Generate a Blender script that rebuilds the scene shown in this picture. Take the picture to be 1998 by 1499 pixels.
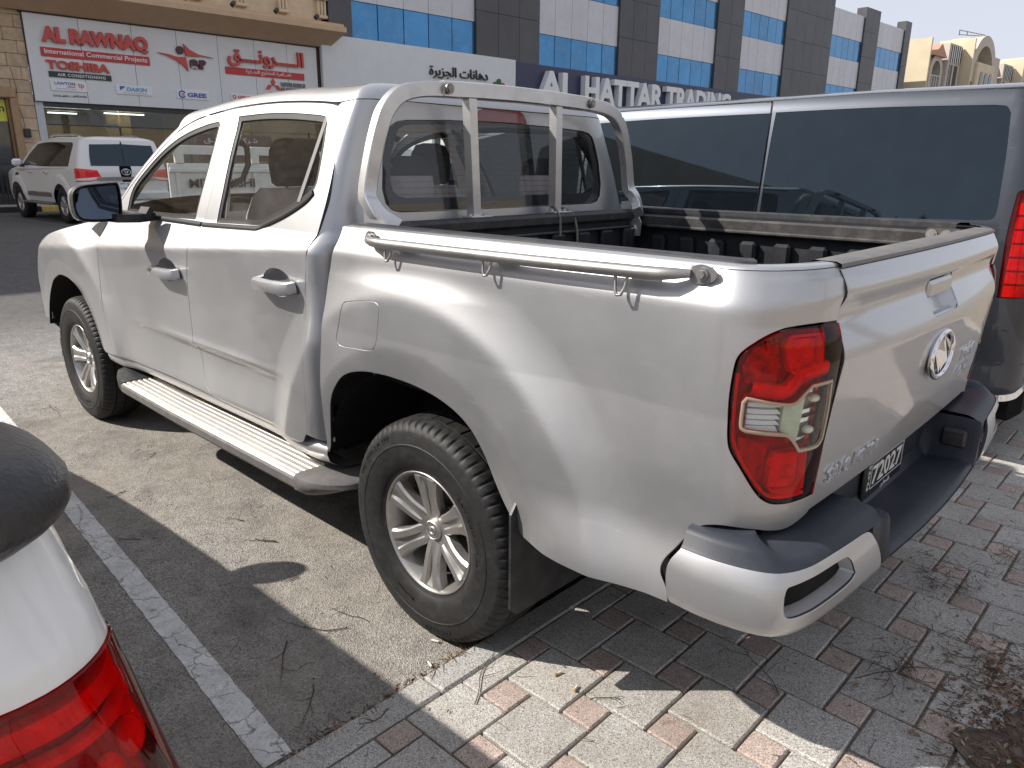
import bpy, bmesh, math, random
import numpy as np
from mathutils import Vector, Matrix
from mathutils.geometry import delaunay_2d_cdt
random.seed(7); RNG = np.random.default_rng(5)
SC = bpy.context.scene; COL = SC.collection
for o in list(bpy.data.objects): bpy.data.objects.remove(o)
# ------------------------------------------------------------ camera
cd = bpy.data.cameras.new('camera'); CAM = bpy.data.objects.new('camera', cd); COL.objects.link(CAM)
CPOS = np.array((-1.6724, 2.268, 1.4988)); YAW, PIT, ROL, FOC = -0.81432, 0.28399, 0.00869, 1452.87
_f = np.array([math.cos(YAW)*math.cos(PIT), math.sin(YAW)*math.cos(PIT), -math.sin(PIT)])
_r = np.array([math.sin(YAW), -math.cos(YAW), 0]); _u = np.cross(_r, _f)
_c, _s = math.cos(ROL), math.sin(ROL); _r, _u = _c*_r+_s*_u, -_s*_r+_c*_u
CAM.matrix_world = Matrix(((_r[0], _u[0], -_f[0], CPOS[0]), (_r[1], _u[1], -_f[1], CPOS[1]), (_r[2], _u[2], -_f[2], CPOS[2]), (0, 0, 0, 1)))
cd.sensor_fit = 'HORIZONTAL'; cd.sensor_width = 36.0; cd.lens = FOC/1998*36.0
cd.clip_start = 0.05; cd.clip_end = 3000
SC.camera = CAM
SC.render.resolution_x, SC.render.resolution_y = 1024, 768
# ------------------------------------------------------------ sky and sun
SUN = Vector((0.90, 0.85, 1.0)).normalized()
EL = math.asin(SUN.z); AZ = math.atan2(SUN.x, SUN.y)     # azimuth from +Y, clockwise
W = bpy.data.worlds.new('World'); SC.world = W; W.use_nodes = True
nt = W.node_tree; nt.nodes.clear()
sky = nt.nodes.new('ShaderNodeTexSky'); sky.sky_type = 'NISHITA'; sky.sun_disc = False
sky.sun_elevation = EL; sky.sun_rotation = AZ; sky.altitude = 0; sky.air_density = 1.0; sky.dust_density = 1.2; sky.ozone_density = 1.5
hs = nt.nodes.new('ShaderNodeHueSaturation'); hs.inputs['Saturation'].default_value = 0.42
bg = nt.nodes.new('ShaderNodeBackground'); bg.inputs['Strength'].default_value = 0.15
wo = nt.nodes.new('ShaderNodeOutputWorld')
# milky desert haze: the clear-sky gradient is washed out by an even pale veil
bg2 = nt.nodes.new('ShaderNodeBackground'); bg2.inputs['Color'].default_value = (0.375, 0.392, 0.45, 1); bg2.inputs['Strength'].default_value = 1.0
mxs = nt.nodes.new('ShaderNodeMixShader'); mxs.inputs[0].default_value = 0.86
nt.links.new(sky.outputs[0], hs.inputs['Color']); nt.links.new(hs.outputs[0], bg.inputs[0]); nt.links.new(bg.outputs[0], mxs.inputs[1]); nt.links.new(bg2.outputs[0], mxs.inputs[2]); nt.links.new(mxs.outputs[0], wo.inputs[0])
sl = bpy.data.lights.new('sun', 'SUN'); sl.energy = 3.8; sl.angle = math.radians(0.53); sl.color = (1.0, 0.94, 0.86)
so = bpy.data.objects.new('sun', sl); COL.objects.link(so)
so.rotation_euler = (-SUN).to_track_quat('-Z', 'Y').to_euler(); so.location = SUN*60
SC.view_settings.view_transform = 'Standard'; SC.view_settings.look = 'None'
SC.view_settings.gamma = 1.0; SC.view_settings.use_curve_mapping = False
SC.view_settings.exposure = 0.80
SC.cycles.max_bounces = 10; SC.cycles.transparent_max_bounces = 24; SC.cycles.caustics_reflective = False; SC.cycles.caustics_refractive = False
# ------------------------------------------------------------ helpers
def tagit(o, label=None, cat=None, group=None, kind=None):
    if label: o['label'] = label
    if cat: o['category'] = cat
    if group: o['group'] = group
    if kind: o['kind'] = kind
    return o
def thing(name, label, cat, loc=(0, 0, 0), rot=0.0, group=None):
    o = bpy.data.objects.new(name, None); COL.objects.link(o); o.empty_display_size = .1
    o.location = loc; o.rotation_euler = (0, 0, rot)
    return tagit(o, label, cat, group)
def link(name, me, parent=None, world=False):
    o = bpy.data.objects.new(name, me); COL.objects.link(o)
    if parent is not None:
        o.parent = parent
        if world and parent.parent is None:
            o.matrix_parent_inverse = (Matrix.Translation(parent.location) @ parent.rotation_euler.to_matrix().to_4x4()).inverted()
    return o
def mesh(name, V, F, mat, parent=None, smooth=True, normals=None, angle=None, world=False):
    me = bpy.data.meshes.new(name)
    me.from_pydata([tuple(map(float, v)) for v in V], [], [tuple(map(int, f)) for f in F])
    mats = mat if isinstance(mat, (list, tuple)) else [mat]
    for m in mats: me.materials.append(m)
    if smooth:
        me.polygons.foreach_set('use_smooth', [True]*len(me.polygons))
        if angle is not None: me.set_sharp_from_angle(angle=math.radians(angle))
    me.update()
    if normals is not None: me.normals_split_custom_set_from_vertices([tuple(map(float, n)) for n in normals])
    return link(name, me, parent, world)
def rot_frame(d):
    d = np.asarray(d, float); d = d/np.linalg.norm(d)
    a = np.array([0, 0, 1.0]) if abs(d[2]) < .9 else np.array([1.0, 0, 0])
    u = np.cross(a, d); u /= np.linalg.norm(u); return u, np.cross(d, u), d
class MB:
    """collects shapes, then links them as ONE mesh object"""
    def __init__(s, M=None): s.V = []; s.F = []; s.S = []; s.M = M; s.mi = 0; s.I = []
    def add(s, V, F, smooth=False):
        b = len(s.V)
        if s.M is not None: V = [tuple(s.M @ Vector(tuple(map(float, v)))) for v in V]
        s.V += [tuple(map(float, v)) for v in V]; s.F += [tuple(int(i)+b for i in f) for f in F]; s.S += [smooth]*len(F); s.I += [s.mi]*len(F); return s
    def box(s, c, d, rz=0, R=None):
        x, y, z = [v/2 for v in d]; P = np.array([(i*x, j*y, k*z) for i in (-1, 1) for j in (-1, 1) for k in (-1, 1)])
        if R is not None: P = P @ np.asarray(R).T
        elif rz: cc, ss = math.cos(rz), math.sin(rz); P = P @ np.array([[cc, ss, 0], [-ss, cc, 0], [0, 0, 1]])
        return s.add(P+np.array(c), [(0, 1, 3, 2), (4, 6, 7, 5), (0, 4, 5, 1), (2, 3, 7, 6), (0, 2, 6, 4), (1, 5, 7, 3)])
    def bbox(s, c, d, b=.004, R=None):
        """box with chamfered edges"""
        h = np.array(d)/2; b = min(b, h.min()*.95); V = []; idx = {}
        for ax in range(3):
            for sg in (-1, 1):
                for i in (-1, 1):
                    for j in (-1, 1):
                        p = [0, 0, 0]; p[ax] = sg*h[ax]; o1, o2 = (ax+1) % 3, (ax+2) % 3
                        p[o1] = i*(h[o1]-b); p[o2] = j*(h[o2]-b); idx[(ax, sg, i, j)] = len(V); V.append(p)
        F = []
        for ax in range(3):
            for sg in (-1, 1):
                q = [idx[(ax, sg, -1, -1)], idx[(ax, sg, 1, -1)], idx[(ax, sg, 1, 1)], idx[(ax, sg, -1, 1)]]; F.append(q if sg > 0 else q[::-1])
        for ax in range(3):
            o1, o2 = (ax+1) % 3, (ax+2) % 3
            for a in (-1, 1):
                for c2 in (-1, 1):
                    q = [idx[(o1, a, c2, -1)], idx[(o1, a, c2, 1)], idx[(o2, c2, 1, a)], idx[(o2, c2, -1, a)]]
                    F.append(q if a*c2 > 0 else q[::-1])
        for i in (-1, 1):
            for j in (-1, 1):
                for k in (-1, 1):
                    t = [idx[(0, i, j, k)], idx[(1, j, k, i)], idx[(2, k, i, j)]]; F.append(t if i*j*k > 0 else t[::-1])
        P = np.array(V)
        if R is not None: P = P @ np.asarray(R).T
        return s.add(P+np.array(c), F)
    def tube(s, path, r, seg=10, caps=True, closed=False, flat=None):
        P = [np.array(p, float) for p in path]; n = len(P); V = []; F = []; u = None
        for i in range(n):
            a = P[i-1] if (i > 0 or closed) else P[i]; b = P[(i+1) % n] if (i < n-1 or closed) else P[i]
            d = b-a; d = d/(np.linalg.norm(d)+1e-12)
            if u is None: u, v, _ = rot_frame(d)
            else:
                u = u-d*(u@d); u /= np.linalg.norm(u); v = np.cross(d, u)
            rr = r[i] if hasattr(r, '__len__') else r
            for k in range(seg):
                t = 2*math.pi*k/seg; V.append(P[i]+rr*(math.cos(t)*u+math.sin(t)*v))
        for i in range(n if closed else n-1):
            for k in range(seg):
                j = (i+1) % n; F.append((i*seg+k, i*seg+(k+1) % seg, j*seg+(k+1) % seg, j*seg+k))
        s.add(V, F, True)
        if caps and not closed:
            s.add(V[:seg], [tuple(range(seg))[::-1]]); s.add(V[-seg:], [tuple(range(seg))])
        return s
    def sweep(s, path, sec, up=(0, 0, 1), closed=False, caps=True, smooth=False):
        """rectangular or polygonal section (a,b) swept; a along side, b along up"""
        P = [np.array(p, float) for p in path]; n = len(P); m = len(sec); V = []; up = np.array(up, float)
        for i in range(n):
            a = P[i-1] if (i > 0 or closed) else P[i]; b = P[(i+1) % n] if (i < n-1 or closed) else P[i]
            d = b-a; d /= np.linalg.norm(d); sd = np.cross(d, up); sd /= np.linalg.norm(sd); w = np.cross(sd, d)
            for q in sec: V.append(P[i]+q[0]*sd+q[1]*w)
        F = [(i*m+k, i*m+(k+1) % m, ((i+1) % n)*m+(k+1) % m, ((i+1) % n)*m+k) for i in range(n if closed else n-1) for k in range(m)]
        if caps and not closed: F += [tuple(range(m))[::-1], tuple((n-1)*m+k for k in range(m))]
        return s.add(V, F, smooth)
    def cyl(s, a, b, r, seg=16, r2=None, caps=True):
        return s.tube([a, b], [r, r if r2 is None else r2], seg, caps)
    def lathe(s, prof, c=(0, 0, 0), axis='y', seg=48, smooth=True, closed=False):
        V = []; n = len(prof)
        for k in range(seg):
            t = 2*math.pi*k/seg
            for (a, r) in prof:
                p = {'y': (r*math.sin(t), a, r*math.cos(t)), 'z': (r*math.cos(t), r*math.sin(t), a), 'x': (a, r*math.cos(t), r*math.sin(t))}[axis]
                V.append(np.array(p)+np.array(c))
        F = [(k*n+i, ((k+1) % seg)*n+i, ((k+1) % seg)*n+(i+1) % n, k*n+(i+1) % n) for k in range(seg) for i in range(n if closed else n-1)]
        return s.add(V, F, smooth)
    def ell(s, c, r, nu=16, nv=10, smooth=True):
        V = []; F = []
        for j in range(nv+1):
            ph = math.pi*j/nv
            for i in range(nu):
                t = 2*math.pi*i/nu; V.append((c[0]+r[0]*math.sin(ph)*math.cos(t), c[1]+r[1]*math.sin(ph)*math.sin(t), c[2]+r[2]*math.cos(ph)))
        for j in range(nv):
            for i in range(nu): F.append((j*nu+i, (j+1)*nu+i, (j+1)*nu+(i+1) % nu, j*nu+(i+1) % nu))
        return s.add(V, F, smooth)
    def prism(s, poly, fr, depth, smooth=False):
        """poly (a,b) in frame fr=(origin, ua, ub, un): front at origin plane, back at -depth*un"""
        O, ua, ub, un = [np.array(v, float) for v in fr]; n = len(poly)
        A = [O+p[0]*ua+p[1]*ub for p in poly]; B = [p-depth*un for p in A]
        T = [t for t in tri(poly)]
        F = [tuple(t) for t in T]+[tuple(i+n for i in t[::-1]) for t in T]
        return s.add(A+B, F).add(A+B, [(i, i+n, (i+1) % n+n, (i+1) % n) for i in range(n)], smooth)
    def grid(s, P, smooth=True, cu=False, cv=False, flip=False):
        P = np.asarray(P); n, m = P.shape[:2]
        F = [(i*m+j, i*m+(j+1) % m, ((i+1) % n)*m+(j+1) % m, ((i+1) % n)*m+j) for i in range(n if cu else n-1) for j in range(m if cv else m-1)]
        if flip: F = [f[::-1] for f in F]
        return s.add(P.reshape(-1, 3), F, smooth)
    def build(s, name, mat, parent=None, world=False, angle=None):
        o = mesh(name, s.V, s.F, mat, parent, smooth=False, world=world); me = o.data
        if any(s.S): me.polygons.foreach_set('use_smooth', s.S if angle is None else [True]*len(s.S))
        elif angle is not None: me.polygons.foreach_set('use_smooth', [True]*len(s.F))
        if len(me.materials) > 1: me.polygons.foreach_set('material_index', s.I)
        if angle is not None: me.set_sharp_from_angle(angle=math.radians(angle))
        return o
def area(p): p = np.asarray(p); return .5*np.sum(p[:, 0]*np.roll(p[:, 1], -1)-np.roll(p[:, 0], -1)*p[:, 1])
def ccw(p): p = np.asarray(p, float); return p if area(p) > 0 else p[::-1].copy()
def inpoly(x, y, p):
    x = np.asarray(x); y = np.asarray(y); r = np.zeros(x.shape, bool); n = len(p)
    for i in range(n):
        x1, y1 = p[i]; x2, y2 = p[(i+1) % n]
        if y1 == y2: continue
        c = ((y1 > y) != (y2 > y)) & (x < (x2-x1)*(y-y1)/(y2-y1)+x1); r ^= c
    return r
def tri(poly):
    v, e, f, *_ = delaunay_2d_cdt([Vector((float(a), float(b))) for a, b in poly], [(i, (i+1) % len(poly)) for i in range(len(poly))], [], 0, 1e-7)
    P = np.array([(p.x, p.y) for p in v]); out = []
    q = np.asarray(poly, float)
    mp = [int(np.argmin(np.hypot(q[:, 0]-p[0], q[:, 1]-p[1]))) for p in P]
    for t in f:
        c = P[list(t)].mean(0)
        if inpoly(c[:1], c[1:2], q)[0]:
            a, b, d = P[t[0]], P[t[1]], P[t[2]]
            cr = (b[0]-a[0])*(d[1]-a[1])-(b[1]-a[1])*(d[0]-a[0])
            tt = [mp[k] for k in t]; out.append(tt if cr > 0 else tt[::-1])
    return out
def crv(pts, n=5, closed=False):
    """Catmull-Rom through pts"""
    P = [np.array(p, float) for p in pts]; N = len(P)
    if N < 3: return [tuple(p) for p in P]
    out = []
    for i in range(N if closed else N-1):
        p1, p2 = P[i], P[(i+1) % N]
        p0 = P[i-1] if (i > 0 or closed) else 2*p1-p2
        p3 = P[(i+2) % N] if (i+2 < N or closed) else 2*p2-p1
        for k in range(n):
            t = k/n; out.append(tuple(.5*((2*p1)+(-p0+p2)*t+(2*p0-5*p1+4*p2-p3)*t*t+(-p0+3*p1-3*p2+p3)*t**3)))
    if not closed: out.append(tuple(P[-1]))
    return out
def path(*segs):
    out = []
    for s in segs:
        for p in (crv(s) if len(s) > 2 else s):
            if not out or math.dist(out[-1], p) > 1e-5: out.append(tuple(p))
    if math.dist(out[0], out[-1]) < 1e-5: out.pop()
    return out
def resample(poly, step):
    out = []; n = len(poly)
    for i in range(n):
        a = np.array(poly[i], float); b = np.array(poly[(i+1) % n], float); d = np.linalg.norm(b-a); k = max(1, int(math.ceil(d/step)))
        for j in range(k): out.append(a+(b-a)*j/k)
    return np.array(out)
def inset(poly, d):
    p = ccw(poly); a = p-np.roll(p, 1, 0); b = np.roll(p, -1, 0)-p
    a /= np.linalg.norm(a, axis=1)[:, None]+1e-12; b /= np.linalg.norm(b, axis=1)[:, None]+1e-12
    na = np.stack([-a[:, 1], a[:, 0]], 1); nb = np.stack([-b[:, 1], b[:, 0]], 1); m = na+nb
    m /= np.maximum((m*m).sum(1), .6)[:, None]/2
    return p+m*d
def rrect(x0, x1, y0, y1, r, n=4):
    out = []
    for cx, cy, a0 in ((x1-r, y1-r, 0), (x0+r, y1-r, 90), (x0+r, y0+r, 180), (x1-r, y0+r, 270)):
        for k in range(n+1): t = math.radians(a0+90*k/n); out.append((cx+r*math.cos(t), cy+r*math.sin(t)))
    return out
def surf_n(fn, U, Z, sg=1.0):
    h = 1e-3; a = fn(U+h, Z)-fn(U-h, Z); b = fn(U, Z+h)-fn(U, Z-h)
    n = np.cross(b, a)*sg; return n/(np.linalg.norm(n, axis=-1)[..., None]+1e-12)
def panel(name, fn, outline, mat, parent=None, holes=(), step=.022, lip=.014, gap=.0025, off=0.0, mirror=False, sg=1.0, holegap=0.0, lips=True, deform=None, label=None):
    """skin over surface fn(u,z) trimmed to outline, with turned-in edges; analytic normals"""
    o = resample(inset(outline, gap) if gap else ccw(outline), step*.75)
    hs_ = [resample(inset(h, -holegap) if holegap else ccw(h), step*.75) for h in holes]
    lo, hi = o.min(0), o.max(0)
    gx, gy = np.meshgrid(np.arange(lo[0], hi[0], step), np.arange(lo[1], hi[1], step)); gx = gx.ravel(); gy = gy.ravel()
    k = inpoly(gx, gy, o)
    for h in hs_: k &= ~inpoly(gx, gy, h)
    G = np.stack([gx[k], gy[k]], 1); B = np.concatenate([o]+hs_)
    if len(G):
        keep = np.ones(len(G), bool)
        for i in range(0, len(G), 400): keep[i:i+400] = (np.hypot(G[i:i+400, None, 0]-B[None, :, 0], G[i:i+400, None, 1]-B[None, :, 1]).min(1) > step*.5)
        G = G[keep]
    A = np.concatenate([B, G]); E = []; b = 0
    for l in [o]+hs_:
        n = len(l); E += [(b+i, b+(i+1) % n) for i in range(n)]; b += n
    v, e, f, *_ = delaunay_2d_cdt([Vector((float(p[0]), float(p[1]))) for p in A], E, [], 0, 1e-7)
    Q = np.array([(p.x, p.y) for p in v]); T = np.array([t for t in f if len(t) == 3])
    c = Q[T].mean(1); ok = inpoly(c[:, 0], c[:, 1], o)
    for h in hs_: ok &= ~inpoly(c[:, 0], c[:, 1], h)
    T = T[ok]
    def ev(q):
        P = fn(q[:, 0], q[:, 1]); N = surf_n(fn, q[:, 0], q[:, 1], sg); P = P+N*off
        if deform is not None: P = P+N*deform(q)[:, None]
        return P, N
    P, N = ev(Q)
    if deform is not None:
        f2 = lambda u, z: fn(u, z)+surf_n(fn, u, z, sg)*deform(np.stack([u, z], -1).reshape(-1, 2)).reshape(np.shape(u))[..., None]
        N = surf_n(f2, Q[:, 0], Q[:, 1], sg)
    tn = np.cross(P[T[:, 1]]-P[T[:, 0]], P[T[:, 2]]-P[T[:, 0]]); fl = (tn*N[T[:, 0]]).sum(1) < 0
    T[fl] = T[fl][:, ::-1]
    V = [P]; NN = [N]; F = [tuple(t) for t in T]; b = len(P); MI = [0]*len(F)
    if lips:
        for li, l in enumerate([o]+hs_):
            p, nn = ev(l); n = len(l)
            tg = np.roll(p, -1, 0)-np.roll(p, 1, 0); out = np.cross(tg, nn); out /= np.linalg.norm(out, axis=1)[:, None]+1e-9
            cen = p.mean(0); s = np.sign(((p-cen)*out).sum(1).sum()); s = s if li == 0 else -s; out = out*s
            r1 = p-nn*.0014+out*.0009; r2 = p-nn*lip+out*.0004
            mid = nn+out*.9; mid /= np.linalg.norm(mid, axis=1)[:, None]
            V += [p, r1, r2]; NN += [nn*.9+out*.1, mid*.4+out*.6, out]
            for i in range(n):
                j = (i+1) % n
                for a0, a1 in ((b, b+n), (b+n, b+2*n)):
                    q = (a0+i, a1+i, a1+j, a0+j)
                    nq = np.cross((r2[i]-p[i]), (p[j]-p[i]))
                    F.append(q if (nq*out[i]).sum() > 0 else q[::-1]); MI.append(0 if a0 == b else 1)
            b += 3*n
    V = np.concatenate(V); NN = np.concatenate(NN); NN /= np.linalg.norm(NN, axis=1)[:, None]+1e-9
    if mirror: V = V*np.array([1, -1, 1]); NN = NN*np.array([1, -1, 1]); F = [f[::-1] for f in F]
    two = mat in GAPMATS and lips  # inner edges of painted panels go black: gap shade put into the colour
    ob = mesh(name, V, F, [mat, SEAL_GAPSHADE] if two else mat, parent, normals=NN)
    if two: ob.data.polygons.foreach_set('material_index', MI)
    if label: ob['label'] = label
    return ob
def strip(name, fn, line, w, h, mat, parent=None, closed=True, off=0.0, mirror=False, sg=1.0):
    """a raised band of half-width w and height h running along a line on surface fn"""
    l = np.asarray(line, float); P = fn(l[:, 0], l[:, 1]); N = surf_n(fn, l[:, 0], l[:, 1], sg); P = P+N*off; n = len(l)
    T = np.roll(P, -1, 0)-np.roll(P, 1, 0)
    if not closed: T[0] = P[1]-P[0]; T[-1] = P[-1]-P[-2]
    S = np.cross(N, T); S /= np.linalg.norm(S, axis=1)[:, None]+1e-9
    R = np.stack([P-S*w-N*.004, P-S*w*.95+N*h*.7, P-S*w*.5+N*h, P+S*w*.5+N*h, P+S*w*.95+N*h*.7, P+S*w-N*.004], 1)
    if mirror: R = R*np.array([1, -1, 1])
    m = MB(); m.grid(R, True, cu=closed, flip=mirror); return m.build(name, mat, parent, angle=50)
_tc = {}
def text_mesh(s, size=1.0, ext=.02, bold=0.0, shear=0.0, space=1.0):
    k = (s, size, ext, bold, shear, space)
    if k not in _tc:
        c = bpy.data.curves.new('t', 'FONT'); c.body = s; c.size = size; c.extrude = ext/2; c.offset = bold; c.shear = shear; c.space_character = space
        c.resolution_u = 3
        o = bpy.data.objects.new('t', c); me = bpy.data.meshes.new_from_object(o)
        V = np.array([v.co[:] for v in me.vertices]) if len(me.vertices) else np.zeros((0, 3)); F = [tuple(p.vertices) for p in me.polygons]
        bpy.data.objects.remove(o); bpy.data.curves.remove(c); bpy.data.meshes.remove(me); _tc[k] = (V, F)
    return _tc[k]
def text_fit(m, s, O, ua, ub, un, w, h, ext=.02, bold=0.0, shear=0.0, align='l', keep=False, space=1.0):
    """add text to MB m, scaled to width w and height h in frame (O lower-left)"""
    V, F = text_mesh(s, 1.0, 1.0, bold, shear, space)
    if not len(V): return m
    lo, hi = V.min(0), V.max(0); sx = w/(hi[0]-lo[0]); sy = h/(hi[1]-lo[1])
    if keep: sx = sy = min(sx, sy)
    O, ua, ub, un = [np.array(v, float) for v in (O, ua, ub, un)]
    dx = (w-sx*(hi[0]-lo[0]))/2 if align == 'c' else 0
    P = O+((V[:, 0]-lo[0])*sx+dx)[:, None]*ua+((V[:, 1]-lo[1])*sy)[:, None]*ub+(V[:, 2]*ext+ext/2)[:, None]*un
    return m.add(P, F)
_AR = dict(zip('ابةتجدرزسشصعقلمنهويحطكفخ', (0xFE8D, 0xFE8F, 0xFE93, 0xFE95, 0xFE9D, 0xFEA9, 0xFEAD, 0xFEAF, 0xFEB1, 0xFEB5, 0xFEB9, 0xFEC9, 0xFED5, 0xFEDD, 0xFEE1, 0xFEE5, 0xFEE9, 0xFEED, 0xFEF1, 0xFEA1, 0xFEC1, 0xFED9, 0xFED1, 0xFEA5)))
_NJ = 'اةدرزو'
def arabic(s):
    out = []
    for i, c in enumerate(s):
        p = i > 0 and (s[i-1] == 'ـ' or (s[i-1] in _AR and s[i-1] not in _NJ))
        n = i+1 < len(s) and (s[i+1] in _AR or s[i+1] == 'ـ')
        if c in _AR:
            n = n and c not in _NJ
            out.append(chr(_AR[c]+(3 if p and n else 1 if p else 2 if n else 0)))
        else: out.append(c)
    return ''.join(out[::-1])
def sst(t): t = np.clip(t, 0, 1); return t*t*(3-2*t)
# ------------------------------------------------------------ materials
def newmat(name):
    m = bpy.data.materials.new(name); m.use_nodes = True; t = m.node_tree; t.nodes.clear()
    out = t.nodes.new('ShaderNodeOutputMaterial'); return m, t, out
def N(t, typ, **kw):
    n = t.nodes.new(typ)
    for k, v in kw.items():
        if k in n.inputs: n.inputs[k].default_value = v
        else: setattr(n, k, v)
    return n
def ramp(t, stops, interp='LINEAR'):
    r = t.nodes.new('ShaderNodeValToRGB'); r.color_ramp.interpolation = interp; e = r.color_ramp.elements
    while len(e) < len(stops): e.new(.5)
    for k, (p, c) in enumerate(stops): e[k].position = p; e[k].color = (*c, 1) if len(c) == 3 else c
    return r
def c3(c): return (c, c, c) if isinstance(c, (int, float)) else tuple(c)
def M(name, col, rough=.5, metal=0.0, coat=0.0, var=.06, scale=8.0, bump=0.0, bscale=60.0, spec=.5, rvar=.08, dirt=None, dirt_amt=0.0, obrand=0.0, coatr=.03, sheen=0.0, aniso=None):
    """principled surface with procedural colour and gloss variation, optional relief and dirt"""
    m, t, out = newmat(name); col = c3(col)
    p = N(t, 'ShaderNodeBsdfPrincipled', Roughness=rough, Metallic=metal); p.inputs['Coat Weight'].default_value = coat; p.inputs['Coat Roughness'].default_value = coatr
    p.inputs['Specular IOR Level'].default_value = spec
    tc = N(t, 'ShaderNodeTexCoord'); n = N(t, 'ShaderNodeTexNoise', Scale=scale, Detail=5.0); t.links.new(tc.outputs['Object'], n.inputs['Vector'])
    r = ramp(t, [(.3, [max(0, v*(1-var)) for v in col]), (.7, [min(1, v*(1+var)) for v in col])]); t.links.new(n.outputs['Fac'], r.inputs['Fac']); cur = r.outputs['Color']
    if obrand:
        oi = N(t, 'ShaderNodeObjectInfo'); mr = N(t, 'ShaderNodeMapRange'); mr.inputs['To Min'].default_value = 1-obrand; mr.inputs['To Max'].default_value = 1+obrand
        t.links.new(oi.outputs['Random'], mr.inputs['Value']); h = N(t, 'ShaderNodeHueSaturation'); t.links.new(mr.outputs[0], h.inputs['Value']); t.links.new(cur, h.inputs['Color']); cur = h.outputs['Color']
    mr = N(t, 'ShaderNodeMapRange'); mr.inputs['To Min'].default_value = max(.02, rough-rvar); mr.inputs['To Max'].default_value = min(1, rough+rvar)
    n2 = N(t, 'ShaderNodeTexNoise', Scale=scale*.6, Detail=6.0); t.links.new(tc.outputs['Object'], n2.inputs['Vector']); t.links.new(n2.outputs['Fac'], mr.inputs['Value']); rv = mr.outputs[0]
    if dirt is not None:
        n3 = N(t, 'ShaderNodeTexNoise', Scale=scale*2.3, Detail=9.0, Roughness=.7); t.links.new(tc.outputs['Object'], n3.inputs['Vector'])
        r3 = ramp(t, [(.46, (0, 0, 0)), (.78, (dirt_amt,)*3)]); t.links.new(n3.outputs['Fac'], r3.inputs['Fac'])
        mx = N(t, 'ShaderNodeMix', data_type='RGBA'); t.links.new(r3.outputs['Color'], mx.inputs[0]); t.links.new(cur, mx.inputs[6]); mx.inputs[7].default_value = (*dirt, 1); cur = mx.outputs[2]
        ad = N(t, 'ShaderNodeMath', operation='MULTIPLY_ADD'); t.links.new(r3.outputs['Color'], ad.inputs[0]); ad.inputs[1].default_value = .35; t.links.new(rv, ad.inputs[2]); rv = ad.outputs[0]
    t.links.new(cur, p.inputs['Base Color']); t.links.new(rv, p.inputs['Roughness'])
    if bump:
        n4 = N(t, 'ShaderNodeTexNoise', Scale=bscale, Detail=4.0); t.links.new(tc.outputs['Object'], n4.inputs['Vector'])
        b = N(t, 'ShaderNodeBump', Strength=bump, Distance=.004); t.links.new(n4.outputs['Fac'], b.inputs['Height']); t.links.new(b.outputs[0], p.inputs['Normal'])
    t.links.new(p.outputs[0], out.inputs[0]); return m
def emit(name, col, s):
    m, t, out = newmat(name); e = N(t, 'ShaderNodeEmission', Strength=s); e.inputs['Color'].default_value = (*col, 1); t.links.new(e.outputs[0], out.inputs[0]); return m
def glass(name, tint, refl=1.0, rough=.0, smudge=0.0, ior=1.5):
    """thin pane: tinted transmission, mirror reflection by fresnel, faint dust film"""
    m, t, out = newmat(name); tr = N(t, 'ShaderNodeBsdfTransparent'); tr.inputs['Color'].default_value = (*c3(tint), 1)
    g = N(t, 'ShaderNodeBsdfGlossy', Roughness=rough); g.inputs['Color'].default_value = (refl, refl, refl, 1)
    # two-sided Schlick reflectance for a pane (both faces reflect)
    ge = N(t, 'ShaderNodeNewGeometry'); dp = N(t, 'ShaderNodeVectorMath', operation='DOT_PRODUCT'); t.links.new(ge.outputs['Normal'], dp.inputs[0]); t.links.new(ge.outputs['Incoming'], dp.inputs[1])
    ab = N(t, 'ShaderNodeMath', operation='ABSOLUTE'); t.links.new(dp.outputs['Value'], ab.inputs[0]); su = N(t, 'ShaderNodeMath', operation='SUBTRACT'); su.inputs[0].default_value = 1.0; t.links.new(ab.outputs[0], su.inputs[1])
    pw = N(t, 'ShaderNodeMath', operation='POWER'); pw.inputs[1].default_value = 5.0; t.links.new(su.outputs[0], pw.inputs[0]); ml = N(t, 'ShaderNodeMath', operation='MULTIPLY_ADD'); ml.use_clamp = True; f0 = ((ior-1)/(ior+1))**2*1.15; ml.inputs[1].default_value = 1-f0; ml.inputs[2].default_value = f0; t.links.new(pw.outputs[0], ml.inputs[0])
    mx = N(t, 'ShaderNodeMixShader'); t.links.new(ml.outputs[0], mx.inputs[0]); t.links.new(tr.outputs[0], mx.inputs[1]); t.links.new(g.outputs[0], mx.inputs[2]); cur = mx.outputs[0]
    if smudge:
        d = N(t, 'ShaderNodeBsdfDiffuse'); d.inputs['Color'].default_value = (.55, .52, .48, 1); tc = N(t, 'ShaderNodeTexCoord')
        mp = N(t, 'ShaderNodeMapping'); mp.inputs['Scale'].default_value = (2, 2, 7); t.links.new(tc.outputs['Object'], mp.inputs['Vector'])
        n = N(t, 'ShaderNodeTexNoise', Scale=3.0, Detail=8.0, Roughness=.65, Distortion=1.2); t.links.new(mp.outputs[0], n.inputs['Vector']); r = ramp(t, [(.4, (0, 0, 0)), (.8, (smudge,)*3)]); t.links.new(n.outputs['Fac'], r.inputs['Fac'])
        m2 = N(t, 'ShaderNodeMixShader'); t.links.new(r.outputs['Color'], m2.inputs[0]); t.links.new(cur, m2.inputs[1]); t.links.new(d.outputs[0], m2.inputs[2]); cur = m2.outputs[0]
    t.links.new(cur, out.inputs[0]); return m
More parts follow.
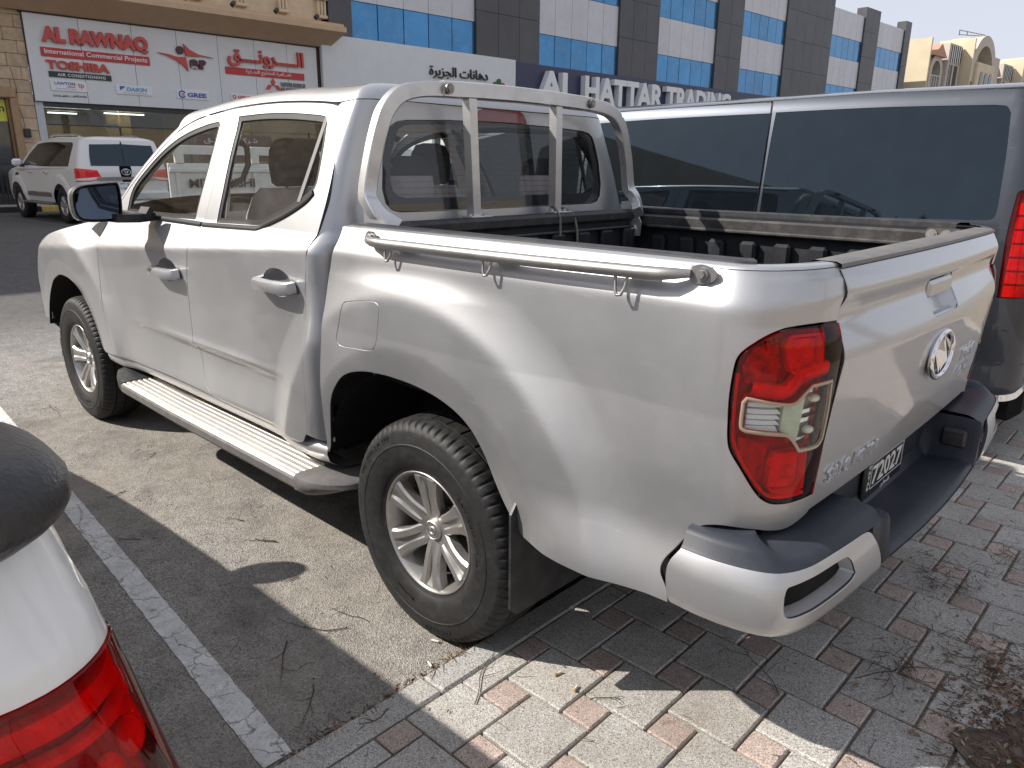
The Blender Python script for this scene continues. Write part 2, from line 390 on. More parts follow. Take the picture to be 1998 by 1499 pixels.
def speckle(name, base, dark, light, sc=420.0, rough=.75, obrand=.08, stain=(.16, .13, .10), stain_amt=.35, bump=.35):
    """granite-like stone: fine dark and light grains, blotchy stains, worn dust"""
    m, t, out = newmat(name); p = N(t, 'ShaderNodeBsdfPrincipled', Roughness=rough); tc = N(t, 'ShaderNodeTexCoord'); ge = N(t, 'ShaderNodeNewGeometry')
    v = N(t, 'ShaderNodeTexVoronoi', Scale=sc); t.links.new(ge.outputs['Position'], v.inputs['Vector'])
    sp = N(t, 'ShaderNodeSeparateColor'); t.links.new(v.outputs['Color'], sp.inputs[0])
    r = ramp(t, [(0, dark), (.16, dark), (.24, base), (.74, base), (.86, light), (1, light)]); t.links.new(sp.outputs[0], r.inputs['Fac']); cur = r.outputs['Color']
    n = N(t, 'ShaderNodeTexNoise', Scale=5.0, Detail=8.0, Roughness=.62); t.links.new(ge.outputs['Position'], n.inputs['Vector']); r2 = ramp(t, [(.42, (0, 0, 0)), (.74, (stain_amt,)*3)]); t.links.new(n.outputs['Fac'], r2.inputs['Fac'])
    mx = N(t, 'ShaderNodeMix', data_type='RGBA'); t.links.new(r2.outputs['Color'], mx.inputs[0]); t.links.new(cur, mx.inputs[6]); mx.inputs[7].default_value = (*stain, 1); cur = mx.outputs[2]
    n5 = N(t, 'ShaderNodeTexNoise', Scale=38.0, Detail=3.0); t.links.new(ge.outputs['Position'], n5.inputs['Vector']); r5 = ramp(t, [(.68, (0, 0, 0)), (.74, (.5,)*3)]); t.links.new(n5.outputs['Fac'], r5.inputs['Fac'])
    mx5 = N(t, 'ShaderNodeMix', data_type='RGBA'); t.links.new(r5.outputs['Color'], mx5.inputs[0]); t.links.new(cur, mx5.inputs[6]); mx5.inputs[7].default_value = (stain[0]*.6, stain[1]*.6, stain[2]*.6, 1); cur = mx5.outputs[2]
    oi = N(t, 'ShaderNodeObjectInfo'); mr = N(t, 'ShaderNodeMapRange'); mr.inputs['To Min'].default_value = 1-obrand; mr.inputs['To Max'].default_value = 1+obrand; t.links.new(oi.outputs['Random'], mr.inputs['Value'])
    h = N(t, 'ShaderNodeHueSaturation'); t.links.new(mr.outputs[0], h.inputs['Value']); t.links.new(cur, h.inputs['Color']); t.links.new(h.outputs['Color'], p.inputs['Base Color'])
    b = N(t, 'ShaderNodeBump', Strength=bump, Distance=.002); t.links.new(v.outputs['Distance'], b.inputs['Height']); t.links.new(b.outputs[0], p.inputs['Normal'])
    t.links.new(p.outputs[0], out.inputs[0]); return m
def ground_mat(name, kind):
    m, t, out = newmat(name); p = N(t, 'ShaderNodeBsdfPrincipled', Roughness=.85); ge = N(t, 'ShaderNodeNewGeometry'); P = ge.outputs['Position']
    p.inputs['Specular IOR Level'].default_value = .25
    v = N(t, 'ShaderNodeTexVoronoi', Scale=240.0); t.links.new(P, v.inputs['Vector']); sp = N(t, 'ShaderNodeSeparateColor'); t.links.new(v.outputs['Color'], sp.inputs[0])
    if kind == 'asphalt': st = [(0, (.08, .077, .074)), (.12, (.13, .125, .12)), (.35, (.29, .277, .262)), (.7, (.37, .352, .33)), (1, (.54, .515, .48))]
    elif kind == 'paint': st = [(0, (.56, .55, .535)), (.3, (.72, .71, .69)), (1, (.80, .785, .76))]
    elif kind == 'oldpaint': st = [(0, (.10, .10, .10)), (1, (.30, .30, .30))]
    else: st = [(0, (.20, .165, .12)), (.5, (.30, .25, .19)), (1, (.40, .34, .26))]
    r = ramp(t, st); t.links.new(sp.outputs[0], r.inputs['Fac']); cur = r.outputs['Color']
    n = N(t, 'ShaderNodeTexNoise', Scale=1.1, Detail=9.0, Roughness=.6); t.links.new(P, n.inputs['Vector'])
    if kind == 'asphalt':
        # wind-blown sand lying on the parking bay, thinning out towards the road
        sx = N(t, 'ShaderNodeSeparateXYZ'); t.links.new(P, sx.inputs[0]); mr = N(t, 'ShaderNodeMapRange', interpolation_type='SMOOTHSTEP')
        mr.inputs['From Min'].default_value = 2.2; mr.inputs['From Max'].default_value = 7.5; mr.inputs['To Min'].default_value = .20; mr.inputs['To Max'].default_value = -.22; t.links.new(sx.outputs[0], mr.inputs['Value'])
        ad = N(t, 'ShaderNodeMath', operation='ADD'); t.links.new(mr.outputs[0], ad.inputs[0]); t.links.new(n.outputs['Fac'], ad.inputs[1])
        r2 = ramp(t, [(.46, (0, 0, 0)), (.95, (.85,)*3)]); t.links.new(ad.outputs[0], r2.inputs['Fac'])
        mx = N(t, 'ShaderNodeMix', data_type='RGBA'); t.links.new(r2.outputs['Color'], mx.inputs[0]); t.links.new(cur, mx.inputs[6])
        v2 = N(t, 'ShaderNodeTexNoise', Scale=260.0, Detail=2.0); t.links.new(P, v2.inputs['Vector']); r4 = ramp(t, [(.3, (.25, .218, .18)), (.7, (.43, .385, .325))]); t.links.new(v2.outputs['Fac'], r4.inputs['Fac']); t.links.new(r4.outputs['Color'], mx.inputs[7]); cur = mx.outputs[2]
        # far road: colour blends to a darker grey further out
        mr2 = N(t, 'ShaderNodeMapRange', interpolation_type='SMOOTHSTEP'); mr2.inputs['From Min'].default_value = 4.5; mr2.inputs['From Max'].default_value = 7.5; mr2.inputs['To Min'].default_value = 0; mr2.inputs['To Max'].default_value = .75; t.links.new(sx.outputs[0], mr2.inputs['Value'])
        mx2 = N(t, 'ShaderNodeMix', data_type='RGBA'); t.links.new(mr2.outputs[0], mx2.inputs[0]); t.links.new(cur, mx2.inputs[6]); mx2.inputs[7].default_value = (.075, .076, .08, 1); cur = mx2.outputs[2]
    if kind == 'asphalt':
        ns = N(t, 'ShaderNodeTexNoise', Scale=2.6, Detail=6.0, Roughness=.55, Distortion=.4); t.links.new(P, ns.inputs['Vector']); rs_ = ramp(t, [(.54, (0, 0, 0)), (.68, (.42,)*3)]); t.links.new(ns.outputs['Fac'], rs_.inputs['Fac']); mxo = N(t, 'ShaderNodeMix', data_type='RGBA'); t.links.new(rs_.outputs['Color'], mxo.inputs[0]); t.links.new(cur, mxo.inputs[6]); mxo.inputs[7].default_value = (.11, .105, .10, 1); cur = mxo.outputs[2]
        vd = N(t, 'ShaderNodeTexVoronoi', Scale=34.0); t.links.new(P, vd.inputs['Vector']); rd = ramp(t, [(.05, (.8,)*3), (.11, (0, 0, 0))]); t.links.new(vd.outputs['Distance'], rd.inputs['Fac']); sd_ = N(t, 'ShaderNodeSeparateColor'); t.links.new(vd.outputs['Color'], sd_.inputs[0]); gt_ = N(t, 'ShaderNodeMath', operation='GREATER_THAN'); gt_.inputs[1].default_value = .72; t.links.new(sd_.outputs[0], gt_.inputs[0]); mm = N(t, 'ShaderNodeMath', operation='MULTIPLY'); t.links.new(rd.outputs['Color'], mm.inputs[0]); t.links.new(gt_.outputs[0], mm.inputs[1]); mxd = N(t, 'ShaderNodeMix', data_type='RGBA'); t.links.new(mm.outputs[0], mxd.inputs[0]); t.links.new(cur, mxd.inputs[6]); mxd.inputs[7].default_value = (.05, .045, .04, 1); cur = mxd.outputs[2]
    n3 = N(t, 'ShaderNodeTexNoise', Scale=9.0, Detail=10.0, Roughness=.7); t.links.new(P, n3.inputs['Vector']); r3 = ramp(t, [(.30, (.62,)*3), (.70, (1.15,)*3)]); t.links.new(n3.outputs['Fac'], r3.inputs['Fac'])
    mu = N(t, 'ShaderNodeMix', data_type='RGBA', blend_type='MULTIPLY'); mu.inputs[0].default_value = .8; t.links.new(cur, mu.inputs[6]); t.links.new(r3.outputs['Color'], mu.inputs[7]); cur = mu.outputs[2]
    if kind == 'paint':
        vc = N(t, 'ShaderNodeTexVoronoi', Scale=6.5, feature='DISTANCE_TO_EDGE'); n7 = N(t, 'ShaderNodeTexNoise', Scale=14.0, Detail=4.0); t.links.new(P, n7.inputs['Vector']); mxv = N(t, 'ShaderNodeMix', data_type='VECTOR'); mxv.inputs[0].default_value = .09; t.links.new(P, mxv.inputs[4]); t.links.new(n7.outputs['Color'], mxv.inputs[5]); t.links.new(mxv.outputs[1], vc.inputs['Vector'])
        rc = ramp(t, [(.0, (.75,)*3), (.022, (0, 0, 0))]); t.links.new(vc.outputs['Distance'], rc.inputs['Fac']); mxc = N(t, 'ShaderNodeMix', data_type='RGBA'); t.links.new(rc.outputs['Color'], mxc.inputs[0]); t.links.new(cur, mxc.inputs[6]); mxc.inputs[7].default_value = (.12, .11, .10, 1); cur = mxc.outputs[2]
        n4 = N(t, 'ShaderNodeTexNoise', Scale=26.0, Detail=10.0, Roughness=.75); t.links.new(P, n4.inputs['Vector']); r5 = ramp(t, [(.56, (0, 0, 0)), (.66, (.8,)*3)]); t.links.new(n4.outputs['Fac'], r5.inputs['Fac'])
        mx = N(t, 'ShaderNodeMix', data_type='RGBA'); t.links.new(r5.outputs['Color'], mx.inputs[0]); t.links.new(cur, mx.inputs[6]); mx.inputs[7].default_value = (.20, .187, .17, 1); cur = mx.outputs[2]
    t.links.new(cur, p.inputs['Base Color'])
    b = N(t, 'ShaderNodeBump', Strength=.75 if kind != 'paint' else .4, Distance=.004); t.links.new(v.outputs['Distance'], b.inputs['Height'])
    b2 = N(t, 'ShaderNodeBump', Strength=.4, Distance=.02); t.links.new(n3.outputs['Fac'], b2.inputs['Height']); t.links.new(b.outputs[0], b2.inputs['Normal']); t.links.new(b2.outputs[0], p.inputs['Normal'])
    t.links.new(p.outputs[0], out.inputs[0]); return m
def car_paint(name, col, metal=.75, rough=.36, dust=.30, dustcol=(.42, .37, .30), coat=.9, flake=True, streak=1.0):
    """metallic lacquer with flake sparkle, dust film that gathers low on the body, and hairline wash marks"""
    m, t, out = newmat(name); p = N(t, 'ShaderNodeBsdfPrincipled', Roughness=rough, Metallic=metal); p.inputs['Coat Weight'].default_value = coat; p.inputs['Coat Roughness'].default_value = .06; p.inputs['Coat IOR'].default_value = 1.5
    tc = N(t, 'ShaderNodeTexCoord'); P = tc.outputs['Object']
    n = N(t, 'ShaderNodeTexNoise', Scale=2.2, Detail=8.0, Roughness=.62); t.links.new(P, n.inputs['Vector'])
    sx = N(t, 'ShaderNodeSeparateXYZ'); t.links.new(P, sx.inputs[0]); mr = N(t, 'ShaderNodeMapRange'); mr.inputs['From Min'].default_value = .35; mr.inputs['From Max'].default_value = 1.25; mr.inputs['To Min'].default_value = .16; mr.inputs['To Max'].default_value = -.06; t.links.new(sx.outputs[2], mr.inputs['Value'])
    ad = N(t, 'ShaderNodeMath', operation='ADD'); t.links.new(n.outputs['Fac'], ad.inputs[0]); t.links.new(mr.outputs[0], ad.inputs[1])
    r = ramp(t, [(.40, (0, 0, 0)), (.85, (dust,)*3)]); t.links.new(ad.outputs[0], r.inputs['Fac'])
    mp = N(t, 'ShaderNodeMapping'); mp.inputs['Scale'].default_value = (1.2, 1.2, 14); mp.inputs['Rotation'].default_value = (.15, .2, 0); t.links.new(P, mp.inputs['Vector'])
    n2 = N(t, 'ShaderNodeTexNoise', Scale=6.0, Detail=9.0, Roughness=.7, Distortion=.6); t.links.new(mp.outputs[0], n2.inputs['Vector']); r2 = ramp(t, [(.60, (0, 0, 0)), (.74, (.16*streak,)*3)]); t.links.new(n2.outputs['Fac'], r2.inputs['Fac'])
    mxf = N(t, 'ShaderNodeMath', operation='ADD'); mxf.use_clamp = True; t.links.new(r.outputs['Color'], mxf.inputs[0]); t.links.new(r2.outputs['Color'], mxf.inputs[1])
    mx = N(t, 'ShaderNodeMix', data_type='RGBA'); t.links.new(mxf.outputs[0], mx.inputs[0]); mx.inputs[6].default_value = (*col, 1); mx.inputs[7].default_value = (*dustcol, 1)
    if flake:
        v = N(t, 'ShaderNodeTexVoronoi', Scale=1500.0); t.links.new(P, v.inputs['Vector']); sp = N(t, 'ShaderNodeSeparateColor'); t.links.new(v.outputs['Color'], sp.inputs[0]); m3 = N(t, 'ShaderNodeMapRange'); m3.inputs['To Min'].default_value = .93; m3.inputs['To Max'].default_value = 1.07; t.links.new(sp.outputs[0], m3.inputs['Value'])
        h = N(t, 'ShaderNodeHueSaturation'); t.links.new(mx.outputs[2], h.inputs['Color']); t.links.new(m3.outputs[0], h.inputs['Value']); t.links.new(h.outputs['Color'], p.inputs['Base Color'])
    else: t.links.new(mx.outputs[2], p.inputs['Base Color'])
    ro = N(t, 'ShaderNodeMath', operation='MULTIPLY_ADD'); t.links.new(mxf.outputs[0], ro.inputs[0]); ro.inputs[1].default_value = .45; ro.inputs[2].default_value = rough; t.links.new(ro.outputs[0], p.inputs['Roughness'])
    me = N(t, 'ShaderNodeMath', operation='MULTIPLY_ADD'); t.links.new(mxf.outputs[0], me.inputs[0]); me.inputs[1].default_value = -metal; me.inputs[2].default_value = metal; t.links.new(me.outputs[0], p.inputs['Metallic'])
    cw = N(t, 'ShaderNodeMath', operation='MULTIPLY_ADD'); t.links.new(mxf.outputs[0], cw.inputs[0]); cw.inputs[1].default_value = -1.3*coat; cw.inputs[2].default_value = coat; cw.use_clamp = True; t.links.new(cw.outputs[0], p.inputs['Coat Weight'])
    n6 = N(t, 'ShaderNodeTexNoise', Scale=.9, Detail=2.0); t.links.new(P, n6.inputs['Vector']); b = N(t, 'ShaderNodeBump', Strength=.06, Distance=.02); t.links.new(n6.outputs['Fac'], b.inputs['Height']); t.links.new(b.outputs[0], p.inputs['Normal']); t.links.new(b.outputs[0], p.inputs['Coat Normal'])
    t.links.new(p.outputs[0], out.inputs[0]); return m
SILVER = car_paint('silver_paint', (.485, .49, .505), metal=.88, dust=.18, dustcol=(.42, .40, .385), rough=.47)
VANPAINT = car_paint('grey_van_paint', (.045, .051, .064), metal=.8, rough=.42, dust=.04, dustcol=(.30, .27, .23))
WHITEPAINT = car_paint('white_paint', (.78, .78, .77), metal=0, rough=.3, dust=.10, flake=False)
BLACKPL = M('black_plastic', (.022, .023, .026), .48, var=.15, dirt=(.20, .175, .14), dirt_amt=.28, rvar=.1)
BUMPERPL = M('bumper_plastic', (.026, .030, .042), .46, var=.12, scale=5, spec=.32, dirt=(.16, .15, .14), dirt_amt=.12, bump=.05, bscale=500)
GREYPL = M('grey_plastic', (.13, .125, .125), .5, var=.1, dirt=(.30, .26, .2), dirt_amt=.5)
LINER = M('bed_liner', (.016, .018, .023), .55, var=.2, scale=4, spec=.3, dirt=(.12, .105, .09), dirt_amt=.22, bump=.15, bscale=300)
WORNRAIL = M('worn_rail', (.034, .032, .032), .5, var=.3, scale=6, dirt=(.26, .24, .22), dirt_amt=.22, bump=.2, bscale=90)
RUBBER = M('tyre_rubber', (.013, .013, .014), .62, var=.25, scale=14, dirt=(.085, .078, .066), dirt_amt=.28, bump=.12, bscale=160, spec=.4)
SEAL_GAPSHADE = M('window_seal', (.014, .014, .015), .45, var=.1)  # window seals, and the painted shade inside body panel gaps
DARK = M('underbody_black', (.010, .010, .011), .85, var=.3, spec=.2)
ALLOY = M('alloy', (.47, .46, .445), .38, metal=.85, coat=.3, var=.05, dirt=(.24, .19, .14), dirt_amt=.55, scale=12)
BRUSHED = M('steel_tube', (.36, .355, .35), .42, metal=.9, var=.06, dirt=(.40, .36, .31), dirt_amt=.35, scale=10)
ALUPAINT = M('silver_hoop', (.62, .62, .625), .36, metal=.75, coat=.5, var=.05, dirt=(.38, .35, .31), dirt_amt=.30)
CHROME = M('chrome', (.78, .78, .80), .07, metal=1.0, var=.02, rvar=.03)
BOLT = M('bolt_steel', (.32, .30, .28), .45, metal=.9, var=.2, dirt=(.2, .13, .08), dirt_amt=.5, scale=60)
STEPALU = M('step_aluminium', (.70, .675, .63), .38, metal=.7, var=.06, dirt=(.48, .41, .32), dirt_amt=.55)
GLASS_T = glass('side_glass', (.84, .88, .88), smudge=.035)
GLASS_R = glass('rear_glass', (.84, .87, .90), smudge=.02)
GLASS_C = glass('clear_glass', (.92, .95, .94), smudge=.02, refl=.8)
GLASS_L = glass('lamp_clear', (.95, .95, .95))
GLASS_RED = glass('lamp_red', (.86, .010, .010), rough=.02, refl=.55)
GLASS_SH = glass('shop_glass', (.62, .64, .62), smudge=.03)
DARKGLASS = M('privacy_glass', (.005, .007, .010), .015, var=.2, spec=.72, rvar=.01, coatr=.0)
LAMPRED = M('lamp_red_inner', (.80, .015, .012), .25, var=.2, scale=30, coat=.6)
LAMPDK = M('lamp_dark_red', (.30, .008, .008), .35, var=.3, scale=20, coat=.6)
PLATE = M('plate_black', (.012, .012, .013), .35, var=.1)
WHITE = M('white_print', (.78, .78, .76), .5, var=.03)
SEATF = M('seat_fabric', (.52, .45, .43), .85, var=.12, scale=20, bump=.3, bscale=260, spec=.2)
SEATD = M('seat_dark', (.045, .043, .045), .8, var=.2, bump=.3, bscale=260, spec=.2)
CABIN = M('cabin_plastic', (.07, .068, .066), .65, var=.1)
CABINL = M('cabin_light', (.50, .48, .45), .8, var=.06)
ROPE = M('rope_fibre', (.20, .18, .155), .9, var=.3, scale=90, bump=.8, bscale=220)
GAPMATS = (SILVER, VANPAINT, WHITEPAINT)
DARKGLASS.node_tree.nodes['Principled BSDF'].inputs['Specular Tint'].default_value = (.66, .86, 1.0, 1)
def zcrease(x):
    return 1.235-.0725*np.maximum(0,x-.45)
def ybody(x,z):
    """left body side of the pickup, y as a function of x (forward) and z"""
    x=np.asarray(x,float); z=np.asarray(z,float)
    zc=zcrease(x); d=z-zc; k=.006
    dp=k*np.log1p(np.exp(np.clip(d/k,-40,40)))
    # bed side: short rolled shoulder; doors: broad shoulder up to the belt line
    sb=.60*dp/(1+3.4*dp); w=np.maximum(.135,1.285-zc); q=dp/w; q=q/(1+q**4)**.25; sd=.118*q
    bl=sst((x-.44)/.06); y=.913-sb*(1-bl)-sd*bl
    dn=k*np.log1p(np.exp(np.clip(-d/k,-40,40)))
    y=y-.022*(dn/.45)**1.3
    # door strake and scallop below it
    wx=sst((x-.60)/.65)*sst((2.5-x)/.9)
    zz=z-(.742+.004*(x-1.5))
    y=y+wx*(.008*np.exp(-(zz/.024)**2)*(zz>0)+.008*np.exp(-(zz/.008)**2)*(zz<=0)-.024*sst(-zz/.035)*sst((.27+zz)/.22))
    # flared arches
    for cx,cz,A in ((.03,.38,.036),(3.17,.38,.036)):
        r=np.hypot(x-cx,z-cz)
        fade=sst((1.24-z)/.10)
        t=(.90-r)/.155; q=np.clip(t,0,None)**1.7; kk=.085; q=-kk*np.log(np.exp(-np.clip(q,0,30)/kk)+np.exp(-1/kk))+kk*np.log(1+np.exp(-1/kk))
        y=y+A*q*fade-.022*np.clip((.60-r)/.11,0,1.2)**1.4
    # rear quarter tuck
    q=sst((-.42-x)/.2)
    y=y-q*(.008*sst((.86-z)/.2)-.026*sst((.72-z)/.18))
    # bottom turn-in
    y=y-.10*np.clip((.535-z)/.10,0,1)**2.0
    # front taper
    y=y-.05*np.clip((x-2.75)/1.1,0,2)**2
    return y
def ycab(x,z):
    """cab side incl. greenhouse"""
    z=np.asarray(z,float); x=np.maximum(x,.52); yb=ybody(x,np.minimum(z,1.275))
    t=np.maximum(0,z-1.275)
    return yb-.33*t-.24*t**2
XG_Z=np.array([.50,.74,.792,.839,.92,.997,1.111,1.165,1.195,1.214,1.247,1.28,1.299,1.33])
XG_X=-np.array([1.095,1.098,1.102,1.106,1.111,1.117,1.127,1.122,1.111,1.113,1.118,1.111,1.098,1.09])
def xgate(z): return np.interp(z,XG_Z,XG_X)
def bed(u,z):
    """bedside wrapped round the rear corner; u = x ahead of the corner, arc length behind it"""
    u=np.asarray(u,float); z=np.asarray(z,float)
    a=-.95; L=.30; ry=.235
    th=np.clip((a-u)/L,0,1)*np.pi/2
    rx=-xgate(z)+a
    yb=ybody(np.maximum(u,a-.02),z)
    n=2.25
    c=np.abs(np.cos(th))**(2/n); s=np.abs(np.sin(th))**(2/n)
    # blend: keep arc smooth at start
    s=np.sin(th); c=np.cos(th)
    x=np.where(u>=a,u,a-rx*s); y=np.where(u>=a,yb,yb-ry*(1-c))
    return np.stack([x,y,z+0*u],-1)
CE_Z=np.array([.50,.709,.956,1.062,1.15,1.22,1.292,1.392,1.493,1.588,1.648,1.70,1.75])
CE_X=np.array([.59]*13)
CRY,CL=.17,.24
def cabs(u,z):
    """cab shell wrapped round the rear corner onto the back wall"""
    u=np.asarray(u,float); z=np.asarray(z,float)
    xb=xback(z); a=np.interp(z,CE_Z,CE_X)-.015; rx=a-xb
    th=np.clip((a-u)/CL,0,1)*np.pi/2
    ys=ycab(np.maximum(u,a-.02),z)
    e=np.maximum(0,(a-CL)-u)
    x=np.where(u>=a,u,a-rx*np.sin(th)); y=np.where(u>=a,ys,ys-CRY*(1-np.cos(th))-e)
    return np.stack([x+0*z,y,z+0*u],-1)
def ucy(yy,z):
    a=float(np.interp(z,CE_Z,CE_X))-.015; return a-CL-(float(ycab(a-.02,z))-CRY)+yy
def xback(z): return .485+.08*np.maximum(0,np.asarray(z,float)-1.2)
# ------------------------------------------------------------ ground
def gz(x): return .18*float(sst((x-8.0)/9.0))
def sheet(name, xs, ys, zf, mat, kind='structure'):
    P = np.array([[(x, y, zf(x)) for y in ys] for x in xs]); m = MB(); m.grid(P, True, flip=False); o = m.build(name, mat); tagit(o, kind=kind); return o
ASPH = ground_mat('asphalt', 'asphalt'); PAINTL = ground_mat('road_paint', 'paint'); OLDPAINT = ground_mat('faded_paint', 'oldpaint'); SAND = ground_mat('sandy_bedding', 'sand')
xs = [-.22, 1, 3, 5, 7, 8]+[8+k for k in range(1, 10)]+[20, 30, 60, 150, 500, 1400]
road = sheet('road', xs, [-1400, -400, -100, -40, -15, -5, 0, 5, 15, 40, 100, 400, 1400], gz, ASPH)
pv = sheet('pavement', [-1400, -400, -60, -12, -.29], [-1400, -400, -60, -12, 0, 12, 60, 400, 1400], lambda x: .035, SAND)
# parking bay stripes (4 mm above the road)
def stripe(name, x0, x1, y0, y1, w, mat, seed):
    r = random.Random(seed); n = max(2, int((x1-x0)/.045)); L = []; R = []
    for i in range(n+1):
        t = i/n; x = x0+(x1-x0)*t; y = y0+(y1-y0)*t; L.append((x, y+w/2+r.uniform(-.0022, .0022), gz(x)+.004)); R.append((x, y-w/2+r.uniform(-.0022, .0022), gz(x)+.004))
    m = MB(); m.grid(np.array([R, L]).transpose(1, 0, 2)); o = m.build(name, mat); tagit(o, kind='structure'); return o
stripe('painted_line', -.14, 4.9, 1.524, 1.194, .084, PAINTL, 1)
stripe('painted_line', -.14, 4.9, -1.37, -1.60, .105, PAINTL, 2)
stripe('painted_line', -.14, 4.9, 4.40, 4.15, .105, PAINTL, 3)
for k, y in enumerate((-9.0, -6.2, -3.2, -.3, 2.6, 5.5)): stripe('painted_line', 14.5, 20.5, y, y+.35, .11, OLDPAINT, 10+k)
# kerb stones along the pavement edge, each one a piece of the pavement
KERB = speckle('kerb_granite', (.40, .39, .37), (.14, .14, .135), (.58, .57, .55), 400, obrand=.07, stain=(.26, .215, .16), stain_amt=.5)
GRANG = speckle('grey_paver_stone', (.44, .42, .39), (.17, .16, .148), (.65, .63, .59), 400, obrand=.13, stain=(.24, .195, .15), stain_amt=.55)
GRANP = speckle('pink_paver_stone', (.44, .345, .30), (.20, .155, .135), (.62, .53, .48), 400, obrand=.14, stain=(.22, .17, .13), stain_amt=.5)
def block(nm, sx, sy, sz, b):
    m = MB(); m.bbox((0, 0, -sz/2), (sx, sy, sz), b); o = m.build(nm, KERB); me = o.data; bpy.data.objects.remove(o); return me
kme = block('kerb_stone', .094, .994, .13, .007)
for k in range(-14, 16):
    o = link('kerb_stone', kme, pv); o.location = (-.247+RNG.uniform(-.002, .002), 1.085-.5+k*1.0, .050+RNG.uniform(-.002, .002)); o.rotation_euler = (RNG.uniform(-.003, .003), RNG.uniform(-.006, .006), RNG.uniform(-.002, .002))
# pinwheel of grey and pink stone pavers
t_ = .1042; bme = block('big_paver', 2*t_-.0075, 2*t_-.0075, .045, .0042); sme = block('small_paver', t_-.0075, t_-.0075, .045, .0042)
bme.materials.clear(); bme.materials.append(GRANG); sme.materials.clear(); sme.materials.append(GRANP)
J0 = np.array((-.797, .497))                       # +x,-y corner of one big paver
A_ = np.array((-2*t_, -t_)); B_ = np.array((t_, -2*t_))
def proj(p):
    d = np.array(p)-CPOS; z = d@_f; return (999+FOC*(d@_r)/z, 749.5-FOC*(d@_u)/z, z)
cells = []; cuts = []
for i in range(-40, 41):
    for j in range(-40, 41):
        q = J0+i*A_+j*B_
        for kind, c, h in (('b', q+(-t_, t_), t_), ('s', q+(-2.5*t_, 1.5*t_), t_/2)):
            if c[0] < -3.6 or abs(c[1]) > 5.5 or c[0]-h > -.325: continue
            if c[0]+h > -.299:
                cuts.append((kind, c, h)); continue
            u, v, z = proj((c[0], c[1], .05)); vis = z > .2 and -60 < u < 2060 and -60 < v < 1560
            cells.append((0 if vis else 1, math.hypot(c[0]-CPOS[0], c[1]-CPOS[1]), kind, c))
cells.sort(key=lambda a: (a[0], a[1]))
edge = MB()
for k, (vis, d, kind, c) in enumerate(cells):
    z = .0495+RNG.uniform(-.0012, .0012); rz = RNG.uniform(-.012, .012)
    if k < 300:
        o = link('paver', bme if kind == 'b' else sme, pv); o.location = (c[0], c[1], z); o.rotation_euler = (RNG.uniform(-.006, .006), RNG.uniform(-.006, .006), rz)
    else:
        edge.mi = 0 if kind == 'b' else 1; s = (2*t_ if kind == 'b' else t_)-.0075; edge.bbox((c[0], c[1], z-.022), (s, s, .044), .003)
o = edge.build('paver_field', [GRANG, GRANP], pv); o['kind'] = 'stuff'
# pavers cut to fit along the kerb
m = MB()
for kind, c, h in cuts:
    x0 = c[0]-h+.003; x1 = -.3005; m.mi = 0 if kind == 'b' else 1
    m.bbox(((x0+x1)/2, c[1], .0272+RNG.uniform(-.001, .001)), (x1-x0, 2*h-.006, .043), .003)
o = m.build('cut_paver_row', [GRANG, GRANP], pv); o['kind'] = 'stuff'
# ------------------------------------------------------------ buildings across the road (facade frame: s along the street, n towards the camera)
_t = math.radians(-93.4); EV = np.array([math.cos(_t), math.sin(_t), 0]); NV = np.array([-abs(EV[1]), -EV[0], 0]); NV = NV if NV@EV < .01 else NV
NV = np.array([EV[1], -EV[0], 0]); DF = 26.0; UP = np.array([0, 0, 1.0])
KS = DF/28.5
def S(v): return v*KS
def Zf(v): return 1.4988+(v-1.4988)*KS
def FP(s, n, z): p = CPOS+EV*s+NV*(n-DF); return np.array((p[0], p[1], z))
RF = np.stack([EV, NV, UP], 1)     # columns: local s,n,z axes
def fbox(m, s0, s1, n0, n1, z0, z1, b=0):
    c = FP((s0+s1)/2, (n0+n1)/2, (z0+z1)/2); d = (abs(s1-s0), abs(n1-n0), abs(z1-z0))
    return m.bbox(c, d, b, RF) if b else m.box(c, d, R=RF)
def fpart(name, mat, parent, s0, s1, n0, n1, z0, z1, b=0): m = MB(); fbox(m, s0, s1, n0, n1, z0, z1, b); return m.build(name, mat, parent, world=True)
def ftext(m, txt, s0, s1, z0, z1, n, ext=.04, bold=0.0, shear=0.0, space=1.0): return text_fit(m, txt, FP(s0, n, z0), EV, UP, NV, s1-s0, z1-z0, ext, bold, shear, space=space)
TAN = M('tan_render', (.62, .49, .34), .85, var=.08, scale=3, dirt=(.30, .23, .15), dirt_amt=.3)
STONE = M('tan_stone', (.50, .38, .26), .85, var=.15, scale=5, bump=.3, bscale=30, obrand=.12, dirt=(.25, .18, .12), dirt_amt=.4)
CORN = M('cornice_brown', (.54, .385, .25), .8, var=.06, scale=3)
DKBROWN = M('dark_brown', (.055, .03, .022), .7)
SIGNW = M('sign_panel_white', (.66, .68, .69), .4, var=.03, scale=2, obrand=.02, dirt=(.5, .5, .48), dirt_amt=.2)
REDL = M('red_acrylic', (.50, .035, .018), .35, var=.08, coat=.3); REDBAR = M('red_bar', (.48, .025, .025), .4, var=.06)
BLKL = M('black_letter', (.02, .02, .022), .4); GREENBLK = M('dark_green_bar', (.012, .022, .02), .35)
BLUEL = M('blue_print', (.05, .11, .42), .4); LBLUE = M('light_blue_print', (.10, .32, .62), .4); MAROON = M('maroon_letter', (.07, .018, .022), .45)
WHITEL = M('white_letter', (.74, .75, .76), .4, var=.03); GREYD = M('dark_grey_print', (.22, .22, .23), .5); GREYL = M('grey_print', (.45, .45, .46), .5)
DKCLAD = M('dark_cladding', (.062, .062, .070), .42, var=.1, scale=1.5, obrand=.10, dirt=(.12, .11, .10), dirt_amt=.3)
